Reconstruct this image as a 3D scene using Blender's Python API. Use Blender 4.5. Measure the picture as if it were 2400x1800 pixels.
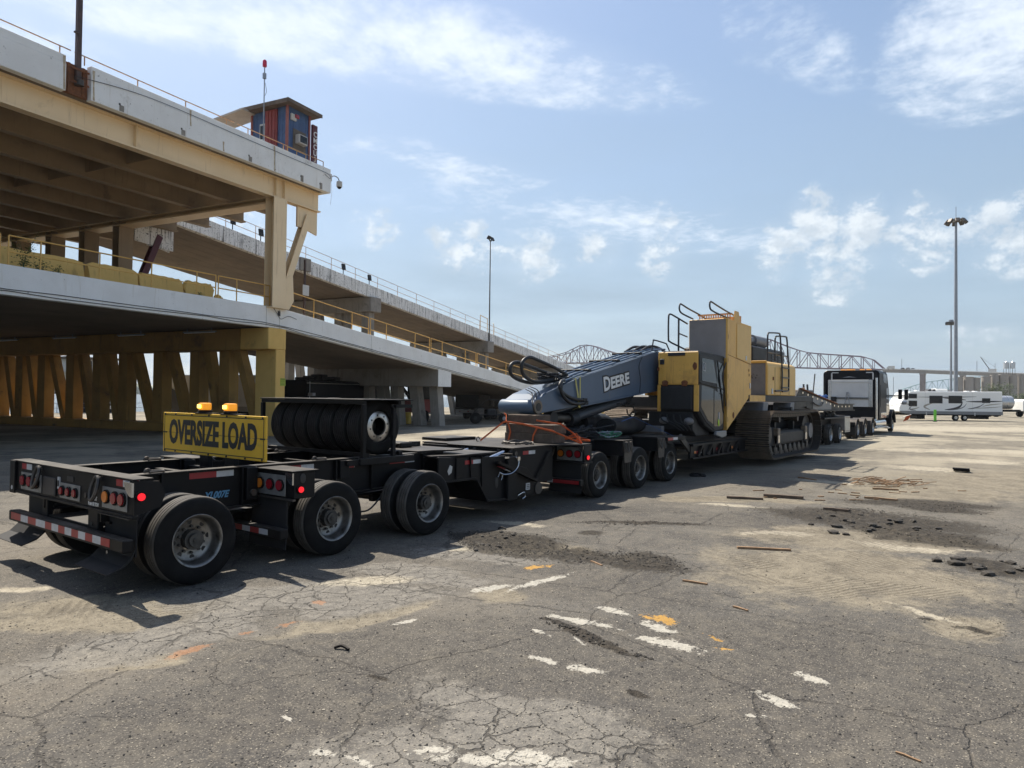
import bpy, bmesh, math, random
import numpy as np
from math import sin, cos, pi, radians, sqrt, atan2, atan, hypot
from mathutils import Matrix, Vector

random.seed(7)
for o in list(bpy.data.objects):
    bpy.data.objects.remove(o, do_unlink=True)
SC = bpy.context.scene
COL = SC.collection

# ------------------------------------------------------------------ camera
# world: +X runs along the convoy (away), +Y to its left, metres
CAM_H = 2.2
yaw, pit, rol = radians(36.8), atan(30 / 1664), radians(.716)
d0 = Vector((cos(yaw), sin(yaw), 0)); r0 = Vector((sin(yaw), -cos(yaw), 0)); u0 = Vector((0, 0, 1))
cD = d0 * cos(pit) + u0 * sin(pit); cU = u0 * cos(pit) - d0 * sin(pit)
cR = r0 * cos(rol) + cU * sin(rol); cU2 = cU * cos(rol) - r0 * sin(rol)
cam = bpy.data.objects.new('camera', bpy.data.cameras.new('camera'))
COL.objects.link(cam)
cam.matrix_world = Matrix(((cR.x, cU2.x, -cD.x, 0), (cR.y, cU2.y, -cD.y, 0), (cR.z, cU2.z, -cD.z, CAM_H), (0, 0, 0, 1)))
cam.data.sensor_width = 36; cam.data.lens = 36 * 1664 / 2400
cam.data.clip_start = .1; cam.data.clip_end = 20000
SC.camera = cam

# ------------------------------------------------------------------ light, sky, exposure
SUN_EL, SUN_AZ = radians(54), radians(15)          # azimuth from +Y towards +X
sdir = Vector((sin(SUN_AZ) * cos(SUN_EL), cos(SUN_AZ) * cos(SUN_EL), sin(SUN_EL)))
sl = bpy.data.lights.new('sun', 'SUN'); sl.energy = 4.8; sl.angle = radians(.6); sl.color = (1, .925, .81)
so = bpy.data.objects.new('sun', sl); COL.objects.link(so)
so.rotation_euler = sdir.to_track_quat('Z', 'Y').to_euler(); so.location = (0, 0, 60)
SC.view_settings.view_transform = 'Standard'; SC.view_settings.look = 'None'
SC.view_settings.exposure = .72; SC.view_settings.gamma = 1; SC.view_settings.use_curve_mapping = False
SC.render.engine = 'CYCLES'
SC.cycles.max_bounces = 6; SC.cycles.diffuse_bounces = 3; SC.cycles.glossy_bounces = 3
SC.cycles.transmission_bounces = 4; SC.cycles.transparent_max_bounces = 6; SC.cycles.volume_bounces = 0
SC.cycles.use_denoising = True
SC.cycles.caustics_reflective = False; SC.cycles.caustics_refractive = False
SC.cycles.sample_clamp_indirect = 4


class X:
    """a node socket with arithmetic, so that node graphs read as formulas"""
    def __init__(s, nt, sock): s.nt, s.s = nt, sock
    def _op(s, op, *a, clamp=False):
        n = s.nt.nodes.new('ShaderNodeMath'); n.operation = op; n.use_clamp = clamp
        for i, v in enumerate((s,) + a):
            if isinstance(v, X): s.nt.links.new(v.s, n.inputs[i])
            else: n.inputs[i].default_value = v
        return X(s.nt, n.outputs[0])
    def __add__(s, o): return s._op('ADD', o)
    __radd__ = __add__
    def __sub__(s, o): return s._op('SUBTRACT', o)
    def __rsub__(s, o): return (s * -1) + o
    def __mul__(s, o): return s._op('MULTIPLY', o)
    __rmul__ = __mul__
    def __truediv__(s, o): return s._op('DIVIDE', o)
    def max(s, o): return s._op('MAXIMUM', o)
    def min(s, o): return s._op('MINIMUM', o)
    def pow(s, o): return s._op('POWER', o)
    def abs(s): return s._op('ABSOLUTE')
    def sqrt(s): return s._op('SQRT')
    def step(s, a, b):
        n = s.nt.nodes.new('ShaderNodeMapRange'); n.interpolation_type = 'SMOOTHSTEP'
        s.nt.links.new(s.s, n.inputs['Value'])
        n.inputs['From Min'].default_value, n.inputs['From Max'].default_value = (a, b) if a < b else (b, a)
        if a > b: n.inputs['To Min'].default_value, n.inputs['To Max'].default_value = 1, 0
        return X(s.nt, n.outputs['Result'])


class G:
    """short forms for building a node tree"""
    def __init__(s, nt): s.nt = nt
    def new(s, t, **k):
        n = s.nt.nodes.new(t)
        for a, b in k.items(): setattr(n, a, b)
        return n
    def put(s, sock, v):
        if isinstance(v, X): s.nt.links.new(v.s, sock)
        elif isinstance(v, (tuple, list)) and sock.type == 'RGBA': sock.default_value = (*v[:3], 1)
        else: sock.default_value = v
    def noise(s, vec, scale, detail=4, rough=.55, dist=0, out=0):
        n = s.new('ShaderNodeTexNoise'); s.put(n.inputs['Vector'], vec)
        n.inputs['Scale'].default_value = scale; n.inputs['Detail'].default_value = detail
        n.inputs['Roughness'].default_value = rough; n.inputs['Distortion'].default_value = dist
        return X(s.nt, n.outputs[out])
    def voro(s, vec, scale, feature='F1', out='Distance', rnd=1):
        n = s.new('ShaderNodeTexVoronoi', feature=feature); s.put(n.inputs['Vector'], vec)
        n.inputs['Scale'].default_value = scale; n.inputs['Randomness'].default_value = rnd
        return X(s.nt, n.outputs[out])
    def mix(s, f, a, b):
        n = s.new('ShaderNodeMix', data_type='RGBA'); s.put(n.inputs[0], f); s.put(n.inputs[6], a); s.put(n.inputs[7], b)
        return X(s.nt, n.outputs[2])
    def sep(s, v):
        n = s.new('ShaderNodeSeparateXYZ'); s.put(n.inputs[0], v)
        return [X(s.nt, o) for o in n.outputs]
    def vec(s, x, y, z=0.):
        n = s.new('ShaderNodeCombineXYZ')
        for i, v in enumerate((x, y, z)): s.put(n.inputs[i], v)
        return X(s.nt, n.outputs[0])
    def vmul(s, v, k):
        n = s.new('ShaderNodeVectorMath', operation='MULTIPLY'); s.put(n.inputs[0], v); n.inputs[1].default_value = k
        return X(s.nt, n.outputs[0])
    def vadd(s, v, k):
        n = s.new('ShaderNodeVectorMath', operation='ADD'); s.put(n.inputs[0], v); s.put(n.inputs[1], k)
        return X(s.nt, n.outputs[0])
    def attr(s, name, out='Fac'):
        n = s.new('ShaderNodeAttribute', attribute_name=name); return X(s.nt, n.outputs[out])
    def bump(s, h, strength, dist=.02):
        n = s.new('ShaderNodeBump'); s.put(n.inputs['Height'], h); n.inputs['Strength'].default_value = strength
        n.inputs['Distance'].default_value = dist
        return X(s.nt, n.outputs[0])


W = bpy.data.worlds.new('World'); SC.world = W; W.use_nodes = True
wt = W.node_tree; wt.nodes.clear(); g = G(wt)
sky = g.new('ShaderNodeTexSky', sky_type='NISHITA'); sky.sun_disc = False
sky.sun_elevation = SUN_EL; sky.sun_rotation = SUN_AZ
sky.air_density = 1.0; sky.dust_density = 1.0; sky.ozone_density = .9; sky.altitude = 0
co = g.new('ShaderNodeTexCoord'); dirv = X(wt, co.outputs['Generated'])
dx, dy, dz = g.sep(dirv)
up = dz.max(.0) + .055
# the cloud layers live on a plane overhead (px, py): direction divided by height
px, py = dx / up, dy / up
pl = g.vec(px, py, 0.)
wob = g.noise(pl, .9, 3, out=1)
pw = g.vadd(pl, g.vmul(wob, (.55, .55, 0)))
n_big = g.noise(pw, 1.5, 10, .66)
n_fine = g.noise(g.vadd(pl, g.vmul(wob, (.2, .2, 0))), 8.5, 8, .66)
n_wide = g.noise(pw, .5, 6, .6)
SKY_BLOBS = []   # filled below: (cx, cy, length, width, angle, gain)


def blob(cx, cy, L, Wd, ang, x, y):
    c, s_ = cos(radians(ang)), sin(radians(ang))
    u = ((x - cx) * c + (y - cy) * s_) * (1 / L); v = ((y - cy) * c - (x - cx) * s_) * (1 / Wd)
    return (1 - (u * u + v * v)).max(0.)


# high broken band running across the upper sky, thinner sheets to its right
SHEETS = [(1.25, 1.32, 1.0, .27, -35, 1.0), (1.0, 1.55, .55, .10, -38, .55), (2.1, .06, .55, .36, 10, .9), (1.82, .5, .5, .16, -20, .4),
          (1.95, 1.75, 1.1, .22, -18, .38), (2.9, 1.6, 1.3, .5, -30, .40), (-1.2, .6, 1.6, .35, -30, .9), (.3, -1.4, 1.5, .4, -30, .8), (.2, 2.4, .9, .3, -35, .7)]
m = None
for cx_, cy_, L_, W_, a_, gn in SHEETS:
    b_ = blob(cx_, cy_, L_, W_, a_, px, py) * gn
    m = b_ if m is None else m.max(b_)
dens = m * .62 + (n_big - .5) * 2.1 + (n_fine - .5) * 1.25
high = dens.step(.08, .85) * m.step(.0, .35) * .88 + (m.step(.0, .9) * n_wide.step(.3, .7)) * .22
high = high.min(1.)
# heaped clouds low over the horizon, in azimuth / elevation
az = g.new('ShaderNodeMath', operation='ARCTAN2'); g.put(az.inputs[0], dy); g.put(az.inputs[1], dx)
azd = X(wt, az.outputs[0]) * (180 / pi); el = dz._op('ARCSINE') * (180 / pi)
ce = g.vec(azd * .11, el * .15, 3.7)
c1 = g.noise(ce, 3.0, 9, .62, .2); c2 = g.noise(ce, 11, 6, .62)
HEAPS = [(13.8, 12.6, 2.6, 3.6, 1.), (10.6, 12.0, 2.6, 3.4, .95), (16.4, 11.2, 2.0, 2.8, .9), (7, 11.6, 3.2, 3.6, .8), (2.0, 11.0, 3.4, 3.6, .75), (12.6, 8.4, 2.6, 2.0, .75), (25, 12.2, 2.6, 3.6, .75),
         (35.5, 11.2, 3.4, 2.6, .85), (41, 11.8, 4.2, 2.8, .8), (30, 11.8, 2.6, 2.4, .7), (48, 13, 3, 2, .6), (58, 12, 5, 2.5, .7), (3.5, 4.6, 3.5, 1.0, .6), (-12, 11, 6, 3, .8), (-35, 12, 9, 3.5, .8),
         (-70, 11, 10, 3, .8), (85, 11, 9, 3, .7), (120, 12, 12, 3, .8), (160, 11, 12, 3.5, .8), (-110, 12, 12, 3, .8), (-150, 11, 10, 3, .8)]
mh = None
for a0, e0, wa, we, gn in HEAPS:
    u = (azd - a0) * (1 / wa); v = (el - e0) * (1 / we)
    b_ = (1 - (u * u + v * v)).max(0.) * gn
    mh = b_ if mh is None else mh.max(b_)
low = (mh * .72 + (c1 - .5) * 2.7 + (c2 - .5) * 1.0).step(.24, .78) * mh.step(0., .4) * .74 + mh.step(0., 1.) * .14
shade = g.noise(g.vadd(ce, (.05, .16, 0)), 3.0, 5, .6).step(.42, .62)
# thin veil that thickens towards the horizon
veil = dz.step(.66, .04)
veil = veil * (.80 + (n_wide - .5) * .9)
SK = 1 / .1
c = g.mix(veil.min(1.).max(0.), X(wt, sky.outputs[0]), tuple(v * SK for v in (.235, .312, .39)))
c = g.mix(low, c, g.mix(shade, tuple(v * SK for v in (.56, .60, .63)), tuple(v * SK for v in (.40, .455, .51))))
c = g.mix(high, c, tuple(v * SK for v in (.56, .615, .68)))
bg = g.new('ShaderNodeBackground'); bg.inputs['Strength'].default_value = .1
g.put(bg.inputs['Color'], c)
wo = g.new('ShaderNodeOutputWorld'); wt.links.new(bg.outputs[0], wo.inputs[0])
W.cycles.sampling_method = 'MANUAL'; W.cycles.sample_map_resolution = 512

# ------------------------------------------------------------------ materials
MATS = {}


def mat(name, c1, c2=None, rough=.6, metal=0., scale=3., rough2=None, grime=None, grime_amt=.5, streak=None, streak_amt=.5,
        speck=None, speck_amt=.5, dust=0., bump=0., bscale=40., spec=.5, emit=None, emit_s=0., alpha=None, trans=None, coat=0.):
    """painted / worn surface: two tones, blotchy grime, vertical streaks, chipped specks, dust lying on faces that look up"""
    if name in MATS: return MATS[name]
    m = bpy.data.materials.new(name); m.use_nodes = True; MATS[name] = m
    nt = m.node_tree; g = G(nt); b = nt.nodes['Principled BSDF']
    tc = g.new('ShaderNodeTexCoord'); P = X(nt, tc.outputs['Object'])
    gm = g.new('ShaderNodeNewGeometry')
    col = c1
    n1 = g.noise(P, scale, 6, .6)
    if c2 is not None: col = g.mix(n1.step(.35, .68), c1, c2)
    if grime is not None:
        n2 = g.noise(P, scale * .7 + .3, 8, .68, .4)
        col = g.mix(n2.step(.66 - .3 * grime_amt, .82 - .2 * grime_amt), col, grime)
    if streak is not None:
        n3 = g.noise(g.vmul(P, (3.2, 3.2, .22)), 1.7, 6, .65)
        col = g.mix(n3.step(.60 - .12 * streak_amt, .80 - .1 * streak_amt) * min(1, .35 + streak_amt), col, streak)
    if speck is not None:
        n4 = g.noise(P, scale * 5 + 4, 5, .7)
        col = g.mix(n4.step(.70 - .12 * speck_amt, .74 - .12 * speck_amt), col, speck)
    rg = n1.step(.2, .8) * ((rough2 if rough2 is not None else rough) - rough) + rough
    if dust > 0:
        nz = g.sep(X(nt, gm.outputs['Normal']))[2]
        du = nz.step(.25, .95) * dust * g.noise(P, 2.3, 5, .6).step(.15, .8)
        col = g.mix(du, col, (.24, .21, .17)); rg = rg + du * .3
    g.put(b.inputs['Base Color'], col); g.put(b.inputs['Roughness'], rg)
    b.inputs['Metallic'].default_value = metal; b.inputs['Specular IOR Level'].default_value = spec
    if coat: b.inputs['Coat Weight'].default_value = coat; b.inputs['Coat Roughness'].default_value = .12
    if bump: g.put(b.inputs['Normal'], g.bump(g.noise(P, bscale, 4, .6), bump, .01))
    if emit is not None: b.inputs['Emission Color'].default_value = (*emit, 1); b.inputs['Emission Strength'].default_value = emit_s
    if trans is not None: b.inputs['Transmission Weight'].default_value = trans; b.inputs['IOR'].default_value = 1.45
    return m


K_ = (.007, .007, .008)
BLK = mat('black_paint', K_, (.011, .011, .012), .40, rough2=.55, dust=.35, grime=(.022, .020, .018), grime_amt=.2, scale=2.5, spec=.2)
BLK2 = mat('black_steel', (.006, .006, .007), (.010, .010, .010), .5, dust=.2, spec=.25)
RUB = mat('rubber', (.007, .007, .0075), (.012, .012, .012), .75, scale=5, dust=.2, grime=(.020, .018, .016), grime_amt=.12, spec=.16)
TREAD = mat('tyre_tread', (.075, .067, .058), (.105, .095, .082), .75, scale=7, spec=.35)
FLAP = mat('mudflap_rubber', (.016, .0165, .018), (.024, .024, .025), .7, scale=3, spec=.3)
ALU = mat('wheel_aluminium', (.55, .54, .52), (.40, .39, .37), .30, metal=.9, scale=9, grime=(.12, .10, .08), grime_amt=.3)
ALU2 = mat('dull_aluminium', (.29, .28, .262), (.19, .18, .165), .45, metal=.85, scale=9, grime=(.09, .08, .065), grime_amt=.5)
HUBM = mat('hub_iron', (.05, .048, .045), (.09, .085, .078), .6, metal=.4, scale=12)
STEEL = mat('bright_steel', (.62, .62, .62), (.5, .5, .5), .25, metal=1.)
DSTEEL = mat('dark_worn_steel', (.07, .065, .06), (.12, .105, .09), .55, metal=.6, scale=6, grime=(.13, .07, .035), grime_amt=.25)
TREADPL = mat('tread_plate', (.33, .33, .32), (.24, .24, .235), .5, metal=.6, scale=8, bump=.4, bscale=90)
REDL = mat('red_lens', (.30, .012, .02), (.24, .01, .016), .25, coat=.3)
AMBL = mat('amber_lens', (.75, .22, .02), (.65, .18, .015), .3, coat=.3)
REDON = mat('red_lens_lit', (.8, .02, .02), rough=.3, emit=(1, .015, .03), emit_s=.55)
AMBON = mat('amber_lens_lit', (.9, .35, .02), rough=.3, emit=(1, .36, .02), emit_s=.35)
AMBCORE = mat('amber_lamp_lit', (1, .8, .3), rough=.3, emit=(1, .62, .10), emit_s=2.2)
REDT = mat('red_reflective_tape', (.34, .012, .018), (.28, .014, .02), .35, scale=14, grime=(.1, .03, .03), grime_amt=.2)
WHT = mat('white_reflective_tape', (.55, .56, .57), (.46, .47, .48), .35, scale=14, grime=(.25, .25, .24), grime_amt=.25)
WPAINT = mat('white_lettering', (.7, .7, .68), rough=.5)
SIGNY = mat('sign_yellow', (.74, .445, .035), (.68, .40, .028), .45, scale=4, grime=(.42, .30, .06), grime_amt=.2, streak=(.45, .30, .05), streak_amt=.1)
SIGNK = mat('sign_black', (.02, .02, .021), rough=.5)
EXY = mat('excavator_yellow', (.76, .435, .09), (.68, .375, .075), .45, scale=1.6, grime=(.48, .26, .06), grime_amt=.5, streak=(.34, .16, .045), streak_amt=.5, speck=(.12, .04, .014), speck_amt=.3, dust=.2)
EXY2 = mat('patched_yellow', (.74, .46, .13), (.67, .41, .11), .45, scale=1.5, grime=(.45, .28, .07), grime_amt=.2)
RUST = mat('rust', (.13, .045, .018), (.22, .085, .03), .85, scale=8)
EXG = mat('boom_grey', (.070, .112, .172), (.085, .13, .192), .38, scale=1.2, grime=(.06, .07, .085), grime_amt=.3, streak=(.13, .14, .15), streak_amt=.1, dust=.15)
EXD = mat('excavator_dark', (.016, .017, .019), (.028, .029, .032), .55, scale=4, dust=.15, spec=.3)
GUARD = mat('grey_guard_plate', (.25, .225, .21), (.29, .262, .245), .6, scale=1.2, grime=(.10, .085, .075), grime_amt=.3, speck=(.13, .05, .02), speck_amt=.1)
ENGG = mat('engine_grey', (.16, .16, .17), (.20, .2, .2), .5, scale=2.5, speck=(.02, .02, .02), speck_amt=.2, grime=(.12, .10, .08), grime_amt=.3)
SHOE = mat('track_steel', (.17, .135, .10), (.26, .21, .16), .55, metal=.35, scale=5, grime=(.20, .145, .10), grime_amt=.5, speck=(.32, .29, .25), speck_amt=.2)
GLASS = mat('cab_glass', (.03, .04, .042), rough=.04, trans=.55, spec=.8)
DGLASS = mat('dark_window', (.008, .009, .010), rough=.12, spec=.4)
HOSE = mat('hydraulic_hose', (.014, .014, .015), (.02, .02, .02), .5)
ORS = mat('orange_strap', (.62, .12, .03), (.50, .10, .03), .8, scale=12)
YLS = mat('yellow_strap', (.62, .55, .18), (.5, .45, .15), .8, scale=12)
WOODD = mat('dark_timber', (.085, .062, .045), (.13, .097, .07), .9, scale=5, streak=(.05, .038, .03), streak_amt=.4, bump=.3)
WOODL = mat('splintered_wood', (.30, .19, .105), (.20, .12, .065), .9, scale=8)
TARP = mat('black_tarp', (.009, .010, .012), (.016, .017, .020), .5, scale=3, bump=.25, bscale=9)
CONW = mat('white_painted_concrete', (.84, .835, .81), (.76, .75, .72), .8, scale=.6, grime=(.42, .40, .36), grime_amt=.2, streak=(.50, .44, .34), streak_amt=.22, speck=(.34, .33, .31), speck_amt=.45, bump=.2, bscale=12)
CONW2 = mat('peeling_white_concrete', (.84, .83, .80), (.74, .73, .69), .85, scale=.9, grime=(.26, .25, .225), grime_amt=.3, streak=(.07, .066, .06), streak_amt=.95, speck=(.05, .047, .043), speck_amt=1.05, bump=.25, bscale=10)
CONG = mat('grey_concrete', (.30, .275, .24), (.235, .215, .185), .9, scale=.8, grime=(.12, .11, .095), grime_amt=.4, streak=(.10, .09, .08), streak_amt=.45, bump=.2, bscale=14)
SOFF = mat('soffit_concrete', (.21, .165, .125), (.165, .13, .10), .92, scale=.5, grime=(.13, .105, .085), grime_amt=.4, bump=.15, bscale=10)
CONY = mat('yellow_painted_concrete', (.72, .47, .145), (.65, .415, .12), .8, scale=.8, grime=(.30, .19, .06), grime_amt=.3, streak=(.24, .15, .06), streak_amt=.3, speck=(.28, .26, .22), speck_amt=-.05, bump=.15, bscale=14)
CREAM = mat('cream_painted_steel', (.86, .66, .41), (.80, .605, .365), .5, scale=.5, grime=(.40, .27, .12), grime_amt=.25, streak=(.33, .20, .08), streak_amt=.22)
CREAMD = mat('shade_darkened_beam_paint', (.34, .245, .14), (.28, .20, .115), .6, scale=.6, grime=(.16, .11, .07), grime_amt=.35, streak=(.15, .10, .06), streak_amt=.3)  # same cream paint, with the shade under the deck put into its colour
CONYD = mat('shade_darkened_yellow_concrete', (.37, .22, .062), (.29, .17, .05), .85, scale=.8, grime=(.13, .085, .045), grime_amt=.4, streak=(.12, .08, .04), streak_amt=.4)  # darker copy of the pier yellow; under-deck shade is painted into it
RAILY = mat('yellow_rail_paint', (.70, .42, .11), (.6, .35, .09), .5, scale=5, speck=(.18, .07, .03), speck_amt=.1)
RAILC = mat('faded_rail_paint', (.50, .31, .16), (.38, .2, .1), .6, scale=5, speck=(.18, .07, .03), speck_amt=.3)
POLEB = mat('brown_pole', (.055, .035, .03), (.09, .05, .04), .6, scale=4)
GALV = mat('galvanised_steel', (.30, .32, .35), (.25, .27, .30), .5, metal=.5, scale=3)
BLUE = mat('blue_siding', (.045, .09, .20), (.06, .115, .24), .6, scale=1.5, grime=(.035, .05, .08), grime_amt=.4, streak=(.04, .05, .07), streak_amt=.3)
REDC = mat('red_container_steel', (.27, .045, .04), (.20, .035, .03), .6, scale=2, speck=(.10, .04, .03), speck_amt=.2, streak=(.14, .05, .04), streak_amt=.3)
MAROON = mat('maroon_post', (.10, .018, .03), (.08, .016, .026), .6)
PINK = mat('faded_red_trim', (.34, .12, .10), (.25, .09, .08), .7)
ROOF = mat('weathered_roof', (.11, .085, .065), (.17, .13, .10), .85, scale=3)
RVW = mat('caravan_white', (.86, .86, .83), (.82, .82, .79), .35, scale=.4, streak=(.55, .53, .48), streak_amt=.05)
RVG = mat('caravan_grey', (.22, .22, .22), rough=.4)
RVD = mat('caravan_dark', (.03, .03, .033), rough=.4)
RVT = mat('caravan_tan', (.36, .33, .27), rough=.4)
TRK = mat('tractor_black', (.006, .007, .010), (.009, .010, .014), .42, spec=.18, scale=1)
CHROME = mat('chrome', (.7, .7, .7), (.6, .6, .6), .12, metal=1.)
HEADB = mat('headboard_aluminium', (.60, .61, .62), (.54, .55, .56), .45, metal=.3, scale=1.4)
MBR = mat('bridge_maroon', (.125, .055, .085), (.15, .07, .10), .7)
GBR = mat('bridge_green', (.17, .34, .34), (.20, .37, .36), .7)
LEAF = mat('leaves', (.05, .085, .022), (.085, .12, .035), .6, scale=2)
GREENP = mat('lime_plastic', (.16, .55, .05), rough=.5)
GWHITE = mat('weathered_white_paint', (.58, .57, .54), (.48, .46, .42), .6, scale=1, grime=(.3, .28, .24), grime_amt=.3)
TANK = mat('tank_steel', (.55, .56, .57), (.46, .47, .48), .3, metal=.5)

# ------------------------------------------------------------------ mesh helpers
BASE, FR = {}, {}


class MB:
    """gathers boxes, bars, tubes and turned shapes in the coordinates of the thing's frame; build() links them as ONE mesh object"""
    def __init__(s): s.v, s.f = [], []
    def add(s, vs, fs):
        n = len(s.v); s.v.extend(tuple(p) for p in vs); s.f.extend(tuple(i + n for i in f) for f in fs); return s
    def box(s, x0, x1, y0, y1, z0, z1):
        return s.add([(x, y, z) for z in (z0, z1) for x, y in ((x0, y0), (x1, y0), (x1, y1), (x0, y1))],
                     [(3, 2, 1, 0), (4, 5, 6, 7), (0, 1, 5, 4), (1, 2, 6, 5), (2, 3, 7, 6), (3, 0, 4, 7)])
    def hexa(s, p):
        return s.add(p, [(3, 2, 1, 0), (4, 5, 6, 7), (0, 1, 5, 4), (1, 2, 6, 5), (2, 3, 7, 6), (3, 0, 4, 7)])
    def bar(s, a, b, w, h, upv=(0, 0, 1)):
        a, b = Vector(a), Vector(b); t = (b - a).normalized(); u_ = Vector(upv)
        if abs(t.dot(u_)) > .98: u_ = Vector((1, 0, 0))
        q = t.cross(u_).normalized() * (w / 2); k = q.cross(t).normalized() * (h / 2)
        return s.hexa([a - q - k, a + q - k, b + q - k, b - q - k, a - q + k, a + q + k, b + q + k, b - q + k])
    def ring(s, pts, n, closed):
        m = len(pts) // n
        for i in range(m if closed else m - 1):
            for j in range(n):
                k, l = (j + 1) % n, (i + 1) % m
                s.f.append(tuple(s._o + x for x in (i * n + j, i * n + k, l * n + k, l * n + j)))
        if not closed:
            s.f.append(tuple(s._o + j for j in range(n))[::-1]); s.f.append(tuple(s._o + (m - 1) * n + j for j in range(n)))
    def tube(s, pts, r, n=8, closed=False, r2=None):
        P = [Vector(p) for p in pts]; out = []; nrm = None; M_ = len(P)
        for i, p in enumerate(P):
            if closed: t = (P[(i + 1) % M_] - P[i - 1]).normalized()
            else: t = (P[min(i + 1, M_ - 1)] - P[max(i - 1, 0)]).normalized()
            if nrm is None: nrm = t.orthogonal().normalized()
            nrm = (nrm - t * nrm.dot(t)); nrm = nrm.normalized() if nrm.length > 1e-6 else t.orthogonal().normalized()
            bn = t.cross(nrm); rr = r if r2 is None else r + (r2 - r) * i / max(1, M_ - 1)
            out += [p + (nrm * cos(2 * pi * j / n) + bn * sin(2 * pi * j / n)) * rr for j in range(n)]
        s._o = len(s.v); s.v.extend(tuple(p) for p in out); s.ring(out, n, closed); return s
    def cyl(s, a, b, r, n=16, r2=None): return s.tube([a, b], r, n, r2=r2)
    def lathe(s, prof, o=(0, 0, 0), axis='Y', n=32, closed=False):
        """prof: (distance along the axis, radius)"""
        out = []
        for a, r in prof:
            for j in range(n):
                c, q = cos(2 * pi * j / n) * r, sin(2 * pi * j / n) * r
                p = {'Y': (c, a, q), 'X': (a, c, q), 'Z': (c, q, a)}[axis]
                out.append((p[0] + o[0], p[1] + o[1], p[2] + o[2]))
        s._o = len(s.v); s.v.extend(out); s.ring(out, n, closed); return s
    def prism(s, poly, axis, a, b):
        """poly in the two other coordinates, extruded from a to b along the axis"""
        f = {'X': lambda p, t: (t, p[0], p[1]), 'Y': lambda p, t: (p[0], t, p[1]), 'Z': lambda p, t: (p[0], p[1], t)}[axis]
        n = len(poly); vs = [f(p, a) for p in poly] + [f(p, b) for p in poly]
        return s.add(vs, [tuple(range(n))[::-1], tuple(range(n, 2 * n))] + [(i, (i + 1) % n, n + (i + 1) % n, n + i) for i in range(n)])
    def ball(s, c, r, n=10, sq=(1, 1, 1)):
        prof = [(sin(pi * (i / n - .5)), cos(pi * (i / n - .5))) for i in range(n + 1)]
        k = len(s.v); s.lathe([(a, max(q, .001)) for a, q in prof], axis='Z', n=n * 2)
        for i in range(k, len(s.v)):
            p = s.v[i]; s.v[i] = (c[0] + p[0] * r * sq[0], c[1] + p[1] * r * sq[1], c[2] + p[2] * r * sq[2])
        return s
    def mesh(s, name, base=(0, 0, 0), smooth=None, calc=True):
        me = bpy.data.meshes.new(name)
        me.from_pydata([(p[0] - base[0], p[1] - base[1], p[2] - base[2]) for p in s.v], [], s.f)
        if calc:
            bm = bmesh.new(); bm.from_mesh(me); bmesh.ops.recalc_face_normals(bm, faces=bm.faces); bm.to_mesh(me); bm.free()
        if smooth:
            me.polygons.foreach_set('use_smooth', [True] * len(me.polygons)); me.set_sharp_from_angle(angle=radians(smooth))
        return me
    def build(s, name, m, parent=None, smooth=None, bevel=0., label=None, kind=None, calc=True):
        b = BASE.get(parent.name, (0, 0, 0)) if parent else (0, 0, 0)
        me = s.mesh(name, b, smooth, calc); me.materials.append(m)
        o = bpy.data.objects.new(name, me); COL.objects.link(o)
        if parent: o.parent = parent; BASE[o.name] = b
        if bevel:
            md = o.modifiers.new('bevel', 'BEVEL'); md.width = bevel; md.segments = 1; md.limit_method = 'ANGLE'; md.angle_limit = radians(40)
        if label: o['label'] = label
        if kind: o['kind'] = kind
        return o


IDN = Matrix.Identity(4)
RA = yaw - radians(26.5)
RAMP = Matrix.Translation((21.99, 31.79, 0)) @ Matrix.Rotation(RA, 4, 'Z')     # ramp frame: x = s along the ramps, y = w across them


def thing(name, label, cat, base=(0, 0, 0), frame=IDN, group=None):
    o = bpy.data.objects.new(name, None); COL.objects.link(o); o.empty_display_size = .3
    o.matrix_world = frame @ Matrix.Translation(base); BASE[o.name] = tuple(base)
    o['label'] = label; o['category'] = cat
    if group: o['group'] = group
    return o


def solo(mb, name, m, label, cat, base=(0, 0, 0), frame=IDN, group=None, kind=None, **k):
    """a thing that is one mesh"""
    v0 = mb.v; mb.v = [(p[0] - base[0], p[1] - base[1], p[2] - base[2]) for p in mb.v]
    o = mb.build(name, m, None, **k); mb.v = v0
    o.matrix_world = frame @ Matrix.Translation(base); BASE[o.name] = tuple(base)
    if label: o['label'] = label
    if cat: o['category'] = cat
    if group: o['group'] = group
    if kind: o['kind'] = kind
    return o


def inst(src_mesh, name, parent, loc=(0, 0, 0), rot=None, label=None):
    """another object that shares a mesh, placed in its parent's coordinates"""
    o = bpy.data.objects.new(name, src_mesh); COL.objects.link(o); o.parent = parent
    o.matrix_local = Matrix.Translation(loc) @ (rot if rot is not None else IDN)
    BASE[o.name] = BASE.get(parent.name, (0, 0, 0))
    if label: o['label'] = label
    return o


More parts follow.
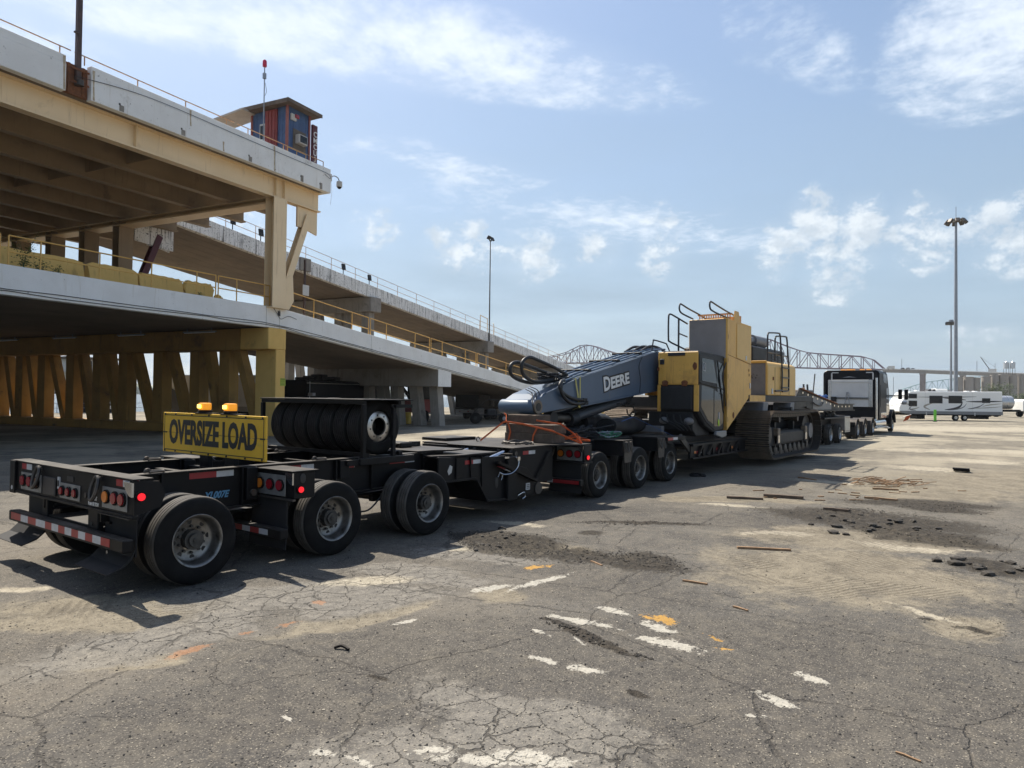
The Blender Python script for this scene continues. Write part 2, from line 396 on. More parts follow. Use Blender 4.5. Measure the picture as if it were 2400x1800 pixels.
def text(body, size, m, name, parent, M, width=None, bold=0., shear=0., depth=.002, label=None, align='CENTER'):
    """lettering as a mesh; M places its x (reading), y (up) plane in frame coordinates"""
    cu = bpy.data.curves.new(name, 'FONT'); cu.body = body; cu.size = size; cu.offset = bold; cu.shear = shear
    cu.extrude = depth; cu.align_x = align; cu.align_y = 'CENTER'; cu.resolution_u = 3
    to = bpy.data.objects.new(name, cu); COL.objects.link(to); bpy.context.view_layer.update()
    me = bpy.data.meshes.new_from_object(to.evaluated_get(bpy.context.evaluated_depsgraph_get()))
    bpy.data.objects.remove(to, do_unlink=True); bpy.data.curves.remove(cu)
    xs = [v.co.x for v in me.vertices]; w0 = max(xs) - min(xs)
    if width: me.transform(Matrix.Diagonal((width / w0, 1, 1, 1)))
    b = BASE.get(parent.name, (0, 0, 0))
    me.transform(Matrix.Translation((-b[0], -b[1], -b[2])) @ M)
    me.name = name; me.materials.clear(); me.materials.append(m)
    o = bpy.data.objects.new(name, me); COL.objects.link(o); o.parent = parent; BASE[o.name] = b
    if label: o['label'] = label
    return o


def face_m(origin, xdir, ydir):
    x_, y_ = Vector(xdir).normalized(), Vector(ydir).normalized(); z_ = x_.cross(y_)
    return Matrix(((x_.x, y_.x, z_.x, origin[0]), (x_.y, y_.y, z_.y, origin[1]), (x_.z, y_.z, z_.z, origin[2]), (0, 0, 0, 1)))


def arc(c, r, a0, a1, n, plane='XZ', t=0):
    out = []
    for i in range(n + 1):
        a = radians(a0 + (a1 - a0) * i / n); p, q = c[0] + r * cos(a), c[1] + r * sin(a)
        out.append({'XZ': (p, t, q), 'YZ': (t, p, q), 'XY': (p, q, t)}[plane])
    return out


def smoothpath(P, n=6):
    """Catmull-Rom through the points"""
    P = [Vector(p) for p in P]; out = []
    for i in range(len(P) - 1):
        a, b, c, d = P[max(i - 1, 0)], P[i], P[i + 1], P[min(i + 2, len(P) - 1)]
        for k in range(n):
            t = k / n
            out.append(.5 * ((2 * b) + (c - a) * t + (2 * a - 5 * b + 4 * c - d) * t * t + (3 * b - a - 3 * c + d) * t ** 3))
    out.append(P[-1]); return out
# ------------------------------------------------------------------ ground, quay, water, far bank
rng = np.random.default_rng(11)


def vnoise(x, y, seed=0):
    """smooth value noise, numpy"""
    xi, yi = np.floor(x).astype(np.int64), np.floor(y).astype(np.int64); xf, yf = x - xi, y - yi
    def h(a, b):
        n = (a * 374761393 + b * 668265263 + seed * 974711) & 0x7fffffff
        n = ((n ^ (n >> 13)) * 1274126177) & 0x7fffffff
        return ((n ^ (n >> 16)) & 0xffff) / 65535.
    u, v = xf * xf * (3 - 2 * xf), yf * yf * (3 - 2 * yf)
    return (h(xi, yi) * (1 - u) + h(xi + 1, yi) * u) * (1 - v) + (h(xi, yi + 1) * (1 - u) + h(xi + 1, yi + 1) * u) * v


def fbm(x, y, seed=0, oct=4):
    t, a, n = 0, .5, 0
    for k in range(oct):
        t = t + a * vnoise(x * 2 ** k, y * 2 ** k, seed + k); n += a; a *= .55
    return t / n


def ell(x, y, cx, cy, L, Wd, ang):
    """1 in the middle of an ellipse, 0 at its rim, negative outside"""
    c, s_ = cos(radians(ang)), sin(radians(ang))
    u = ((x - cx) * c + (y - cy) * s_) / L; v = ((y - cy) * c - (x - cx) * s_) / Wd
    return 1 - np.sqrt(u * u + v * v)


def field(x, y, items):
    f = np.full(x.shape, -1.)
    for it in items: f = np.maximum(f, ell(x, y, *it))
    return f


# patches in world metres: (x, y, half length, half width, angle)
TAN = [(9.85, 2.08, 2.14, 1.956, -73), (12.38, 2.42, 2.5, 1.276, -71), (8.3, 0.5, 0.4, 0.637, -109), (3.32, 7.57, 1.22, 0.811, -58), (2.76, 5.99, 0.78, 0.366, -48), (6.14, 4.75, 0.59, 0.491, -99), (20.15, 2.23, 2.26, 2.734, -115), (4.68, 5.5, 0.92, 0.288, -23), (15.5, 5.4, 2.5, 0.7, -62), (26, -1, 8, 4, -40), (8.8, 5.9, 1.3, 0.6, -80)]
PALE = [(27.03, 3.09, 1.51, 1.339, -86), (39.92, 2.21, 1.83, 1.6, -62), (31.66, 1.9, 1.55, 1.6, -109), (12.19, 1.67, 0.91, 0.33, -103), (12.09, 3.63, 0.86, 0.262, -62), (14.54, 5.22, 1.01, 0.272, -67), (12.5, 0.95, 0.46, 0.158, -88), (9.85, 7.42, 0.78, 0.218, -69), (8.09, 5.92, 0.76, 0.176, -66), (7.64, 6.86, 0.3, 0.245, -35), (3.11, 9.05, 0.34, 0.152, -66), (8.55, 0.82, 0.59, 0.07, -126), (54.42, 4.35, 4.26, 1.6, -58), (29.36, 24.6, 3.54, 1.6, -4), (47.22, 32.74, 5.67, 1.6, 18), (21.38, 19.66, 1.92, 0.913, -4), (20.63, 4.63, 1.26, 0.661, -103), (5.7, 6.38, 0.82, 0.249, -28), (33, 26, 9, 1.4, 15), (56, 31, 14, 2.5, 10), (44, 30, 8, 1.6, 12), (70, 5, 20, 8, -50), (38, 3, 7, 2, -60)]
DARK = [(8.75, 6.6, .9, .6, -80), (8.3, 5.6, 1.1, .42, -75), (8.75, 4.5, .8, .42, -95), (14.6, 2.6, 1.9, 1.1, -85), (13.2, 1.4, 1.0, .5, -105), (17.6, 2.2, 1.4, .7, -70), (8.28, 7.09, 0.63, 0.113, -124), (8.2, 6.19, 0.67, 0.298, -72), (8.76, 5.32, 0.52, 0.463, -24), (8.99, 4.44, 0.58, 0.341, -107), (10.09, 5.88, 0.24, 0.202, -59), (11.42, 5.69, 1.1, 0.141, -53), (8.89, 6.52, 0.87, 0.374, -84), (15.38, 3.1, 0.61, 0.461, -49), (13.61, 1.85, 1.18, 0.651, -110), (16.98, 1.76, 0.77, 0.583, -96), (12.89, 2.08, 0.15, 0.236, -110), (11.44, 0.56, 0.4, 0.506, -74), (8.34, 0.9, 0.06, 0.067, -105), (8.23, 0.51, 0.19, 0.067, -94), (5.69, 3.32, 0.65, 0.074, -103), (4.81, 2.36, 0.11, 0.055, -83), (3.89, 4.16, 0.1, 0.049, -73)]
PAINT = [(6.05, 3.63, 0.5, 0.082, -81), (6.56, 3.54, 0.26, 0.085, -91), (6.37, 2.98, 0.26, 0.102, -103), (6.04, 2.72, 0.41, 0.106, -88), (4.96, 3.33, 0.18, 0.057, -82), (5.02, 2.97, 0.23, 0.08, -86), (5.38, 1.56, 0.19, 0.081, -113), (5.99, 1.48, 0.16, 0.078, -117), (5.03, 1.62, 0.1, 0.025, -68), (3.27, 3.04, 0.2, 0.052, -35), (3.58, 2.5, 0.27, 0.099, -66), (2.83, 3.53, 0.12, 0.039, -73), (2.9, 3.28, 0.12, 0.039, -87), (7.04, 4.77, 0.6, 0.083, -6), (6.4, 5.05, 0.32, 0.098, -17), (4.9, 4.94, 0.21, 0.047, -10), (5.52, 3.77, 0.14, 0.041, -95), (5.57, 3.38, 0.13, 0.025, -120), (2.99, 4.1, 0.07, 0.025, -83), (3.37, 2.73, 0.36, 0.076, -63)]
YEL = [(6.63, 3.06, 0.21, 0.107, -96), (6.44, 2.44, 0.1, 0.033, -121), (6.2, 2.25, 0.09, 0.045, -94), (7.58, 5.25, 0.23, 0.1, -17)]
ORA = [(3.23, 5.81, 0.19, 0.091, -11), (4.86, 6.16, 0.11, 0.104, -51), (4.16, 5.76, 0.15, 0.059, -1), (3.8, 5.86, 0.08, 0.053, 6)]
CRK = [(4.06, 2.82, 1.25, .55, -92), (3.3, 2.8, 1.3, .7, -45), (4.9, 6.3, 1.8, .6, -45), (7.6, 6.3, 1.4, .5, -70), (3.2, 6.4, 1.5, .6, 10), (6.3, 6.2, 1.2, .5, -65)]

ASPH = [(6.2, 2.2, 2.9, 1.5, -48), (4.6, 4.4, 1.8, .9, -45), (7.2, 3.9, 1.4, .8, -50), (5.2, .6, 2.5, 1.2, -40), (2.6, 4.4, 1.2, .7, -20), (12.2, 5.2, 2.2, .6, -60)]
# a polar net, fine near the photographer, coarse to the horizon
th = np.concatenate([np.linspace(yaw - .72, yaw + .72, 430), np.linspace(yaw + .72, yaw - .72 + 2 * pi, 60)[1:-1]])
rr = np.concatenate([np.geomspace(.3, 3.2, 14)[:-1], np.geomspace(3.2, 34, 300)[:-1], np.geomspace(34, 2600, 60)])
TT, RR_ = np.meshgrid(th, rr)
gx, gy = RR_ * np.cos(TT), RR_ * np.sin(TT)
wx = gx + .55 * (fbm(gx * .9, gy * .9, 5) - .5) * 2; wy = gy + .55 * (fbm(gx * .9, gy * .9, 17) - .5) * 2
small = (fbm(gx * 3, gy * 3, 31) - .5)
nx = gx + .09 * (fbm(gx * 5, gy * 5, 41) - .5) * 2; ny = gy + .09 * (fbm(gx * 5, gy * 5, 47) - .5) * 2
f_tan, f_pale, f_dark = field(wx, wy, TAN), field(wx * .6 + nx * .4, wy * .6 + ny * .4, PALE), field(wx * .35 + nx * .65, wy * .35 + ny * .65, DARK)
f_as = field(wx, wy, ASPH)
f_pt, f_ye, f_or, f_cr = field(nx * .5 + gx * .5, ny * .5 + gy * .5, PAINT), field(nx, ny, YEL), field(nx, ny, ORA), field(wx, wy, CRK)
sm = lambda f, a, b: np.clip((f - a) / (b - a), 0, 1) ** 2 * (3 - 2 * np.clip((f - a) / (b - a), 0, 1))
lane = sm(np.abs(gy - 9.4), 1.95, 2.8)
near = sm(-RR_, -45, -20)
hgt = near * lane * ((fbm(gx * .8, gy * .8, 3) - .5) * .05 + (fbm(gx * 3.3, gy * 3.3, 9) - .5) * .018)
hgt += near * lane * (sm(f_dark, -.1, .5) * ((fbm(gx * 9, gy * 9, 23) - .35) * .07) + sm(f_tan, 0, .6) * (-.015 + (fbm(gx * 6, gy * 6, 29) - .5) * .02))
hgt -= near * lane * sm(ell(wx, wy, 8.9, 5.9, 1.5, .75, -58), .05, .5) * .06
fine = sm(-RR_, -16, -7)
hgt += fine * (fbm(gx * 14, gy * 14, 61, 3) - .5) * .010
nr, ntn = gx.shape
verts = np.stack([gx, gy, hgt], -1).reshape(-1, 3)
i0 = np.arange((nr - 1) * ntn).reshape(nr - 1, ntn); i1 = np.roll(i0, -1, 1)
faces = np.stack([i0, i1, i1 + ntn, i0 + ntn], -1).reshape(-1, 4)
me = bpy.data.meshes.new('ground')
vs_ = np.vstack([verts, [[0, 0, 0]]])
fan = np.stack([np.full(ntn, nr * ntn), np.arange(ntn), np.roll(np.arange(ntn), -1)], -1)
me.vertices.add(len(vs_)); me.vertices.foreach_set('co', vs_.ravel())
nl = len(faces) * 4 + len(fan) * 3
me.loops.add(nl); me.loops.foreach_set('vertex_index', np.concatenate([faces.ravel(), fan.ravel()]).astype(np.int32))
me.polygons.add(len(faces) + len(fan))
me.polygons.foreach_set('loop_start', np.concatenate([np.arange(len(faces)) * 4, len(faces) * 4 + np.arange(len(fan)) * 3]).astype(np.int32))
me.update(calc_edges=True); me.validate()
for nm, f in (('tan', f_tan), ('pale', f_pale), ('dark', f_dark), ('paint', f_pt), ('yellow', f_ye), ('orange', f_or), ('cracked', f_cr), ('asphalt', f_as)):
    at = me.attributes.new(nm, 'FLOAT', 'POINT'); at.data.foreach_set('value', np.append(np.clip(f, -1, 1).ravel(), -1).astype(np.float32))
me.polygons.foreach_set('use_smooth', [True] * len(me.polygons))
QUAY = 46.
bm = bmesh.new(); bm.from_mesh(me)                         # the yard ends at the quay edge, a straight line along the ramps
Wv = RAMP.to_3x3() @ Vector((0, 1, 0)); qp = RAMP @ Vector((0, QUAY, 0))
bmesh.ops.bisect_plane(bm, geom=bm.verts[:] + bm.edges[:] + bm.faces[:], plane_co=qp, plane_no=Wv, clear_outer=True)
bm.to_mesh(me); bm.free()
gmat = bpy.data.materials.new('yard_surface'); gmat.use_nodes = True
nt = gmat.node_tree; g = G(nt); b = nt.nodes['Principled BSDF']
gp = g.new('ShaderNodeNewGeometry'); P = X(nt, gp.outputs['Position'])
A_ = {k: g.attr(k) for k in ('tan', 'pale', 'dark', 'paint', 'yellow', 'orange', 'cracked', 'asphalt')}
nb, nm_, nf, ng = g.noise(P, .35, 6, .6), g.noise(P, 1.7, 6, .62), g.noise(P, 9, 5, .65), g.noise(P, 55, 4, .7)
mas = (A_['asphalt'] + (nm_ - .5) * 1.0 + (nf - .5) * .5).step(.0, .5)
far = g.noise(g.vmul(P, (.05, .12, 1)), 1., 6, .6)
col = g.mix(nb.step(.36, .62), (.068, .064, .059), (.122, .114, .101))
col = g.mix(nm_.step(.42, .68) * .5, col, (.175, .160, .132))
col = g.mix(nf.step(.52, .70) * .4, col, (.225, .195, .15))
col = g.mix(far.step(.45, .66) * .5, col, (.30, .255, .19))
col = g.mix(mas * .62, col, g.mix(nf.step(.35, .65), (.068, .062, .055), (.108, .098, .083)))
mo1 = g.noise(P, 4.2, 6, .7)
col = g.mix(mo1.step(.50, .66) * .42, col, (.165, .145, .112))
col = g.mix(mo1.step(.47, .34) * .38, col, (.040, .037, .034))
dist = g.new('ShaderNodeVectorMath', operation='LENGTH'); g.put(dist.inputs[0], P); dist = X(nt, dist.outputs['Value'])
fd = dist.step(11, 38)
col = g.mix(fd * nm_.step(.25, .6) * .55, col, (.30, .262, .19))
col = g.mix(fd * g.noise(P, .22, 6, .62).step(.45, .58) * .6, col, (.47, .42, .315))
mt = (A_['tan'] + (nm_ - .5) * .9 + (nf - .5) * .45).step(.05, .45)
tcol = g.mix(nf.step(.3, .7), (.205, .175, .125), (.305, .265, .192))
tcol = g.mix(nm_.step(.5, .36) * .55, tcol, (.115, .098, .072))
col = g.mix(mt * .88, col, tcol)
mcr = (A_['cracked'] + (nm_ - .5) * .7 + (nf - .5) * .7).step(.02, .4)
col = g.mix(mcr * .8, col, g.mix(nf.step(.3, .7), (.155, .146, .13), (.27, .25, .215)))
mp = (A_['pale'] + (nm_ - .5) * 1.3 + (nf - .5) * .9).step(.05, .65)
col = g.mix(mp * .9, col, g.mix(nf.step(.3, .7), (.36, .32, .24), (.52, .465, .36)))
# ribbed tyre prints pressed into the dirt, two directions
wv = []
for ang, sc_, ph in ((35, 10., 0), (-62, 12., 3)):
    mp_ = g.new('ShaderNodeMapping'); mp_.inputs['Rotation'].default_value = (0, 0, radians(ang)); g.put(mp_.inputs['Vector'], P)
    w_ = g.new('ShaderNodeTexWave', wave_profile='SIN'); g.put(w_.inputs['Vector'], X(nt, mp_.outputs[0]))
    w_.inputs['Scale'].default_value = sc_ * .32; w_.inputs['Distortion'].default_value = 1.6; w_.inputs['Detail'].default_value = 3; w_.inputs['Detail Scale'].default_value = 1.2
    wv.append(X(nt, w_.outputs['Fac']))
sel = g.noise(P, .8, 3, .5)
ribs = (wv[0] * sel.step(.52, .58) + wv[1] * sel.step(.47, .41)) * A_['tan'].step(.12, .45)
ribs = ribs * dist.step(6.5, 8.5)
col = g.mix(ribs * .55, col, (.105, .088, .064))
# grit: pale and dark chips
ch = g.voro(P, 42, out='Color'); cr_, cg_, cb_ = g.sep(ch); chd = g.voro(P, 42)
col = g.mix(cr_.step(.80, .84) * chd.step(.34, .24) * .8, col, (.40, .36, .29))
col = g.mix(cg_.step(.78, .82) * chd.step(.36, .26) * .85, col, (.028, .026, .024))
ch2 = g.voro(P, 120, out='Color'); c2r, c2g, _ = g.sep(ch2)
col = g.mix((c2r - .5) * .35 + .12, col, (.05, .046, .042)); col = g.mix(c2g.step(.8, .95) * .35, col, (.38, .34, .27))
col = g.mix((ng - .35).max(0.) * .5, col, (.055, .05, .046))
nq0 = g.noise(P, 22, 5, .7)
md = (A_['dark'] + .20 + (nm_ - .5) * 1.2 + (nf - .5) * 1.3 + (nq0 - .5) * .8).step(.0, .42)
col = g.mix(md * .86, col, g.mix((ng * .5 + nf * .5).step(.38, .62), (.012, .011, .010), (.072, .060, .045)))
# worn paint
nq = g.noise(P, 24, 6, .7)
brk = (nf - .5) * 2.6 + (nq - .5) * 2.4 + (ng - .5) * 1.2
mw = (A_['paint'] + brk * .80 - .02).step(.14, .32)
col = g.mix(mw * .86, col, g.mix(nq.step(.3, .7), (.52, .49, .42), (.36, .34, .29)))
my = (A_['yellow'] + brk * .8).step(.10, .28); col = g.mix(my * .8, col, (.48, .27, .06))
mo = (A_['orange'] + brk * .9).step(.0, .6); col = g.mix(mo * .55, col, (.36, .165, .07))
# cracks
wp = g.vadd(P, g.vmul(g.noise(P, 2.2, 5, .65, out=1), (.34, .34, 0)))
e1 = g.voro(wp, 1.05, 'DISTANCE_TO_EDGE'); e2 = g.voro(wp, 3.1, 'DISTANCE_TO_EDGE'); e3 = g.voro(wp, .42, 'DISTANCE_TO_EDGE')
gate = g.noise(P, .9, 3, .5)
wv_ = g.noise(P, 3.1, 4, .6)
k1 = (e1 - (wv_ - .42).max(0.) * .022).step(.006, -.002) * gate.step(.50, .62) * .7 * (1 - mas * .5); k3 = (e3 - (wv_ - .45).max(0.) * .016).step(.005, 0.)
k2 = (e2 - (wv_ - .4).max(0.) * .05).step(.016, .002) * (A_['cracked'] + (gate - .5) * 1.2).step(.0, .4) * .8
crk = k1.max(k2).max(k3 * .55) * (1 - mt * .85) * (1 - md) * dist.step(40, 14)
col = g.mix(crk * .82, col, (.028, .025, .022))
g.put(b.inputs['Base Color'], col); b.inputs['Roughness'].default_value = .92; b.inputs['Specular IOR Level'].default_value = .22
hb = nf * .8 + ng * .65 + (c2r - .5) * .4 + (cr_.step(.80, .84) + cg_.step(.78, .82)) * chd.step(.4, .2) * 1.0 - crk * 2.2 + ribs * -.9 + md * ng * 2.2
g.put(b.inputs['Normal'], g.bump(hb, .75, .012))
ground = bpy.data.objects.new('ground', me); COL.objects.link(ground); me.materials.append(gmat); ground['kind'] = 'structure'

# quay wall and river
mb = MB().box(-2500, 2500, QUAY - .6, QUAY - .002, -6, -.02)
o = mb.build('quay_wall', CONG, kind='structure'); o.matrix_world = RAMP
wm = bpy.data.materials.new('river_water'); wm.use_nodes = True
nt = wm.node_tree; g = G(nt); b = nt.nodes['Principled BSDF']
gp = g.new('ShaderNodeNewGeometry'); P = X(nt, gp.outputs['Position'])
b.inputs['Base Color'].default_value = (.05, .06, .06, 1); b.inputs['Roughness'].default_value = .18; b.inputs['IOR'].default_value = 1.33
g.put(b.inputs['Normal'], g.bump(g.noise(P, .6, 6, .6) + g.noise(P, 3, 3, .6) * .3, .5, .5))
mb = MB().add([(-2450, QUAY + .002, -1.9), (2450, QUAY + .002, -1.9), (2450, 2500, -1.9), (-2450, 2500, -1.9)], [(0, 1, 2, 3)])
o = mb.build('river', wm, kind='structure'); o.matrix_world = RAMP
# a low wooded bank across the river: an uneven canopy strip, one mass
mb = MB(); Nn = 420
pts = []
for i in range(Nn + 1):
    s_ = -2200 + i * 10
    pts.append((s_ + random.uniform(-3, 3), 1250 + 90 * sin(i * .05) + random.uniform(-6, 6), 15 + 6 * sin(i * .13) + random.uniform(-2.5, 4)))
vs, fs = [], []
for x_, y_, h_ in pts:
    vs += [(x_, y_ - 18, -2), (x_, y_ - 12 + random.uniform(-4, 4), h_ * .62), (x_, y_ + random.uniform(-3, 3), h_), (x_, y_ + 60, h_ * .9), (x_, y_ + 120, -2)]
for i in range(Nn):
    for j in range(4): fs.append((i * 5 + j, i * 5 + 5 + j, i * 5 + 6 + j, i * 5 + 1 + j))
mb.add(vs, fs); o = mb.build('far_bank_trees', LEAF, kind='stuff'); o.matrix_world = RAMP

# loose stones and grit on the yard, thousands of them, one object
def scatter_stones(name, n, r_lo, r_hi, s_lo, s_hi, m, zones=None, kind='stuff'):
    mb = MB()
    base = [(1, 0, 0), (-.9, .1, 0), (.1, 1, .1), (0, -1, 0), (.1, 0, .75), (0, .1, -.6)]
    fc = [(0, 2, 4), (2, 1, 4), (1, 3, 4), (3, 0, 4), (2, 0, 5), (1, 2, 5), (3, 1, 5), (0, 3, 5)]
    for _ in range(n):
        if zones:
            z_ = random.choice(zones); a = random.uniform(0, 2 * pi); q = sqrt(random.random()) * 1.15
            c, s_ = cos(radians(z_[4])), sin(radians(z_[4])); u, v = cos(a) * q * z_[2], sin(a) * q * z_[3]
            x_, y_ = z_[0] + u * c - v * s_, z_[1] + u * s_ + v * c
        else:
            a = yaw + random.uniform(-.68, .68); r_ = r_lo * (r_hi / r_lo) ** random.random(); x_, y_ = r_ * cos(a), r_ * sin(a)
        s_ = s_lo * (s_hi / s_lo) ** (random.random() ** 1.6); R_ = random.uniform(0, 2 * pi); sx, sy, sz = [random.uniform(.6, 1.2) * s_ for _ in range(3)]
        z0 = ground_z(x_, y_)
        mb.add([(x_ + (p[0] * cos(R_) * sx - p[1] * sin(R_) * sy), y_ + (p[0] * sin(R_) * sx + p[1] * cos(R_) * sy), z0 + s_ * .25 + p[2] * sz * .7) for p in base], fc)
    o = mb.build(name, m, kind=kind, calc=False); return o


from mathutils.bvhtree import BVHTree
_bm = bmesh.new(); _bm.from_mesh(me); _bv = BVHTree.FromBMesh(_bm); _bm.free()


def ground_z(x, y):
    h = _bv.ray_cast(Vector((x, y, 5)), Vector((0, 0, -1)))[0]
    return h.z if h else 0.


STONED = mat('dark_stone', (.022, .021, .02), (.05, .047, .043), .9, scale=20)
STONEP = mat('pale_stone', (.38, .34, .27), (.27, .24, .19), .9, scale=20)
STONEG = mat('asphalt_crumb', (.034, .031, .027), (.07, .06, .047), .95, scale=25)
scatter_stones('dark_gravel', 5200, 3.4, 20, .004, .014, STONED)
scatter_stones('pale_gravel', 3800, 3.4, 20, .0035, .013, STONEP)
scatter_stones('broken_asphalt', 2600, 0, 0, .006, .030, STONEG, [z for z in DARK if z[2] > .5])
# ------------------------------------------------------------------ the two-level ramp structure (ramp frame: s, w, z)
def ib(mb, s0, s1, w, z0, z1, fw=.2, tf=.06):
    """I-girder along s"""
    mb.box(s0, s1, w - .02, w + .02, z0 + tf, z1 - tf); mb.box(s0, s1, w - fw, w + fw, z0, z0 + tf); mb.box(s0, s1, w - fw, w + fw, z1 - tf, z1); return mb


UD = thing('elevated_deck', 'upper concrete deck with white parapet carried on deep cream steel girders', 'elevated deck', (0, 0, 6.6), RAMP)
MB().box(-60, 2.85, -.5, 45, 13.37, 13.9).build('deck_slab', SOFF, UD)  # far width added out of view to keep light off the columns below
for a, b_ in ((-60, -35), (-34.98, -22.5), (-22.48, -11.4), (-10.45, -1.0), (-.97, 3.15)):
    MB().box(a, b_, -.8, -.5, 13.33, 14.35).build('parapet', CONW, UD, bevel=.015)
    MB().box(a, b_, -.775, -.5, 14.352, 14.66).build('parapet_cap', CONW, UD, bevel=.015)
MB().box(-11.36, -10.49, -.62, -.5, 13.36, 14.5).build('pole_pocket', RUST, UD)
MB().box(2.85, 3.15, -.498, 45, 13.33, 14.66).build('end_parapet', CONW, UD)
for w_ in (0, 2.75, 5.7, 8.6, 11.5, 14.5, 17.5, 20.5, 23.5, 27, 30.5, 34, 37.5):
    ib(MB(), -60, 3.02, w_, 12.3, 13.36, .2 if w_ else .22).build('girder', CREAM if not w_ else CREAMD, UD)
for s_ in (-8.09, -.26, .34, -17.5, -26): MB().box(s_ - .015, s_ + .015, -.2, -.022, 12.362, 13.298).build('stiffener', CREAM, UD)
for k, w_ in enumerate((0, 2.75, 5.7, 8.6, 11.5, 14.5, 17.5)):
    w2 = (2.75, 5.7, 8.6, 11.5, 14.5, 17.5, 20.5)[k]
    for s_ in (-6.5, -13, -20, -28):
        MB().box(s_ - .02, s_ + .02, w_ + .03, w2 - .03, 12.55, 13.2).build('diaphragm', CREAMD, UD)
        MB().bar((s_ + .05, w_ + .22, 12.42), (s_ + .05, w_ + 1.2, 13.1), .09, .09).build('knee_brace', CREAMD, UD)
ib_ = MB(); ib_.box(-.52, .38, .25, 25, 11.98, 12.03); ib_.box(-.1, -.04, .25, 25, 12.03, 12.24); ib_.box(-.52, .38, .25, 25, 12.24, 12.297)
ib_.build('cross_beam', CREAM, UD)
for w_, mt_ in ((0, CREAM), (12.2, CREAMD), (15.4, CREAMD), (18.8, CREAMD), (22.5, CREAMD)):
    z0 = 6.62; mb = MB()
    mb.box(-.52, .38, w_ - .30, w_ - .26, z0, 12.29).box(-.52, .38, w_ + .26, w_ + .30, z0, 12.29).box(-.09, -.05, w_ - .258, w_ + .258, z0, 12.29)
    mb.build('steel_column', mt_, UD)
    MB().box(-.62, .48, w_ - .42, w_ + .42, 6.6, 6.66).build('base_plate', mt_, UD)
for w_, ma, mb_ in ((-.02, CREAM, CREAM), (12.0, CONW2, MAROON)):
    MB().prism([(1.38, 12.28), (1.38, 11.18), (1.95, 11.18), (2.9, 11.0), (2.9, 12.28)], 'Y', w_ - .05, w_ + .05).build('bracket_plate', ma, UD)
    m_ = MB(); a, b_ = Vector((.25, w_, 7.1)), Vector((2.15, w_, 11.9))
    for q in (-.16, .16): m_.bar(a + Vector((0, q, 0)), b_ + Vector((0, q, 0)), .40, .04, (0, 1, 0))
    m_.bar(a, b_, .04, .28, (0, 1, 0)); m_.build('raking_brace', mb_, UD)
    MB().prism([(.4, 6.62), (.4, 8.2), (.95, 8.5), (1.05, 7.1), (.72, 6.62)], 'Y', w_ - .22, w_ + .22).build('brace_foot', ma, UD)
MB().prism([(.46, 13.2), (.46, 11.3), (3.1, 11.1), (3.1, 13.2)], 'Y', 11.86, 11.93).build('end_panel', CONW2, UD)
# weep holes with their stains along both fascias
STAIN = mat('rust_stain', (.42, .33, .22), (.55, .47, .36), .85, scale=6)
for s_ in (-6.35, -2.6, .9, 2.35, -9.2, -15, -19):
    MB().box(s_ - .10, s_ + .10, -.806, -.8005, 13.36, 13.60 + .1 * (s_ > 0)).build('spall_patch', CONG, UD); MB().box(s_ - .13, s_ - .05, -.8085, -.8065, 13.58, 13.66).build('weep_hole', SIGNK, UD)
for s_, z0_, z1_ in ((-11.48, 13.36, 14.6), (-10.36, 13.36, 14.5), (-1.06, 13.36, 14.62), (-6.0, 13.9, 14.6), (-4.2, 13.36, 13.8)):
    MB().prism([(s_ - .05, z1_), (s_ + .05, z1_), (s_ + .03, (z0_ + z1_) / 2), (s_ + .06, z0_), (s_ - .02, z0_), (s_ - .03, (z0_ + z1_) / 2)], 'Y', -.8035, -.8005).build('rust_run', STAIN, UD)
# conduits strung on the fascia
MB().tube(smoothpath([(-11.1, -.83, 14.0), (-8, -.84, 14.36), (-3, -.83, 14.36), (1.5, -.83, 14.36), (2.9, -.83, 14.33), (3.0, -.86, 14.1), (2.6, -.83, 14.25)], 6), .012, 6).build('conduit', HOSE, UD, smooth=40)

LR = thing('vehicle_ramp', 'near concrete ramp with white fascia that slopes down from the lower deck', 'ramp', (0, 0, 0), RAMP)
zt = lambda s: 6.68 - .1003 * (s - .3)
MB().box(-60, .28, .36, 45, 5.66, 6.6).build('lower_deck_slab', SOFF, LR)  # unseen far part widened to darken the pier bays underneath
for a, b_ in ((-60, -40), (-39.98, -26), (-25.98, -13.2), (-13.18, -.62), (-.60, .29)):
    MB().box(a, b_, 0, .35, 5.6, 6.68).build('fascia', CONW, LR, bevel=.015)
for a, b_ in ((.31, 8), (8.02, 17.0), (17.02, 26), (26.02, 35), (35.02, 44), (44.02, 58)):
    MB().prism([(a, zt(a)), (a, zt(a) - 1.06), (b_, zt(b_) - 1.06), (b_, zt(b_))], 'Y', 0, .35).build('fascia', CONW, LR, bevel=.015)
    for k in range(9):
        w0, w1 = .36 + k * 1.2, .36 + k * 1.2 + 1.17
        MB().prism([(a, zt(a) - .06), (a, zt(a) - .95), (b_, zt(b_) - .95), (b_, zt(b_) - .06)], 'Y', w0, w1).build('deck_beam', SOFF, LR)
MB().prism([(44, 0), (44, 1.4), (66, 0)], 'Y', .1, 11).build('abutment', CONG, LR)
MB().box(-60, .25, 44.7, 45, 6.602, 6.9).build('far_kerb', CONY, LR)
for zc_, wob_ in ((5.82, .05), (5.72, .09)):
    P_ = [(-40 + i * 1.7, -.03, zc_ + random.uniform(-wob_, wob_) * .5) for i in range(24)]
    P_ += [(.6 + i * 1.6, -.03, zt(.6 + i * 1.6) - 1.0 + zc_ - 5.72 + random.uniform(-wob_, wob_) * .5) for i in range(20)]
    MB().tube(P_, .014, 5).build('cable', HOSE, LR)
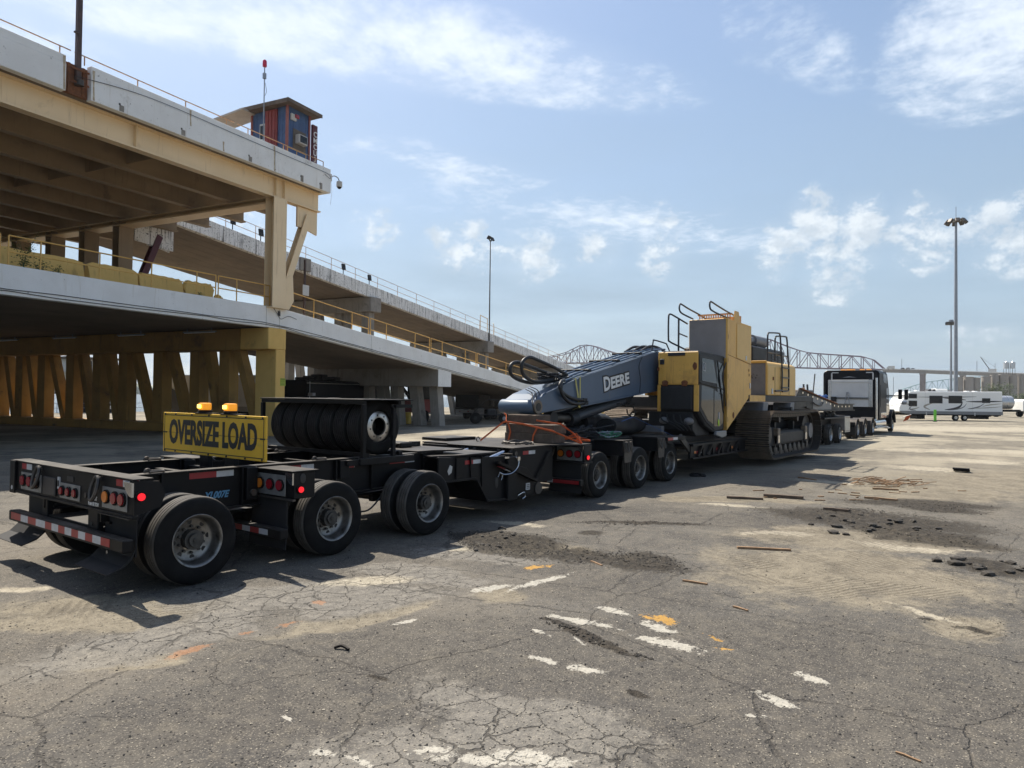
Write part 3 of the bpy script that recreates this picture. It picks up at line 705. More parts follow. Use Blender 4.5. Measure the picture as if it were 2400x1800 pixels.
MB().tube(smoothpath([(-.2, -.03, 6.66), (.1, -.04, 6.35), (.35, -.04, 6.1), (.9, -.04, 6.3), (1.5, -.03, 6.2)], 5), .012, 5).build('cable', HOSE, LR)
MB().box(.16, .3, -.05, -.005, 6.25, 6.5).build('junction_box', HOSE, LR)

# yellow pier: N-shaped frames of upright and raking legs under a deep cap
YP = thing('yellow_pier', 'yellow painted concrete pier of upright and raking legs beneath the lower deck', 'bridge pier', (0, 0, 0), RAMP)
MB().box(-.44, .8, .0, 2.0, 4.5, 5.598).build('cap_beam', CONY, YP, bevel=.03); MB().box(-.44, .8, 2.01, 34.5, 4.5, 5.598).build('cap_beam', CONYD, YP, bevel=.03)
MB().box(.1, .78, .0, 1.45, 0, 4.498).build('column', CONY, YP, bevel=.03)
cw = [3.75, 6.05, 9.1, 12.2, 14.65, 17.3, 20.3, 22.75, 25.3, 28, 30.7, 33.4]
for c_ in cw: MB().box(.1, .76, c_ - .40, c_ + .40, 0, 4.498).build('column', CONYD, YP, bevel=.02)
for c_, p_ in zip(cw, [.75] + cw[:-1]):
    a = c_ - .80; b_ = p_ + .62
    if a - b_ < .9: b_ = a - 1.05
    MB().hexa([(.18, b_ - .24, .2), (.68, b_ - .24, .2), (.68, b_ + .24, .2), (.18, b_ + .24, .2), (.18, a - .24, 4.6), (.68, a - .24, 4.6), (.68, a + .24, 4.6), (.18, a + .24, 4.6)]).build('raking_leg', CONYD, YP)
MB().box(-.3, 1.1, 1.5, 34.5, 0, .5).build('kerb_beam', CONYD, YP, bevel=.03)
nm_ = MB().box(.83 - .045, .83 - .02, .06, .5, 2.62, 3.02); m_ = MB().box(.782, .79, .25, .6, 0, .1)
tag_ = thing('notice_plate', 'small yellow-green notice fixed to the yellow pier column', 'notice', (.79, .2, 2.75), RAMP)
# it faces +s/-w: fixed to the outer face of the end column
MB().box(.42, .78, -.02, -.002, 2.62, 3.02).build('plate', mat('notice_green', (.34, .42, .03), rough=.5), tag_)
for k in range(4): MB().box(.46, .74, -.023, -.0205, 2.68 + k * .075, 2.70 + k * .075).build('print_line', mat('notice_ink', (.12, .16, .02), rough=.6), tag_)
MB().box(.44, .76, -.024, -.0205, 2.955, 3.0).build('heading_band', mat('notice_ink', (.12, .16, .02)), tag_)

# grey piers
def grey_pier(name, label, s0, s1, w0, w1, zb, zt_, legs, group=None, white_end=False, lean=0.):
    t = thing(name, label, 'bridge pier', ((s0 + s1) / 2, (w0 + w1) / 2, 0), RAMP, group)
    MB().box(s0, s1, w0, w1, zb, zt_).build('cap_beam', CONG, t, bevel=.04)
    if white_end: MB().box(s0, s1, w0 - .012, w0 - .001, zb, zt_).build('painted_end', CONW, t)
    sc_ = (s0 + s1) / 2
    for k, w_ in enumerate(legs):
        if lean:
            ln = lean * (1 if k % 2 else .6)
            MB().hexa([(sc_ - .38, w_ - .36 - ln, 0), (sc_ + .38, w_ - .36 - ln, 0), (sc_ + .38, w_ + .36 - ln, 0), (sc_ - .38, w_ + .36 - ln, 0), (sc_ - .38, w_ - .36, zb), (sc_ + .38, w_ - .36, zb), (sc_ + .38, w_ + .36, zb), (sc_ - .38, w_ + .36, zb)]).build('column', CONG, t, bevel=.02)
        else: MB().box(sc_ - .4, sc_ + .4, w_ - .42, w_ + .42, 0, zb - .002).build('column', CONG, t, bevel=.03)
        if k + 1 < len(legs) and not lean:
            a, b_ = w_ + .9, legs[k + 1] - .55
            MB().hexa([(sc_ - .3, a - .3, 0), (sc_ + .3, a - .3, 0), (sc_ + .3, a + .3, 0), (sc_ - .3, a + .3, 0), (sc_ - .3, b_ - .3, zb), (sc_ + .3, b_ - .3, zb), (sc_ + .3, b_ + .3, zb), (sc_ - .3, b_ + .3, zb)]).build('raking_leg', CONG, t)
    return t


grey_pier('ramp_pier', 'grey concrete pier with a white painted cap end under the near ramp', 15.7, 17.45, 0, 11.6, 2.87, 4.2, (.75, 2.5, 4.2, 5.5, 6.9, 8.2, 9.5, 10.9), white_end=True, lean=.45)
BR = thing('rear_ramp', 'rear concrete ramp with peeling white fascia sloping down behind the near ramp', 'ramp', (0, 12, 0), RAMP)
zr = lambda s: 13.86 - .1046 * (s - 5)
for a, b_ in ((3.2, 15.5), (15.53, 24), (24.03, 34.6), (34.63, 45.4), (45.43, 56), (56.03, 66.6), (66.63, 88), (88.03, 128)):
    MB().prism([(a, zr(a)), (a, zr(a) - 1.1), (b_, zr(b_) - 1.1), (b_, zr(b_))], 'Y', 12, 12.4).build('fascia', CONW2, BR, bevel=.02)
    for k in range(9):
        w0, w1 = 12.41 + k * 1.15, 12.41 + k * 1.15 + 1.11
        MB().prism([(a, zr(a) - .1), (a, zr(a) - 1.0), (b_, zr(b_) - 1.0), (b_, zr(b_) - .1)], 'Y', w0, w1).build('deck_beam', SOFF, BR)
MB().box(14.34, 15.5, 11.82, 12.0, zr(15) - 1.0, zr(15) + .02).build('splice_block', CONG, BR, bevel=.02)
for s_, lb in ((23.7, 'tallest grey pier under the rear ramp, nearest the lower deck'), (45.4, 'middle grey pier under the rear ramp below the light pole'), (66.6, 'low grey pier under the rear ramp behind the boom hoses')):
    z1 = zr(s_) - 1.02
    grey_pier('rear_ramp_pier', lb, s_ - .75, s_ + .75, 11.7, 22.6, z1 - 1.3, z1, (12.6, 15.7, 18.8, 21.9), 'piers under the rear ramp')
grey_pier('rear_ramp_pier', 'farthest grey pier under the rear ramp, mostly hidden behind the excavator', 87.3, 88.7, 11.7, 22.6, zr(88) - 2.2, zr(88) - 1.02, (12.6, 17, 21.9), 'piers under the rear ramp')

# railings: each post and rail a part
def railing(name, label, posts, zf, w_, m, h=(1.05, .52), r=.028, runs=None, group='painted guard rails on the decks and ramps', post_h=None):
    t = thing(name, label, 'railing', (posts[0], w_, zf(posts[0])), RAMP, group)
    for s_ in posts:
        MB().cyl((s_, w_, zf(s_) - .03), (s_, w_, zf(s_) + (post_h or h[0])), r, 8).build('post', m, t, smooth=40)
    for a, b_ in runs or [(posts[0], posts[-1])]:
        for hh in h:
            n_ = max(1, int((b_ - a) / 12)); xs = [a + (b_ - a) * i / n_ for i in range(n_ + 1)]
            MB().tube([(x_, w_, zf(x_) + hh) for x_ in xs], r, 8).build('rail', m, t, smooth=40)
    return t


flat = lambda s: 6.68
railing('guard_rail', 'yellow two-rail guard rail on the flat lower deck edge, in front of the barriers', [-26, -23.5, -21.2, -18.8, -16.4, -14.1, -13.0, -12.72, -11.61, -9.34, -7.03, -4.73, -3.67, -3.52, -2.42, -.64, -.27], flat, .14, RAILY, (1.08, .5), runs=[(-26, -13.0), (-12.72, -3.67), (-3.52, -.27)])
railing('guard_rail', 'yellow two-rail guard rail running down the edge of the near ramp', [.42, 3.0, 6.29, 7.86, 8.05, 9.69, 12.93, 14.72, 14.92, 16.4, 19.73, 21.38, 21.58, 23.06, 26.62, 30.1, 33.4, 33.6, 35.28, 39, 43, 47], zt, .14, RAILY, (1.05, .35), runs=[(.42, 7.86), (8.05, 14.72), (14.92, 21.38), (21.58, 33.4), (33.6, 47)])
railing('guard_rail', 'single low pinkish rail along the top of the upper deck parapet', [-30, -26.5, -23, -19.5, -15.5, -11.55, -10.62, -8.41, -6.12, -3.9, -2.61, -.28, 2.05, 2.7], lambda s: 14.66, -.62, RAILC, (.32,), .024, runs=[(-30, -11.15), (-11.0, -3.45), (-3.27, 2.7)])
railing('guard_rail', 'thin rusty two-rail guard rail along the rear ramp against the sky', [4.5, 7.4, 10.08, 12.42, 15.23, 18.22, 21.3, 24.44, 27.5, 30.64, 33.81, 36.99, 40.18, 43.44, 46.95, 49.87, 53.21, 56.3, 59.84, 63.07, 66.51, 70, 74, 78, 82, 86], zr, 12.15, RAILC, (1.0, .45), .022)

# broken yellow road barriers along the lower deck
def barrier(label, s0, s1, h, jag=0.):
    prof = [(-.3, 0), (-.3, .08), (-.17, .33), (-.09, h), (.09, h), (.17, .33), (.3, .08), (.3, 0)]
    n_ = 12; mb = MB(); vs = []
    for i in range(n_ + 1):
        f = i / n_; s_ = s0 + (s1 - s0) * f
        for (q, z_) in prof:
            e = 0
            if z_ == h: e = random.uniform(-.02, .02) - (.14 * jag if i in (0, n_) else .03 * jag * random.random())
            sx = (random.uniform(-.05, .05) * jag if i in (0, n_) else 0)
            vs.append((s_ + sx, 1.5 + q, 6.6 + max(0, z_ + e)))
    m_ = len(prof)
    fs = [(i * m_ + j, (i + 1) * m_ + j, (i + 1) * m_ + (j + 1) % m_, i * m_ + (j + 1) % m_) for i in range(n_) for j in range(m_)]
    mb.add(vs, fs + [tuple(range(m_))[::-1], tuple(n_ * m_ + j for j in range(m_))])
    return solo(mb, 'road_barrier', CONY, label, 'road barrier', ((s0 + s1) / 2, 1.5, 6.6), RAMP, 'yellow concrete barriers on the lower deck')


barrier('first yellow concrete barrier at the left edge, behind a sapling', -13.6, -9.22, .97, .6)
barrier('yellow concrete barrier second from the left on the lower deck', -9.0, -6.8, .97, .8)
barrier('yellow concrete barrier third from the left with a sloping broken end', -6.7, -4.5, .93, 1.)
barrier('short crumbling yellow barrier with weeds at its foot', -4.32, -2.75, .95, 2.)
barrier('yellow concrete barrier far left, out past the frame edge', -18, -13.75, .97, .6)
mb = MB()
for k in range(7): mb.ball((-2.45 + k * .14 + random.uniform(-.05, .05), 1.5 + random.uniform(-.2, .2), 6.66 + random.random() * .3 * (1 - k / 8)), random.uniform(.12, .26), 3, (1, 1, .8))
solo(mb, 'barrier_rubble', CONY, 'lumps of broken yellow concrete beside the crumbling barrier end', 'rubble', (-2.1, 1.5, 6.6), RAMP)

# weeds rooted at the deck edge
def sapling(label, s_, w_, z_, h, n_, spread):
    t = thing('sapling', label, 'plant', (s_, w_, z_), RAMP)
    stem = MB(); lf = MB()
    for k in range(5):
        a = random.uniform(0, 2 * pi); lean = spread * random.uniform(.2, .9)
        pts = [(s_ + cos(a) * lean * f * f, w_ + sin(a) * lean * f * f * .5, z_ + h * f * random.uniform(.9, 1.0) * (1 if k == 0 else .75)) for f in (0, .25, .5, .75, 1)]
        stem.tube(pts, .014, 5, r2=.005)
        for _ in range(n_):
            f = random.uniform(.25, 1.05); q = Vector(pts[min(4, int(f * 4))])
            q += Vector((random.gauss(0, .16 * spread), random.gauss(0, .1 * spread), random.gauss(0, .09)))
            R_ = Matrix.Rotation(random.uniform(0, 6.3), 3, 'Z') @ Matrix.Rotation(random.uniform(-.7, .7), 3, 'X'); l = random.uniform(.05, .11)
            lf.add([q + R_ @ Vector(v) for v in ((0, 0, 0), (l * .5, l * .3, .01), (l, 0, -.01), (l * .5, -l * .3, .01))], [(0, 1, 2, 3)])
    stem.build('stem', mat('green_stem', (.09, .11, .04), rough=.8), t); lf.build('foliage', LEAF, t, calc=False)


sapling('young sapling growing through the yellow rail at the left edge', -11.95, .6, 6.65, 1.55, 60, .75)
sapling('low weed growing beside the sapling on the deck edge', -11.4, .55, 6.65, .55, 30, .5)
sapling('green weed at the foot of the crumbling yellow barrier', -3.85, 1.0, 6.6, .42, 40, .45)
sapling('small weed hanging at the base of the rail near the sapling', -10.75, .5, 6.65, .4, 20, .5)
for k, (a, b_) in enumerate(((21.3, 23.3), (15.3, 17.6), (9.07, 11.4), (3.4, 5.85))):
    t = thing('tube_light', ('unlit tube light under the deck, leftmost of four', 'unlit tube light under the deck, second from left', 'unlit tube light under the deck, third from left', 'unlit tube light under the deck nearest the pier end')[k], 'light', (-.8, a, 5.4), RAMP, 'tube lights beneath the lower deck')
    MB().box(-.86, -.74, a, b_, 5.44, 5.50).build('housing', GALV, t); MB().cyl((-.8, a + .05, 5.42), (-.8, b_ - .05, 5.42), .02, 8).build('tube', CONW, t)
    for q in (a + .3, b_ - .3): MB().box(-.82, -.78, q, q + .05, 5.5, 5.66).build('hanger', GALV, t)

# control cabin made of siding and a container door, on the corner of the upper deck
CB = thing('control_cabin', 'blue and red control cabin with an overhanging roof on the upper deck corner', 'cabin', (1.5, 1, 13.9), RAMP)
s0, s1, w0, w1, z0, z1 = 1.55, 3.25, .95, 3.55, 13.9, 17.95
MB().box(s0, s1, w0, w1, z0, z1).build('wall', BLUE, CB)
for k in range(9):
    x_ = s0 + .08 + k * .19; MB().box(x_, x_ + .012, w0 - .012, w0 - .001, z0, z1 - .05).build('siding_batten', BLUE, CB)
for k in range(12):
    y_ = w0 + .1 + k * .21; MB().box(s0 - .012, s0 - .001, y_, y_ + .012, z0, z1 - .05).build('siding_batten', BLUE, CB)
for (a, b_) in ((s0, w0), (s1, w0), (s0, w1)): MB().box(a - .06, a + .06, b_ - .06, b_ + .06, z0, z1 + .02).build('corner_post', PINK, CB)
d_ = MB()
for k in range(7): d_.box(s0 - .09 - (.03 if k % 2 else 0), s0 - .014, 1.62 + k * .125, 1.62 + (k + 1) * .125, z0, z1 - .1)
d_.build('container_door', REDC, CB)
MB().hexa([(s0 - .45, w0 - .42, z1 + .02), (s1 + .5, w0 - .45, z1 + .02), (s1 + .5, w1 + .5, z1 - .1), (s0 - .45, w1 + .5, z1 - .1), (s0 - .45, w0 - .42, z1 + .20), (s1 + .5, w0 - .45, z1 + .20), (s1 + .5, w1 + .5, z1 + .06), (s0 - .45, w1 + .5, z1 + .06)]).build('roof', ROOF, CB)
MB().box(s0 - .48, s1 + .53, w0 - .50, w0 - .455, z1 + .0, z1 + .19).build('fascia_board', ROOF, CB); MB().box(s0 - .50, s0 - .455, w0 - .45, w1 + .5, z1 - .06, z1 + .17).build('fascia_board', ROOF, CB)
MB().hexa([(s0 - .9, w1 - .2, z1 - .14), (s0 + .5, w1 - .2, z1 - .14), (s0 + .5, w1 + 3.2, z1 - .5), (s0 - .9, w1 + 3.2, z1 - .5), (s0 - .9, w1 - .2, z1 - .04), (s0 + .5, w1 - .2, z1 - .04), (s0 + .5, w1 + 3.2, z1 - .4), (s0 - .9, w1 + 3.2, z1 - .4)]).build('canopy', mat('pale_canopy', (.5, .46, .40), (.42, .38, .33), .7), CB)
a_ = MB().box(2.15, 2.8, w0 - .34, w0 - .02, 16.05, 16.55).build('air_conditioner', GWHITE, CB, bevel=.02)
MB().box(2.21, 2.74, w0 - .352, w0 - .342, 16.12, 16.49).build('grille', DGLASS, a_)
MB().box(1.98, 2.97, w0 - .028, w0 - .014, 15.7, 16.85).build('plywood_surround', mat('old_plywood', (.10, .085, .07), (.15, .12, .095), .85), CB)
l_ = MB().box(1.75, 2.15, w0 - .12, w0 - .013, 17.25, 17.6).build('alarm_box', GWHITE, CB, bevel=.02); MB().box(1.98, 2.3, w0 - .2, w0 - .122, 17.4, 17.62).build('alarm_lamp', REDL, l_, bevel=.03)
f_ = MB().box(s0 - .03, s0 - .001, 2.55, 2.95, 15.4, 17.2).build('window', mat('cabin_frame', (.55, .55, .53), rough=.5), CB); MB().box(s0 - .04, s0 - .031, 2.6, 2.9, 15.5, 16.2).build('pane', DGLASS, f_); MB().box(s0 - .04, s0 - .031, 2.6, 2.9, 16.35, 17.1).build('pane', DGLASS, f_)
MB().box(s0 - .5, s0 - .014, 2.95, 3.45, 14.9, 15.5).build('storage_box', GWHITE, CB)
hp = MB()
for z_ in (15.05, 15.5): hp.tube([(1.2, .55, z_), (2.6, .55, z_)], .02, 6)
for x_ in (1.2, 1.9, 2.6): hp.tube([(x_, .55, 13.9), (x_, .55, 15.5)], .02, 6)
hp.build('landing_rail', RAILY, CB)
MS = thing('signal_mast', 'thin mast with a red obstruction lamp above the cabin roof', 'mast', (.45, 1.3, 13.9), RAMP)
MB().cyl((.5, 1.6, 13.9), (.5, 1.6, 19.75), .028, 8).build('pole', GALV, MS, smooth=40); MB().box(.43, .57, 1.53, 1.67, 19.1, 19.4).build('coupling_box', GALV, MS); MB().tube(smoothpath([(.55, 1.6, 18.2), (.66, 1.6, 18.5), (.55, 1.6, 18.9)], 5), .012, 5).build('cable', HOSE, MS)
MB().lathe([(19.75, .1), (19.8, .115), (20.05, .11), (20.12, .06), (20.13, .001)], (.5, 1.6, 0), 'Z', 14).build('lamp', mat('obstruction_lamp', (.55, .01, .06), rough=.3), MS, smooth=40)
CS = thing('container_post', 'tall maroon steel post lettered in white beside the cabin', 'post', (3.55, .9, 13.9), RAMP)
MB().box(3.42, 3.82, .82, .98, 13.9, 17.55).build('post', MAROON, CS, bevel=.02)
for k, ch_ in enumerate('CMCU380'):
    text(ch_, .42, WPAINT, 'letter', CS, face_m((3.62, .813, 17.0 - k * .36), (1, 0, 0), (0, 0, 1)), bold=.008)
CC = thing('security_camera', 'white dome camera on a curved arm at the deck corner', 'camera', (3.15, -.6, 14.2), RAMP)
MB().box(3.152, 3.3, -.75, -.45, 14.05, 14.45).build('bracket', GWHITE, CC, bevel=.02)
MB().tube(smoothpath([(3.3, -.6, 14.28), (3.6, -.62, 14.46), (3.9, -.64, 14.42), (4.02, -.65, 14.25)], 5), .03, 8).build('arm', GALV, CC, smooth=40)
MB().lathe([(14.26, .05), (14.24, .16), (14.0, .17), (13.94, .15)], (4.02, -.65, 0), 'Z', 18).build('housing', GWHITE, CC, smooth=40)
MB().ball((4.02, -.65, 13.95), .13, 8).build('dome', DGLASS, CC, smooth=60)
MB().tube(smoothpath([(3.25, -.7, 14.05), (3.3, -.74, 13.5), (3.2, -.76, 12.9), (3.15, -.78, 12.7)], 5), .008, 5).build('cable', GWHITE, CC)

LP = thing('light_pole', 'dark brown steel pole rising from a rusty pocket in the upper parapet', 'light pole', (-10.93, -.72, 13.35), RAMP)
MB().box(-11.02, -10.84, -.82, -.64, 13.7, 24).build('pole', POLEB, LP, bevel=.02)
for z_ in (13.75, 14.25): MB().box(-11.3, -10.56, -.86, -.83, z_, z_ + .07).build('clamp', RUST, LP)
MB().box(-11.26, -11.16, -.66, -.61, 13.4, 14.5).build('side_plate', RUST, LP); MB().box(-10.70, -10.60, -.66, -.61, 13.4, 14.5).build('side_plate', RUST, LP)
MB().cyl((-10.93, -.9, 13.68), (-10.93, -.9, 13.88), .12, 12).build('foot_cap', DSTEEL, LP); MB().box(-11.18, -11.0, -.9, -.82, 15.6, 15.66).build('step_bolt', POLEB, LP)
for z_ in (24,): MB().box(-11.6, -10.2, -.9, -.5, 24, 24.3).build('lamp_head', GALV, LP)

MP = thing('light_pole', 'slim dark light pole with two floodlights on the rear ramp', 'light pole', (45.3, 11.9, zr(45.3) - 1), RAMP)
MB().cyl((45.3, 11.9, zr(45.3) - 1), (45.3, 11.9, 20.3), .085, 10, r2=.05).build('pole', DSTEEL, MP, smooth=40)
MB().box(45.15, 45.45, 11.8, 12.0, 20.3, 20.42).build('head_bracket', DSTEEL, MP)
for q, tl in ((-.35, .6), (.45, -.5)):
    m_ = MB(); m_.box(-.3, .3, -.1, .1, -.22, .22); R_ = Matrix.Rotation(tl, 3, 'X'); m_.v = [tuple(R_ @ Vector(p) + Vector((45.3 + q, 11.9, 20.62 + .1 * abs(q)))) for p in m_.v]; m_.build('floodlight', EXD, MP, bevel=.03)
    MB().bar((45.3, 11.9, 20.4), (45.3 + q, 11.9, 20.5), .05, .05).build('arm', DSTEEL, MP)
gt = thing('rail_gate', 'yellow pipe gate frames on the rear ramp beside the light pole', 'gate', (44, 12.0, zr(44)), RAMP)
for a, hh in ((43.3, 1.6), (45.0, 1.6)):
    MB().tube([(a, 12.0, zr(a)), (a, 12.0, zr(a) + hh)], .035, 6).build('post', RAILY, gt)
MB().tube([(43.3, 12.0, zr(43.3) + 1.6), (45.0, 12.0, zr(45) + 1.55)], .035, 6).build('top_bar', RAILY, gt); MB().tube([(46.6, 12, zr(46.6)), (46.6, 12, zr(46.6) + 1.1), (46.4, 12, zr(46.6) + 1.3)], .035, 6).build('post', RAILY, gt)
for s_, lb in ((7.9, 'left of the cream column'), (10.47, 'just left of the cream column'), (19.6, 'right of the splice block'), (23.1, 'above the tallest rear pier')):
    t = thing('floodlight', 'small black floodlight on the rear ramp rail ' + lb, 'floodlight', (s_, 12.1, zr(s_)), RAMP, 'floodlights on the rear ramp rail')
    m_ = MB(); m_.box(-.2, .2, -.08, .08, -.26, .26); R_ = Matrix.Rotation(-.15, 3, 'X'); m_.v = [tuple(R_ @ Vector(p) + Vector((s_, 12.02, zr(s_) + .62))) for p in m_.v]; m_.build('lamp_body', EXD, t, bevel=.03)
    MB().bar((s_, 12.05, zr(s_) - .02), (s_, 12.05, zr(s_) + .4), .05, .05).build('bracket', EXD, t)
SP = thing('sign_post', 'rusty post carrying the blank back of a small sign on the near ramp', 'sign', (2.42, .3, 6.47), RAMP)
MB().box(2.37, 2.47, .26, .34, 6.4, 9.6).build('post', POLEB, SP)
MB().box(2.2, 2.7, .22, .25, 7.62, 8.2).build('sign_back', GWHITE, SP, bevel=.02)
# ------------------------------------------------------------------ wheels
TYW, TYR = .285, .505


def tyre_mesh(name, R_=TYR, w=TYW, n=72, grooves=(.075, .125, .18, .23)):
    """outer face at y=0, inner at y=w; second material slot is the worn tread"""
    prof = [(.03, R_ * .575), (.006, R_ * .60), (0, R_ * .68), (-.004, R_ * .78), (.002, R_ * .86), (.012, R_ * .92), (.022, R_ * .958), (.034, R_ * .982)]
    for y_ in grooves:
        y_ = y_ * w / TYW
        prof += [(y_ - .009, R_), (y_ - .006, R_ - .014), (y_ + .006, R_ - .014), (y_ + .009, R_)]
    prof += [(w - a, r) for a, r in reversed(prof[:8])]
    mb = MB().lathe(prof + [(w - .03, R_ * .56), (.03, R_ * .56)], n=n, closed=True)
    me = mb.mesh(name, smooth=38)
    me.materials.append(RUB); me.materials.append(TREAD)
    for p in me.polygons:
        c = p.center
        if hypot(c.x, c.z) > R_ - .0105: p.material_index = 1
    return me


TY = tyre_mesh('tyre'); TYF = tyre_mesh('tyre', n=44)
k_ = TYR / .505
rim_prof = [(.022, .296), (.004, .305), (.0, .300), (.006, .284), (.03, .272), (.08, .266), (.14, .258), (.165, .235), (.172, .12), (.20, .12), (.215, .24), (.21, .285)]
RIM = MB().lathe(rim_prof + [(.20, .255), (.15, .272), (.08, .280), (.03, .290)], n=56, closed=True).mesh('rim', smooth=45); RIM.materials.append(ALU2)
RIMB = RIM.copy(); RIMB.materials.clear(); RIMB.materials.append(ALU)
hb = MB().cyl((0, .19, 0), (0, .085, 0), .115, 24).cyl((0, .085, 0), (0, .055, 0), .075, 20).cyl((0, .055, 0), (0, .045, 0), .03, 12)
for k in range(10):
    a = 2 * pi * k / 10; hb.cyl((.152 * cos(a), .172, .152 * sin(a)), (.152 * cos(a), .135, .152 * sin(a)), .017, 6)
HUB = hb.mesh('wheel', smooth=40); HUB.materials.append(HUBM)
hh = MB()
for k in range(8):
    a = 2 * pi * (k + .5) / 8; hh.cyl((.208 * cos(a), .1735, .208 * sin(a)), (.208 * cos(a), .166, .208 * sin(a)), .030, 12)
HOLES = hh.mesh('hand_holes'); HOLES.materials.append(SIGNK)
R180 = Matrix.Rotation(pi, 4, 'Z')


def wheel(parent, x, y, z=TYR, far=False, dual=True, rim=None, label=None, spin=0., lo=False):
    """wheel whose outer face is at y (frame coordinates); far: on the +Y side, facing +Y"""
    b = BASE[parent.name]; rot = (R180 if far else IDN) @ Matrix.Rotation(spin, 4, 'Y')
    w_ = inst(HUB, 'wheel', parent, (x - b[0], y - b[1], z - b[2]), rot, label)
    inst(TYF if lo else TY, 'tyre', w_)
    inst(rim or RIM, 'rim', w_); inst(HOLES, 'hand_holes', w_)
    if dual: inst(TYF if lo else TY, 'tyre', w_, (0, TYW + .07, 0))
    return w_


def loop(parent, c, r1, r2, rad=.014, tilt=(0, 0, 1), m=None, name='chain_hook', out=(-1, 0, 0)):
    """a hanging open shackle loop"""
    o_, u_ = Vector(out).normalized(), Vector(tilt).normalized(); s_ = u_.cross(o_)
    pts = [Vector(c) + s_ * r1 * cos(a) + u_ * r2 * sin(a) + o_ * .03 * (1 - sin(a)) for a in [pi * (.05 + 1.9 * i / 14) + pi / 2 for i in range(15)]]
    return MB().tube(pts, rad, 6).build(name, m or DSTEEL, parent, smooth=50)


def lamp_round(parent, x, y, z, m, r=.062, axis=(-1, 0, 0)):
    """a round lens in a rubber ring, facing the axis"""
    a = Vector(axis); p = Vector((x, y, z))
    h = MB().tube([p, p + a * .022], r + .016, 18).build('lamp', RUB, parent, smooth=40)
    MB().tube([p + a * .0225, p + a * .032, p + a * .036], r, 18).build('lens', m, h, smooth=50); return h


def tape_x(parent, y, x0, xm, x1, z0, z1, side=-1):
    """red then white reflective strip on a side face"""
    t_ = .003
    a, b_ = (y - t_, y - .0006)
    MB().box(x0, xm, a, b_, z0, z1).build('red_tape', REDT, parent); MB().box(xm, x1, a, b_, z0, z1).build('white_tape', WHT, parent)


# ------------------------------------------------------------------ booster trailer at the tail of the convoy
BT_ = thing('booster_trailer', 'black three axle booster trailer at the tail of the convoy, nearest the camera', 'trailer', (6, 9.3, 0))
YR, YL = 7.6, 10.95
pn = MB(); pn.box(3.6, 3.64, YR + .02, YL - .02, .90, 1.27)
pn.build('rear_panel', BLK, BT_, bevel=.006)
MB().box(3.585, 3.80, YR, YL, 1.272, 1.288).build('top_edge', BLK, BT_, bevel=.004)
MB().box(3.58, 3.66, YR, YL, .868, .898).build('lower_edge', BLK, BT_, bevel=.004)
MB().prism([(3.60, .90), (3.60, 1.27), (3.86, 1.25), (3.93, 1.12), (3.88, .97)], 'Y', YR, YR + .018).build('end_plate', BLK, BT_)
lp_ = MB().prism([(3.60, .90), (3.60, 1.27), (3.80, 1.27), (3.80, .90)], 'Y', YL - .018, YL).build('end_plate', BLK, BT_)
MB().box(3.57, 3.598, YL - .16, YL, .86, 1.28).build('end_flange', BLK, BT_); MB().cyl((3.568, YL - .08, .93), (3.5695, YL - .08, .93), .028, 12).build('bolt_hole', WHT, BT_)
lamp_round(BT_, 3.66, YR - .001, 1.10, REDON, .040, (0, -1, 0))
for (y0, y1, z0, z1, ls) in ((9.98, 10.62, .93, 1.15, ((10.51, REDL), (10.30, REDL), (10.10, AMBL))), (8.88, 9.42, .93, 1.11, ((9.33, REDL), (9.15, REDL), (8.97, REDL))), (7.74, 8.31, .93, 1.16, ((8.19, AMBL), (7.99, REDL), (7.82, REDL)))):
    pl_ = MB().box(3.588, 3.5995, y0, y1, z0, z1).build('lamp_panel', TREADPL, BT_, bevel=.003)
    zc = (z0 + z1) / 2
    for y_, m_ in ls: lamp_round(pl_, 3.588, y_, zc + (.01 if z1 > 1.12 else 0), m_, .060 if z1 > 1.12 else .044)
MB().box(3.592, 3.5995, 9.06, 9.24, 1.14, 1.20).build('slot', SIGNK, BT_)
MB().box(3.586, 3.5995, 9.43, 9.49, 1.03, 1.17).build('catch_plate', WHT, BT_); MB().box(3.578, 3.586, 9.445, 9.475, 1.06, 1.13).build('catch', SIGNK, BT_)
MB().box(3.575, 3.5995, 9.54, 9.90, .93, 1.15).build('plate_holder', mat('dull_brown_plate', (.045, .04, .038), rough=.5), BT_, bevel=.01)
text('DO NOT', .062, WPAINT, 'lettering', BT_, face_m((3.598, 8.54, 1.00), (0, -1, 0), (0, 0, 1)), .17, .002)
text('PUSH OR TOW', .055, WPAINT, 'lettering', BT_, face_m((3.598, 8.54, .935), (0, -1, 0), (0, 0, 1)), .26, .002)
MB().cyl((3.598, 8.73, 1.02), (3.585, 8.73, 1.02), .03, 14).build('plug', DSTEEL, BT_)
for y0, y1, m_ in ((10.47, 10.62, REDT), (10.30, 10.468, WHT), (7.85, 8.0, REDT), (7.70, 7.848, WHT)): MB().box(3.596, 3.5994, y0, y1, 1.19, 1.262).build('reflective_tape', m_, BT_)
MB().prism([(7.60, 1.25), (7.78, 1.25), (7.74, 1.17), (7.66, 1.11), (7.60, 1.10)], 'X', 3.57, 3.594).build('corner_bracket', STEEL, BT_)
loop(BT_, (3.57, 10.02, 1.13), .07, .13, .022); loop(BT_, (3.57, 8.40, 1.13), .07, .13, .022)
for y_ in (10.02, 8.40): MB().cyl((3.60, y_ - .06, 1.24), (3.60, y_ + .06, 1.24), .03, 10).build('hook_pin', DSTEEL, BT_)
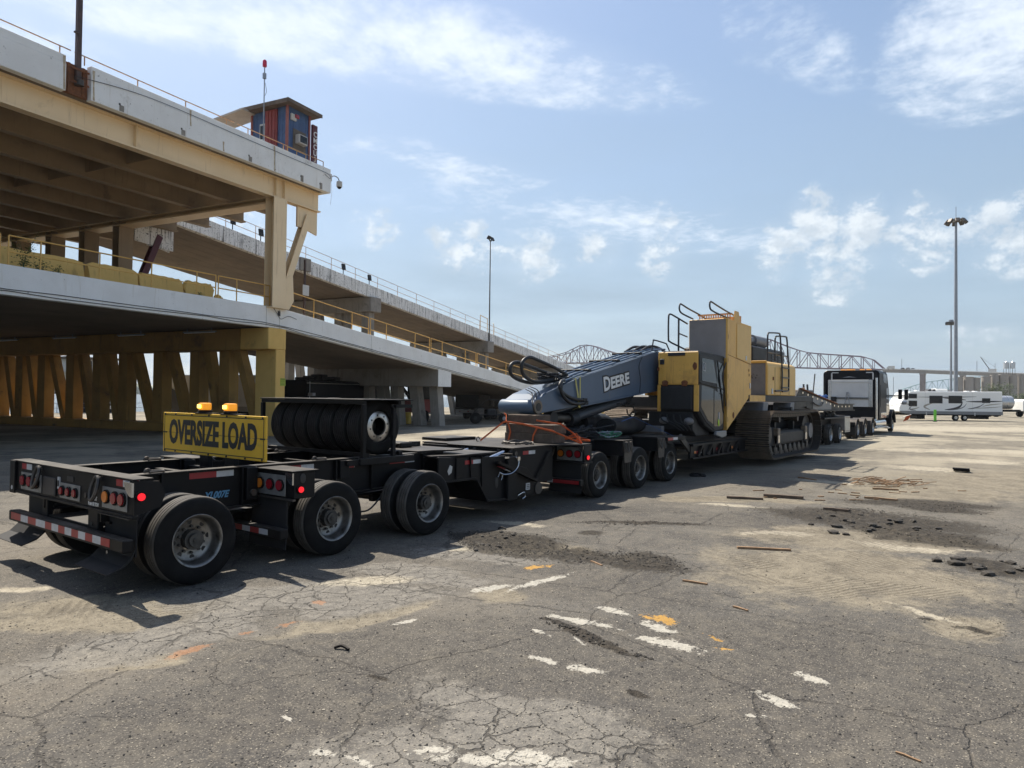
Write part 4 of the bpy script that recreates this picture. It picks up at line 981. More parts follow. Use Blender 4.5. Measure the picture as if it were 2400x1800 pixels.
# legs, flaps and the striped bumper bar
for y0, y1 in ((9.94, 10.1), (8.55, 8.80)): MB().box(3.65, 3.72, y0, y1, .48, .867).build('bumper_leg', BLK, BT_, bevel=.01)
for y0, y1 in ((10.1, 10.75), (7.82, 8.55)):
    MB().box(3.73, 3.744, y0, y1, .42, .867).build('splash_plate', FLAP, BT_)
    MB().prism([(3.725, .52), (3.74, .52), (3.70, .41), (3.61, .33), (3.44, .275), (3.435, .285), (3.60, .345), (3.69, .43)], 'Y', y0 + (.02 if y0 > 9 else -.0), y1 + (.25 if y0 > 9 else .05)).build('mudflap', FLAP, BT_)
MB().box(3.56, 3.6, 7.64, 8.35, .862, .868).build('hinge_strip', DSTEEL, BT_)
MB().box(3.53, 3.645, 7.68, 10.83, .51, .645).build('bumper_bar', BLK, BT_, bevel=.012)
js = [10.74, 10.42, 10.19, 9.94, 9.66, 9.47, 9.28, 9.10, 8.92, 8.74, 8.56, 8.38, 8.18, 7.97]
for k in range(len(js) - 1): MB().box(3.5265, 3.5295, js[k + 1], js[k], .54, .625).build('red_tape' if k % 2 == 0 else 'white_tape', REDT if k % 2 == 0 else WHT, BT_)
# rails with flanges
for yc in (8.46, 10.02):
    MB().box(3.64, 9.3, yc - .012, yc + .012, .74, 1.225).build('frame_rail', BLK, BT_)
    MB().box(3.64, 9.3, yc - .075, yc + .075, 1.226, 1.244).build('top_flange', BLK, BT_, bevel=.003); MB().box(3.7, 9.3, yc - .085, yc + .085, .715, .738).build('bottom_flange', BLK, BT_)
    for x_ in (4.3, 5.36, 6.9, 7.6, 8.75): MB().box(x_ - .012, x_ + .012, yc - .07, yc + .07, .74, 1.224).build('web_stiffener', BLK, BT_)
for x_ in (4.1, 5.0, 5.5, 6.6, 7.1, 8.6): MB().box(x_ - .05, x_ + .05, 8.55, 9.93, .85, 1.15).build('cross_member', BLK2, BT_)
MB().box(3.66, 9.0, 8.56, 9.92, .62, .66).build('belly_plate', BLK2, BT_)
for x_, y_ in ((4.15, 8.46), (4.9, 10.02), (6.55, 8.46), (7.0, 10.02)):
    MB().tube(arc((x_, 1.262), .032, -20, 200, 8, 'XZ', y_), .014, 6).build('lashing_ring', DSTEEL, BT_, smooth=50); MB().tube(smoothpath([(x_, y_ - .05, 1.262), (x_ + .16, y_ - .045, 1.262), (x_ + .19, y_, 1.262), (x_ + .16, y_ + .045, 1.262), (x_, y_ + .05, 1.262)], 5), .015, 6).build('link', DSTEEL, BT_, smooth=50)
tape_x(BT_, 8.448, 3.72, 4.05, 4.06, 1.13, 1.21); tape_x(BT_, 8.448, 4.66, 5.02, 5.26, 1.13, 1.205); tape_x(BT_, 8.448, 5.96, 6.31, 6.53, 1.12, 1.195); tape_x(BT_, 8.448, 7.03, 7.28, 7.29, 1.09, 1.15); tape_x(BT_, 8.448, 8.02, 8.36, 8.58, 1.09, 1.17)
text('XL007E', .12, mat('blue_lettering', (.10, .28, .45), rough=.5), 'lettering', BT_, face_m((5.02, 8.446, .90), (1, 0, 0), (0, 0, 1)), .36, .004, .35)
# outrigger boxes carrying the lamps ahead of the second axle (right) and its twin on the left
for side in (0, 1):
    my = (lambda y: y) if not side else (lambda y: 18.55 - y)
    def bx(mb, x0, x1, ya, yb, z0, z1): return mb.box(x0, x1, min(my(ya), my(yb)), max(my(ya), my(yb)), z0, z1)
    bx(MB(), 5.6, 5.92, 7.62, 8.44, .86, 1.20).build('outrigger_box', BLK, BT_, bevel=.012)
    bx(MB(), 5.56, 5.96, 7.60, 8.46, 1.202, 1.22).build('outrigger_top', BLK, BT_, bevel=.004)
    bx(MB(), 5.575, 5.62, 7.62, 8.46, .835, .858).build('hinge_strip', DSTEEL, BT_)
    if not side:
        pl_ = MB().box(5.588, 5.5985, 7.80, 8.42, .88, 1.15).build('lamp_panel', TREADPL, BT_, bevel=.003)
        for y_, m_ in ((8.33, AMBL), (8.11, REDL), (7.90, REDL)): lamp_round(pl_, 5.588, y_, 1.02, m_)
        lamp_round(BT_, 5.68, 7.619, .98, REDON, .038, (0, -1, 0))
        MB().prism([(7.63, 1.19), (7.79, 1.19), (7.75, 1.11), (7.68, 1.05), (7.63, 1.04)], 'X', 5.57, 5.594).build('corner_bracket', STEEL, BT_)
        MB().ball((5.72, 7.612, 1.12), .05, 6, (.9, .1, 1.3)).build('lightening_hole', SIGNK, BT_)
    bx(MB(), 5.62, 5.634, 7.80, 8.58, .42, .834).build('splash_plate', FLAP, BT_)
    MB().prism([(5.62, .5), (5.634, .5), (5.60, .2), (5.585, .2)], 'Y', min(my(7.78), my(8.58)), max(my(7.78), my(8.58))).build('mudflap', FLAP, BT_)
    bx(MB(), 5.46, 5.58, 7.70, 8.95, .36, .48).build('bumper_bar', BLK, BT_, bevel=.012)
    if not side:
        for k, (a, b_) in enumerate(((8.95, 8.72), (8.72, 8.54), (8.54, 8.36), (8.36, 8.16), (8.16, 7.97))): MB().box(5.4565, 5.4595, b_, a, .385, .455).build('red_tape' if k % 2 else 'white_tape', REDT if k % 2 else WHT, BT_)
loop(BT_, (5.56, 8.56, 1.07), .06, .11, .018)
# hinge between the tail section and the main frame
for yc in (8.46, 10.02):
    MB().box(5.40, 5.56, yc - .11, yc + .11, .80, 1.23).build('hinge_block', BLK2, BT_, bevel=.01); MB().cyl((5.48, yc - .15, .9), (5.48, yc + .15, .9), .045, 12).build('hinge_pin', DSTEEL, BT_)
MB().box(6.95, 7.12, 8.36, 8.44, .95, 1.22).build('rack_lug', BLK, BT_, bevel=.008)
for x_ in (4.40, 6.36, 8.24):
    MB().cyl((x_, 8.0, TYR), (x_, 10.6, TYR), .075, 14).build('axle', DSTEEL, BT_, smooth=40)
    for yc in (8.62, 9.86): MB().box(x_ - .45, x_ + .45, yc - .05, yc + .05, .50, .60).build('leaf_spring', BLK2, BT_); MB().lathe([(-.14, .14), (-.1, .16), (.1, .16), (.14, .14)], (x_ + .32, yc, .66), 'Z', 14).build('air_bag', RUB, BT_)
    MB().bar((x_ - .1, 8.7, .6), (x_ - .75, 8.7, .72), .07, .09).build('trailing_arm', BLK2, BT_)
MB().cyl((7.35, 8.7, .55), (7.35, 9.8, .55), .14, 18).build('air_tank', BLK, BT_, smooth=40)
MB().tube(smoothpath([(6.9, 8.4, .74), (7.1, 8.38, .5), (7.5, 8.36, .42), (7.9, 8.4, .7)], 6), .014, 6).build('brake_hose', HOSE, BT_)
w1_ = wheel(BT_, 4.40, 7.75, spin=.3, label='rearmost near wheel with a bent wire across its dusty hub')
MB().tube(smoothpath([(-.17, .04, -.18), (-.08, .02, -.07), (0, .03, 0), (.07, .015, .05), (.10, .02, .13), (.15, .03, .19)], 6), .009, 6).build('wire', ALU, w1_); MB().ball((.0, .035, .01), .04, 5).build('hub_dirt', mat('hub_grime', (.16, .17, .07), (.06, .06, .04), .9, scale=40), w1_)
wheel(BT_, 6.36, 7.75, spin=1.1); wheel(BT_, 8.24, 7.75, spin=.7)
for x_ in (4.40, 6.36, 8.24): wheel(BT_, x_, 10.85, far=True, lo=True)
# front plate of the booster and the deep neck it couples to
MB().prism([(9.25, 8.2), (8.95, 8.36), (8.6, 8.38), (8.6, 10.1), (8.95, 10.1), (9.25, 10.3), (9.6, 10.2), (9.6, 8.25)], 'Z', 1.246, 1.272).build('turntable_plate', BLK, BT_, bevel=.004)
MB().box(8.85, 9.16, 9.05, 9.45, 1.275, 1.37).build('kingpin_box', BLK2, BT_, bevel=.02); MB().box(9.3, 9.5, 9.2, 9.3, 1.275, 1.36).build('stop_block', BLK2, BT_)
MB().prism([(9.15, 1.15), (10.05, 1.10), (10.72, 1.10), (10.72, .30), (10.02, .34), (9.72, .72), (8.75, .76), (8.75, 1.18)], 'Y', 8.05, 8.09).build('neck_side', BLK, BT_, bevel=.006)
MB().prism([(9.15, 1.15), (10.05, 1.10), (10.72, 1.10), (10.72, .30), (10.02, .34), (9.72, .72), (8.75, .76), (8.75, 1.18)], 'Y', 10.46, 10.5).build('neck_side', BLK, BT_)
MB().prism([(8.75, 8.2), (9.2, 8.02), (10.3, 8.02), (10.3, 10.52), (9.2, 10.52), (8.75, 10.3)], 'Z', 1.16, 1.19).build('neck_deck', BLK, BT_, bevel=.004)
MB().prism([(10.02, .34), (9.72, .72), (9.70, .70), (10.0, .31), (10.75, .27), (10.75, .30)], 'Y', 7.99, 10.55).build('neck_belly', BLK, BT_)
MB().box(8.75, 9.72, 8.03, 10.52, .735, .765).build('neck_floor', BLK, BT_); MB().box(8.8, 10.6, 8.6, 9.9, .4, .72).build('neck_core', BLK2, BT_)
for x_ in (9.18, 9.55, 9.86): MB().bar((x_, 8.035, 1.14), (x_ + (.0 if x_ < 9.5 else .02), 8.035, .78 if x_ < 9.7 else .45), .02, .03, (0, 1, 0)).build('side_rib', BLK, BT_)
tape_x(BT_, 8.0485, 9.42, 9.64, 9.85, 1.01, 1.08)
MB().prism([(8.97, .93), (9.03, 1.03), (9.09, 1.0), (9.07, .90), (9.0, .86)], 'Y', 8.042, 8.049).build('paper_tag', GWHITE, BT_)
MB().ball((10.32, 8.045, .62), .07, 6, (.8, .12, 1.5)).build('lightening_hole', SIGNK, BT_)
MB().box(10.56, 10.84, 7.96, 8.24, .26, 1.08).build('jack_tower', BLK, BT_, bevel=.012); MB().cyl((10.7, 8.1, 1.08), (10.7, 8.1, 1.13), .11, 16).build('jack_cap', BLK, BT_); MB().bar((10.55, 7.95, 1.07), (10.42, 7.95, 1.075), .03, .03).build('jack_handle', STEEL, BT_)
MB().tube(smoothpath([(10.78, 7.96, 1.06), (10.84, 7.93, 1.02), (10.80, 7.92, .88), (10.62, 7.92, .78), (10.40, 7.94, .77), (10.28, 7.96, .82)], 6), .013, 6).build('hydraulic_hose', STEEL, BT_, smooth=50); MB().box(10.80, 10.88, 7.92, 7.98, 1.0, 1.07).build('hose_fitting', STEEL, BT_)
MB().prism([(10.84, .27), (10.84, .92), (11.25, .82), (11.62, .52), (11.62, .28)], 'Y', 8.02, 8.10).build('pivot_plate', BLK, BT_, bevel=.006)
MB().box(11.2, 11.33, 8.008, 8.018, .40, .53).build('sticker', WHT, BT_)
for k in range(3): MB().box(11.22, 11.31, 8.004, 8.0075, .425 + k * .032, .44 + k * .032).build('sticker_print', SIGNK, BT_)
bar_ = MB().bar((10.28, 7.985, .99), (11.5, 7.985, .56), .05, .13, (0, 1, 0)).build('link_arm', BLK, BT_)
MB().bar((10.25, 7.955, .93), (10.42, 7.955, .87), .006, .07, (0, 1, 0)).build('red_tape', REDT, BT_); MB().bar((10.42, 7.955, .87), (10.58, 7.955, .81), .006, .07, (0, 1, 0)).build('white_tape', WHT, BT_)
for yc in (9.12, 8.22):
    MB().cyl((10.9, yc, 1.16), (10.1, yc + .02, .98), .055, 14).build('cylinder_rod', CHROME, BT_, smooth=40); MB().cyl((10.3, yc + .01, 1.02), (9.8, yc + .03, .9), .085, 16).build('cylinder_barrel', BLK, BT_, smooth=40)
MB().tube(smoothpath([(10.34, 8.03, .72), (10.40, 8.02, .80), (10.46, 8.02, .74), (10.43, 8.02, .66)], 5), .008, 5).build('loose_wire', STEEL, BT_)
MB().cyl((11.62, 8.0, .40), (11.62, 8.25, .40), .12, 18).build('pivot_pin', DSTEEL, BT_, smooth=40)
MB().tube(smoothpath([(10.9, 7.98, .33), (11.05, 7.95, .38), (11.1, 7.95, .30), (11.0, 7.95, .26)], 5), .01, 5).build('loose_wire', STEEL, BT_)

# ------------------------------------------------------------------ oversize load sign
SG = thing('oversize_sign', 'yellow OVERSIZE LOAD banner sign with two lit amber beacons on the booster trailer', 'sign', (5.5, 9.3, 1.245))
SX = 5.46
MB().box(SX, SX + .03, 8.05, 10.67, 1.612, 1.905).build('panel_upper', SIGNY, SG, bevel=.006); MB().box(SX, SX + .03, 8.05, 10.67, 1.315, 1.606).build('panel_lower', SIGNY, SG, bevel=.006)
for a in ((8.09, 10.63, 1.86, 1.872), (8.09, 10.63, 1.348, 1.360)): MB().box(SX - .003, SX - .0006, *a).build('border', SIGNK, SG)
for a in ((8.09, 8.102, 1.361, 1.859), (10.618, 10.63, 1.361, 1.859)): MB().box(SX - .003, SX - .0006, *a).build('border', SIGNK, SG)
text('OVERSIZE LOAD', .40, SIGNK, 'lettering', SG, face_m((SX - .002, 9.36, 1.605), (0, -1, 0), (0, 0, 1)) @ Matrix.Diagonal((1, 1.18, 1, 1)), 2.24, .016)
for y_ in (8.12, 8.5, 8.95, 9.4, 9.85, 10.3, 10.6):
    for z_ in (1.885, 1.335): MB().cyl((SX - .012, y_, z_), (SX, y_, z_), .013, 8).build('bolt', SIGNK, SG)
for y_ in (10.6, 9.36, 8.12): MB().box(SX - .006, SX - .0006, y_ - .05, y_ + .05, 1.598, 1.618).build('hinge', SIGNK, SG)
for y_ in (9.57, 8.93):
    MB().box(SX + .032, SX + .10, y_ - .12, y_ + .12, 1.13, 1.80).build('post', BLK, SG, bevel=.008)
MB().box(SX + .032, SX + .09, 8.2, 10.5, 1.36, 1.44).build('back_rail', BLK, SG)
MB().tube(smoothpath([(SX + .05, 9.4, 1.3), (SX + .05, 9.3, 1.25), (SX + .05, 9.1, 1.27), (SX + .05, 9.05, 1.36)], 6), .01, 6).build('cable', HOSE, SG)
for y_ in (9.62, 8.97):
    bs_ = MB().lathe([(1.905, .075), (1.925, .092), (1.95, .092), (1.958, .07)], (SX + .06, y_, 0), 'Z', 24).build('beacon', BLK, SG, smooth=40)
    MB().box(SX - .02, SX + .14, y_ - .26, y_ + .16, 1.906, 1.918).build('mount_plate', BLK, bs_)
    MB().lathe([(1.958, .078), (1.965, .086), (2.02, .088), (2.052, .084), (2.058, .06), (2.059, .001)], (SX + .06, y_, 0), 'Z', 28).build('lens', AMBON, bs_, smooth=40)
    MB().box(SX - .034, SX - .024, y_ - .05, y_ + .05, 1.982, 2.035).build('light_core', AMBCORE, bs_, bevel=.01)

# ------------------------------------------------------------------ spare tyre rack and its tyres
RK = thing('tyre_rack', 'black steel rack with a flat roof holding spare tyres on the booster trailer', 'rack', (7.85, 9.5, 1.13))
MB().box(7.30, 8.36, 8.26, 10.95, 2.115, 2.135).build('roof_plate', BLK, RK, bevel=.004)
for x_ in (7.31, 8.04): MB().box(x_, x_ + .06, 8.28, 10.93, 2.055, 2.113).build('roof_rail', BLK, RK, bevel=.006)
MB().box(7.25, 8.4, 8.26, 8.34, 1.13, 1.235).build('base_beam', BLK, RK, bevel=.008); MB().box(7.25, 8.4, 10.86, 10.94, 1.13, 1.235).build('base_beam', BLK, RK, bevel=.008)
for x_ in (7.45, 8.16): MB().box(x_ - .04, x_ + .04, 8.342, 10.858, 1.245, 1.30).build('cradle_bar', BLK, RK)
for x_ in (7.30, 7.92):
    for y_ in (8.27, 10.87): MB().box(x_, x_ + .065, y_, y_ + .065, 1.236, 2.054).build('post', BLK, RK, bevel=.006)
MB().box(7.90, 8.34, 8.27, 8.33, 2.0, 2.054).build('gusset_bar', BLK, RK)
MB().box(7.05, 7.29, 8.30, 8.38, 1.13, 1.22).build('lug_plate', BLK, RK, bevel=.006)
SPR_prof = [(.03, .29), (.006, .305), (.0, .30), (.008, .282), (.045, .272), (.05, .255), (.028, .225), (.028, .145), (.06, .142), (.06, .225), (.1, .26), (.12, .262)]
SPR = MB().lathe(SPR_prof, n=56, closed=True).mesh('rim', smooth=40); SPR.materials.append(ALU)
hs = MB()
for k in range(8):
    a = 2 * pi * k / 8 + .2; hs.cyl((.185 * cos(a), .0265, .185 * sin(a)), (.185 * cos(a), .032, .185 * sin(a)), .016, 10)
SPH = hs.mesh('bolt_holes'); SPH.materials.append(SIGNK)
TYS = tyre_mesh('tyre', .445, .326, grooves=(.06, .10, .14, .18, .22)); 
TYS.materials[1] = mat('unused_tread', (.016, .0155, .015), (.026, .025, .024), .7, scale=7, spec=.25)
SPN = ['spare tyre with a bright bolt-hole rim showing at the near end of the rack', 'second spare tyre from the near end of the rack', 'third spare tyre from the near end of the rack', 'fourth spare tyre from the near end of the rack', 'fifth spare tyre from the near end of the rack', 'sixth spare tyre, next to the last at the far end of the rack', 'last spare tyre at the far end with its bare rim bulging out']
for k in range(7):
    y_ = 8.46 + k * .332
    t = bpy.data.objects.new('spare_tyre', TYS); COL.objects.link(t); t.location = (7.82, y_, 1.70 + random.uniform(-.006, .006)); t.rotation_euler = (0, k * .7, random.uniform(-.01, .01))
    t['label'] = SPN[k]; t['category'] = 'tyre'; t['group'] = 'spare tyres lying in the rack'; BASE[t.name] = (0, 0, 0)
    rm = inst(SPR, 'rim', t, (0, .004, 0), R180 @ Matrix.Translation((0, -.30, 0)) if k == 6 else None)
    inst(SPH, 'bolt_holes', rm)
    if k == 6: MB().lathe([(.0, .292), (.06, .285), (.13, .25), (.17, .17), (.175, .12)], (0, .326, 0), 'Y', 40).build('rim_dish', ALU, t, smooth=50)
# ------------------------------------------------------------------ lowbed trailer that carries the excavator
LB = thing('lowbed_trailer', 'long black lowbed trailer carrying the yellow excavator, with three rear axles', 'trailer', (22, 9.6, 0))
MB().prism([(10.78, 8.0), (12.05, 8.04), (12.66, 7.64), (13.05, 7.64), (13.05, 10.98), (12.7, 10.98), (12.1, 10.55), (10.95, 10.55), (10.95, 9.75), (10.78, 9.7)], 'Z', 1.205, 1.235).build('neck_plate', BLK, LB, bevel=.005)
MB().box(10.95, 12.2, 8.06, 8.10, .50, 1.203).build('neck_side', BLK, LB, bevel=.006); MB().box(10.95, 12.2, 10.45, 10.5, .50, 1.203).build('neck_side', BLK, LB)
MB().box(10.95, 12.2, 8.3, 10.3, .55, 1.2).build('neck_core', BLK2, LB); MB().box(10.80, 10.86, 8.3, 10.4, .92, 1.203).build('lug_plate', BLK, LB)
for yc in (9.12, 8.22):
    for q in (-.15, .15): MB().cyl((10.86, yc + q - .04, 1.12), (10.86, yc + q + .04, 1.12), .10, 20).build('lug', BLK, LB, smooth=40)
    MB().cyl((10.86, yc - .22, 1.12), (10.86, yc + .22, 1.12), .045, 12).build('lug_pin', DSTEEL, LB, smooth=40)
MB().bar((12.05, 8.02, 1.12), (11.55, 8.02, .55), .03, .05, (0, 1, 0)).build('side_rib', BLK, LB)
tape_x(LB, 8.058, 11.15, 11.34, 11.56, 1.08, 1.15)
MB().box(11.3, 12.3, 10.2, 10.9, 1.236, 1.30).build('raised_plate', BLK, LB, bevel=.005)
# lamp outrigger behind axle four
for side in (0, 1):
    Y_ = (lambda y: y) if not side else (lambda y: 18.7 - y)
    def bx(x0, x1, ya, yb, z0, z1): return MB().box(x0, x1, min(Y_(ya), Y_(yb)), max(Y_(ya), Y_(yb)), z0, z1)
    bx(12.74, 13.05, 7.63, 8.48, .86, 1.203).build('outrigger_box', BLK, LB, bevel=.01)
    bx(12.70, 13.06, 7.61, 8.5, .825, .856).build('outrigger_lip', BLK, LB, bevel=.005)
    bx(12.76, 12.775, 7.72, 8.5, .36, .824).build('splash_plate', FLAP, LB)
    MB().prism([(12.76, .40), (12.775, .40), (12.75, .2), (12.735, .2)], 'Y', min(Y_(7.7), Y_(8.5)), max(Y_(7.7), Y_(8.5))).build('mudflap', FLAP, LB)
    bx(12.58, 12.70, 7.62, 8.75, .38, .50).build('bumper_bar', BLK, LB, bevel=.01)
pl_ = MB().box(12.728, 12.7385, 7.68, 8.30, .88, 1.16).build('lamp_panel', TREADPL, LB, bevel=.003)
for y_, m_ in ((8.20, AMBL), (7.98, REDL), (7.78, REDL)): lamp_round(pl_, 12.728, y_, 1.02, m_, .068)
lamp_round(LB, 12.85, 7.629, .95, REDON, .045, (0, -1, 0)); loop(LB, (12.71, 8.40, 1.05), .05, .10, .016)
MB().prism([(7.64, 1.19), (7.78, 1.19), (7.74, 1.11), (7.66, 1.05)], 'X', 12.71, 12.73).build('corner_bracket', STEEL, LB)
for k, (a, b_) in enumerate(((8.72, 8.45), (8.45, 8.3), (8.3, 8.05), (8.05, 7.85), (7.85, 7.66))): MB().box(12.5765, 12.5795, b_, a, .405, .475).build('red_tape' if k != 1 else 'white_tape', REDT if k != 1 else WHT, LB)
MB().box(12.2, 18.3, 8.55, 10.2, .78, 1.203).build('spine_beam', BLK, LB, bevel=.01)
for y_ in (8.75, 9.4, 10.0): MB().box(13.06, 18.2, y_ - .12, y_ + .12, 1.204, 1.222).build('top_plate', BLK, LB, bevel=.004)
for x_, yn in ((14.74, 7.80), (16.68, 7.86)):
    MB().box(x_, x_ + .46, yn, 18.9 - yn, .86, 1.20).build('outrigger_box', BLK, LB, bevel=.01); MB().box(x_ - .02, x_ + .48, yn - .02, 18.92 - yn, 1.2015, 1.222).build('outrigger_top', BLK, LB, bevel=.004)
    MB().prism([(x_ - .02, 1.19), (x_ + .42, 1.19), (x_ + .36, .70), (x_ + .04, .70)], 'Y', yn - .035, yn - .02).build('shackle_plate', DSTEEL, LB)
    for q in (.10, .30): loop(LB, (x_ + q, yn - .04, 1.06), .055, .12, .018, out=(0, -1, 0))
MB().box(17.15, 18.35, 7.78, 8.5, 1.10, 1.20).build('deck_wing', BLK, LB, bevel=.01); MB().box(17.15, 18.35, 10.4, 11.1, 1.10, 1.20).build('deck_wing', BLK, LB)
tape_x(LB, 7.779, 17.18, 17.5, 17.78, 1.115, 1.185)
for x_, yn in ((13.72, 7.80), (15.82, 7.88), (17.72, 7.95)):
    MB().cyl((x_, 8.2, TYR), (x_, 10.6, TYR), .075, 12).build('axle', DSTEEL, LB, smooth=40)
    wheel(LB, x_, yn, spin=x_); wheel(LB, x_, 18.85 - yn, far=True, lo=True)
for yc in (8.8, 9.9):
    MB().box(13.2, 18.2, yc - .06, yc + .06, .55, .66).build('leaf_spring', BLK2, LB)
# slope down to the low deck
for y_ in (7.9, 8.35, 10.4, 10.9): MB().bar((18.2, y_, 1.18), (18.95, y_, .72), .07, .16).build('slope_bar', DSTEEL, LB)
MB().prism([(18.3, .60), (18.3, 1.18), (18.55, 1.18), (18.95, .95), (18.95, .60)], 'Y', 8.5, 10.3).build('slope_web', BLK, LB)
MB().box(18.45, 18.62, 8.55, 10.2, 1.19, 1.43).build('grey_stop_beam', ENGG, LB, bevel=.01); MB().box(18.2, 18.44, 8.4, 10.3, 1.19, 1.27).build('timber_bearer', WOODD, LB, bevel=.01)
MB().box(18.8, 23.3, 7.9, 11.2, .86, .95).build('low_deck', BLK, LB, bevel=.01)
for k in range(14): MB().box(18.9, 23.3, 8.0 + k * .225, 8.0 + k * .225 + .19, .952, .975).build('deck_plank', DSTEEL if k % 5 else WOODD, LB)
MB().box(18.8, 23.3, 7.84, 7.90, .55, .94).build('side_sill', BLK, LB); MB().box(18.8, 23.3, 7.76, 7.90, .88, .95).build('side_flange', BLK, LB, bevel=.006); MB().box(18.8, 23.3, 7.76, 7.90, .53, .57).build('bottom_flange', BLK, LB)
for k in range(5):
    x_ = 19.2 + k * .75
    MB().bar((x_, 7.80, .58), (x_ + .35, 7.80, .88), .06, .07, (0, 1, 0)).build('sill_brace', BLK, LB); MB().box(x_ + .38, x_ + .42, 7.78, 7.84, .57, .88).build('sill_rib', BLK, LB)
for x0, m_ in ((19.05, AMBL), (20.12, AMBL), (22.0, AMBL)):
    MB().box(x0, x0 + .10, 7.828, 7.838, .67, .74).build('marker_lamp', m_, LB)
tape_x(LB, 7.838, 19.2, 19.45, 19.6, .66, .73); tape_x(LB, 7.838, 20.72, 21.0, 21.25, .68, .75)
MB().box(23.3, 32.0, 9.0, 10.85, .45, .95).build('centre_beam', BLK, LB, bevel=.02)
MB().prism([(31.4, .42), (31.4, 2.1), (32.3, 2.42), (32.8, 2.74), (39.8, 2.05), (43.8, 2.03), (43.8, 1.68), (39.9, 1.70), (35.3, 1.72), (33.9, 1.5), (33.5, .42)], 'Y', 8.62, 8.68).build('gooseneck_side', BLK, LB, bevel=.01)
MB().prism([(31.4, .42), (31.4, 2.1), (32.3, 2.42), (32.8, 2.74), (39.8, 2.05), (43.8, 2.03), (43.8, 1.68), (39.9, 1.70), (35.3, 1.72), (33.9, 1.5), (33.5, .42)], 'Y', 11.5, 11.56).build('gooseneck_side', BLK, LB)
MB().prism([(31.5, .5), (31.5, 2.0), (32.8, 2.6), (39.8, 1.95), (43.8, 1.95), (43.8, 1.70), (35.3, 1.74), (33.7, 1.5), (33.4, .5)], 'Y', 8.7, 11.48).build('gooseneck', BLK2, LB)
MB().bar((32.8, 8.60, 2.73), (39.8, 8.60, 2.04), .12, .05).build('neck_flange', RUST, LB); MB().bar((39.8, 8.60, 2.04), (43.8, 8.60, 2.02), .12, .05).build('neck_flange', BLK, LB)
MB().bar((33.6, 8.58, 1.9), (35.4, 8.58, 1.72), .1, .05).build('neck_flange', BLK, LB); MB().bar((35.4, 8.58, 1.72), (43.8, 8.58, 1.69), .1, .05).build('neck_flange', BLK, LB)
MB().prism([(35.0, 1.76), (35.0, 2.42), (38.6, 2.08), (38.6, 1.76)], 'Y', 8.606, 8.618).build('grey_panel', ENGG, LB)
CLR = mat('clear_marker', (.62, .58, .5), rough=.25, emit=(1, .85, .6), emit_s=.25)
for k in range(12):
    x_ = 33.2 + k * .86; zz_ = 2.62 - .098 * (min(x_, 39.7) - 33.2) - .02
    MB().cyl((x_, 8.60, zz_ - .06), (x_, 8.585, zz_ - .06), .045, 10).build('marker_lamp', CLR, LB)
MB().tube(smoothpath([(34.9, 8.56, 2.1), (35.6, 8.54, 1.98), (36.3, 8.54, 1.97), (36.7, 8.56, 2.12)], 6), .03, 6).build('air_hose', HOSE, LB)
for x_ in (36.6, 37.3): MB().bar((x_, 9.4, 2.2), (x_ + .2, 9.5, 3.0), .08, .08).build('lever', DSTEEL, LB)
MB().box(36.2, 37.6, 9.2, 10.2, 2.2, 2.72).build('hydraulic_pack', DSTEEL, LB, bevel=.05); MB().cyl((36.0, 9.3, 2.75), (37.8, 9.9, 2.85), .09, 10).build('pack_pipe', CHROME, LB)
for x_ in (38.9,): MB().bar((x_, 9.6, 2.1), (x_ + .5, 9.6, 3.6), .05, .05).build('air_line_pole', DSTEEL, LB)
bl_ = MB()
for k in range(5): bl_.tube(smoothpath([(38.4 + random.uniform(0, 1), 9.2 + random.uniform(-.3, .3), 2.25 + random.random() * .25) for _ in range(6)], 5), .035, 6)
bl_.build('blue_strap_coil', mat('blue_strap', (.05, .13, .35), rough=.8), LB)

# ------------------------------------------------------------------ excavator
EX = thing('excavator', 'large yellow tracked excavator with grey boom lowered to the rear, loaded on the lowbed', 'excavator', (26, 9.95, .95))
shoe = MB()
SW = 1.1
shoe.box(-.098, .098, 0, SW, 0, .028); nfs = len(shoe.f)
for x_ in (-.083, 0, .083): shoe.prism([(x_ - .012, .028), (x_ + .012, .028), (x_ + .007, .085), (x_ - .007, .085)], 'Y', .004, SW - .004)
SHM = shoe.mesh('track_shoe'); SHM.materials.append(mat('track_plate_grime', (.030, .025, .021), (.055, .046, .036), .8, scale=5, grime=(.12, .09, .06), grime_amt=.3)); SHM.materials.append(SHOE)
for p in SHM.polygons:
    if p.index >= nfs: p.material_index = 1
lk = MB(); lk.box(-.1, .1, .30, .37, -.13, -.002).box(-.1, .1, .73, .80, -.13, -.002); LKM = lk.mesh('track_link'); LKM.materials.append(DSTEEL)
XA, XB, ZC, RT = 24.15, 29.45, 1.03, .79


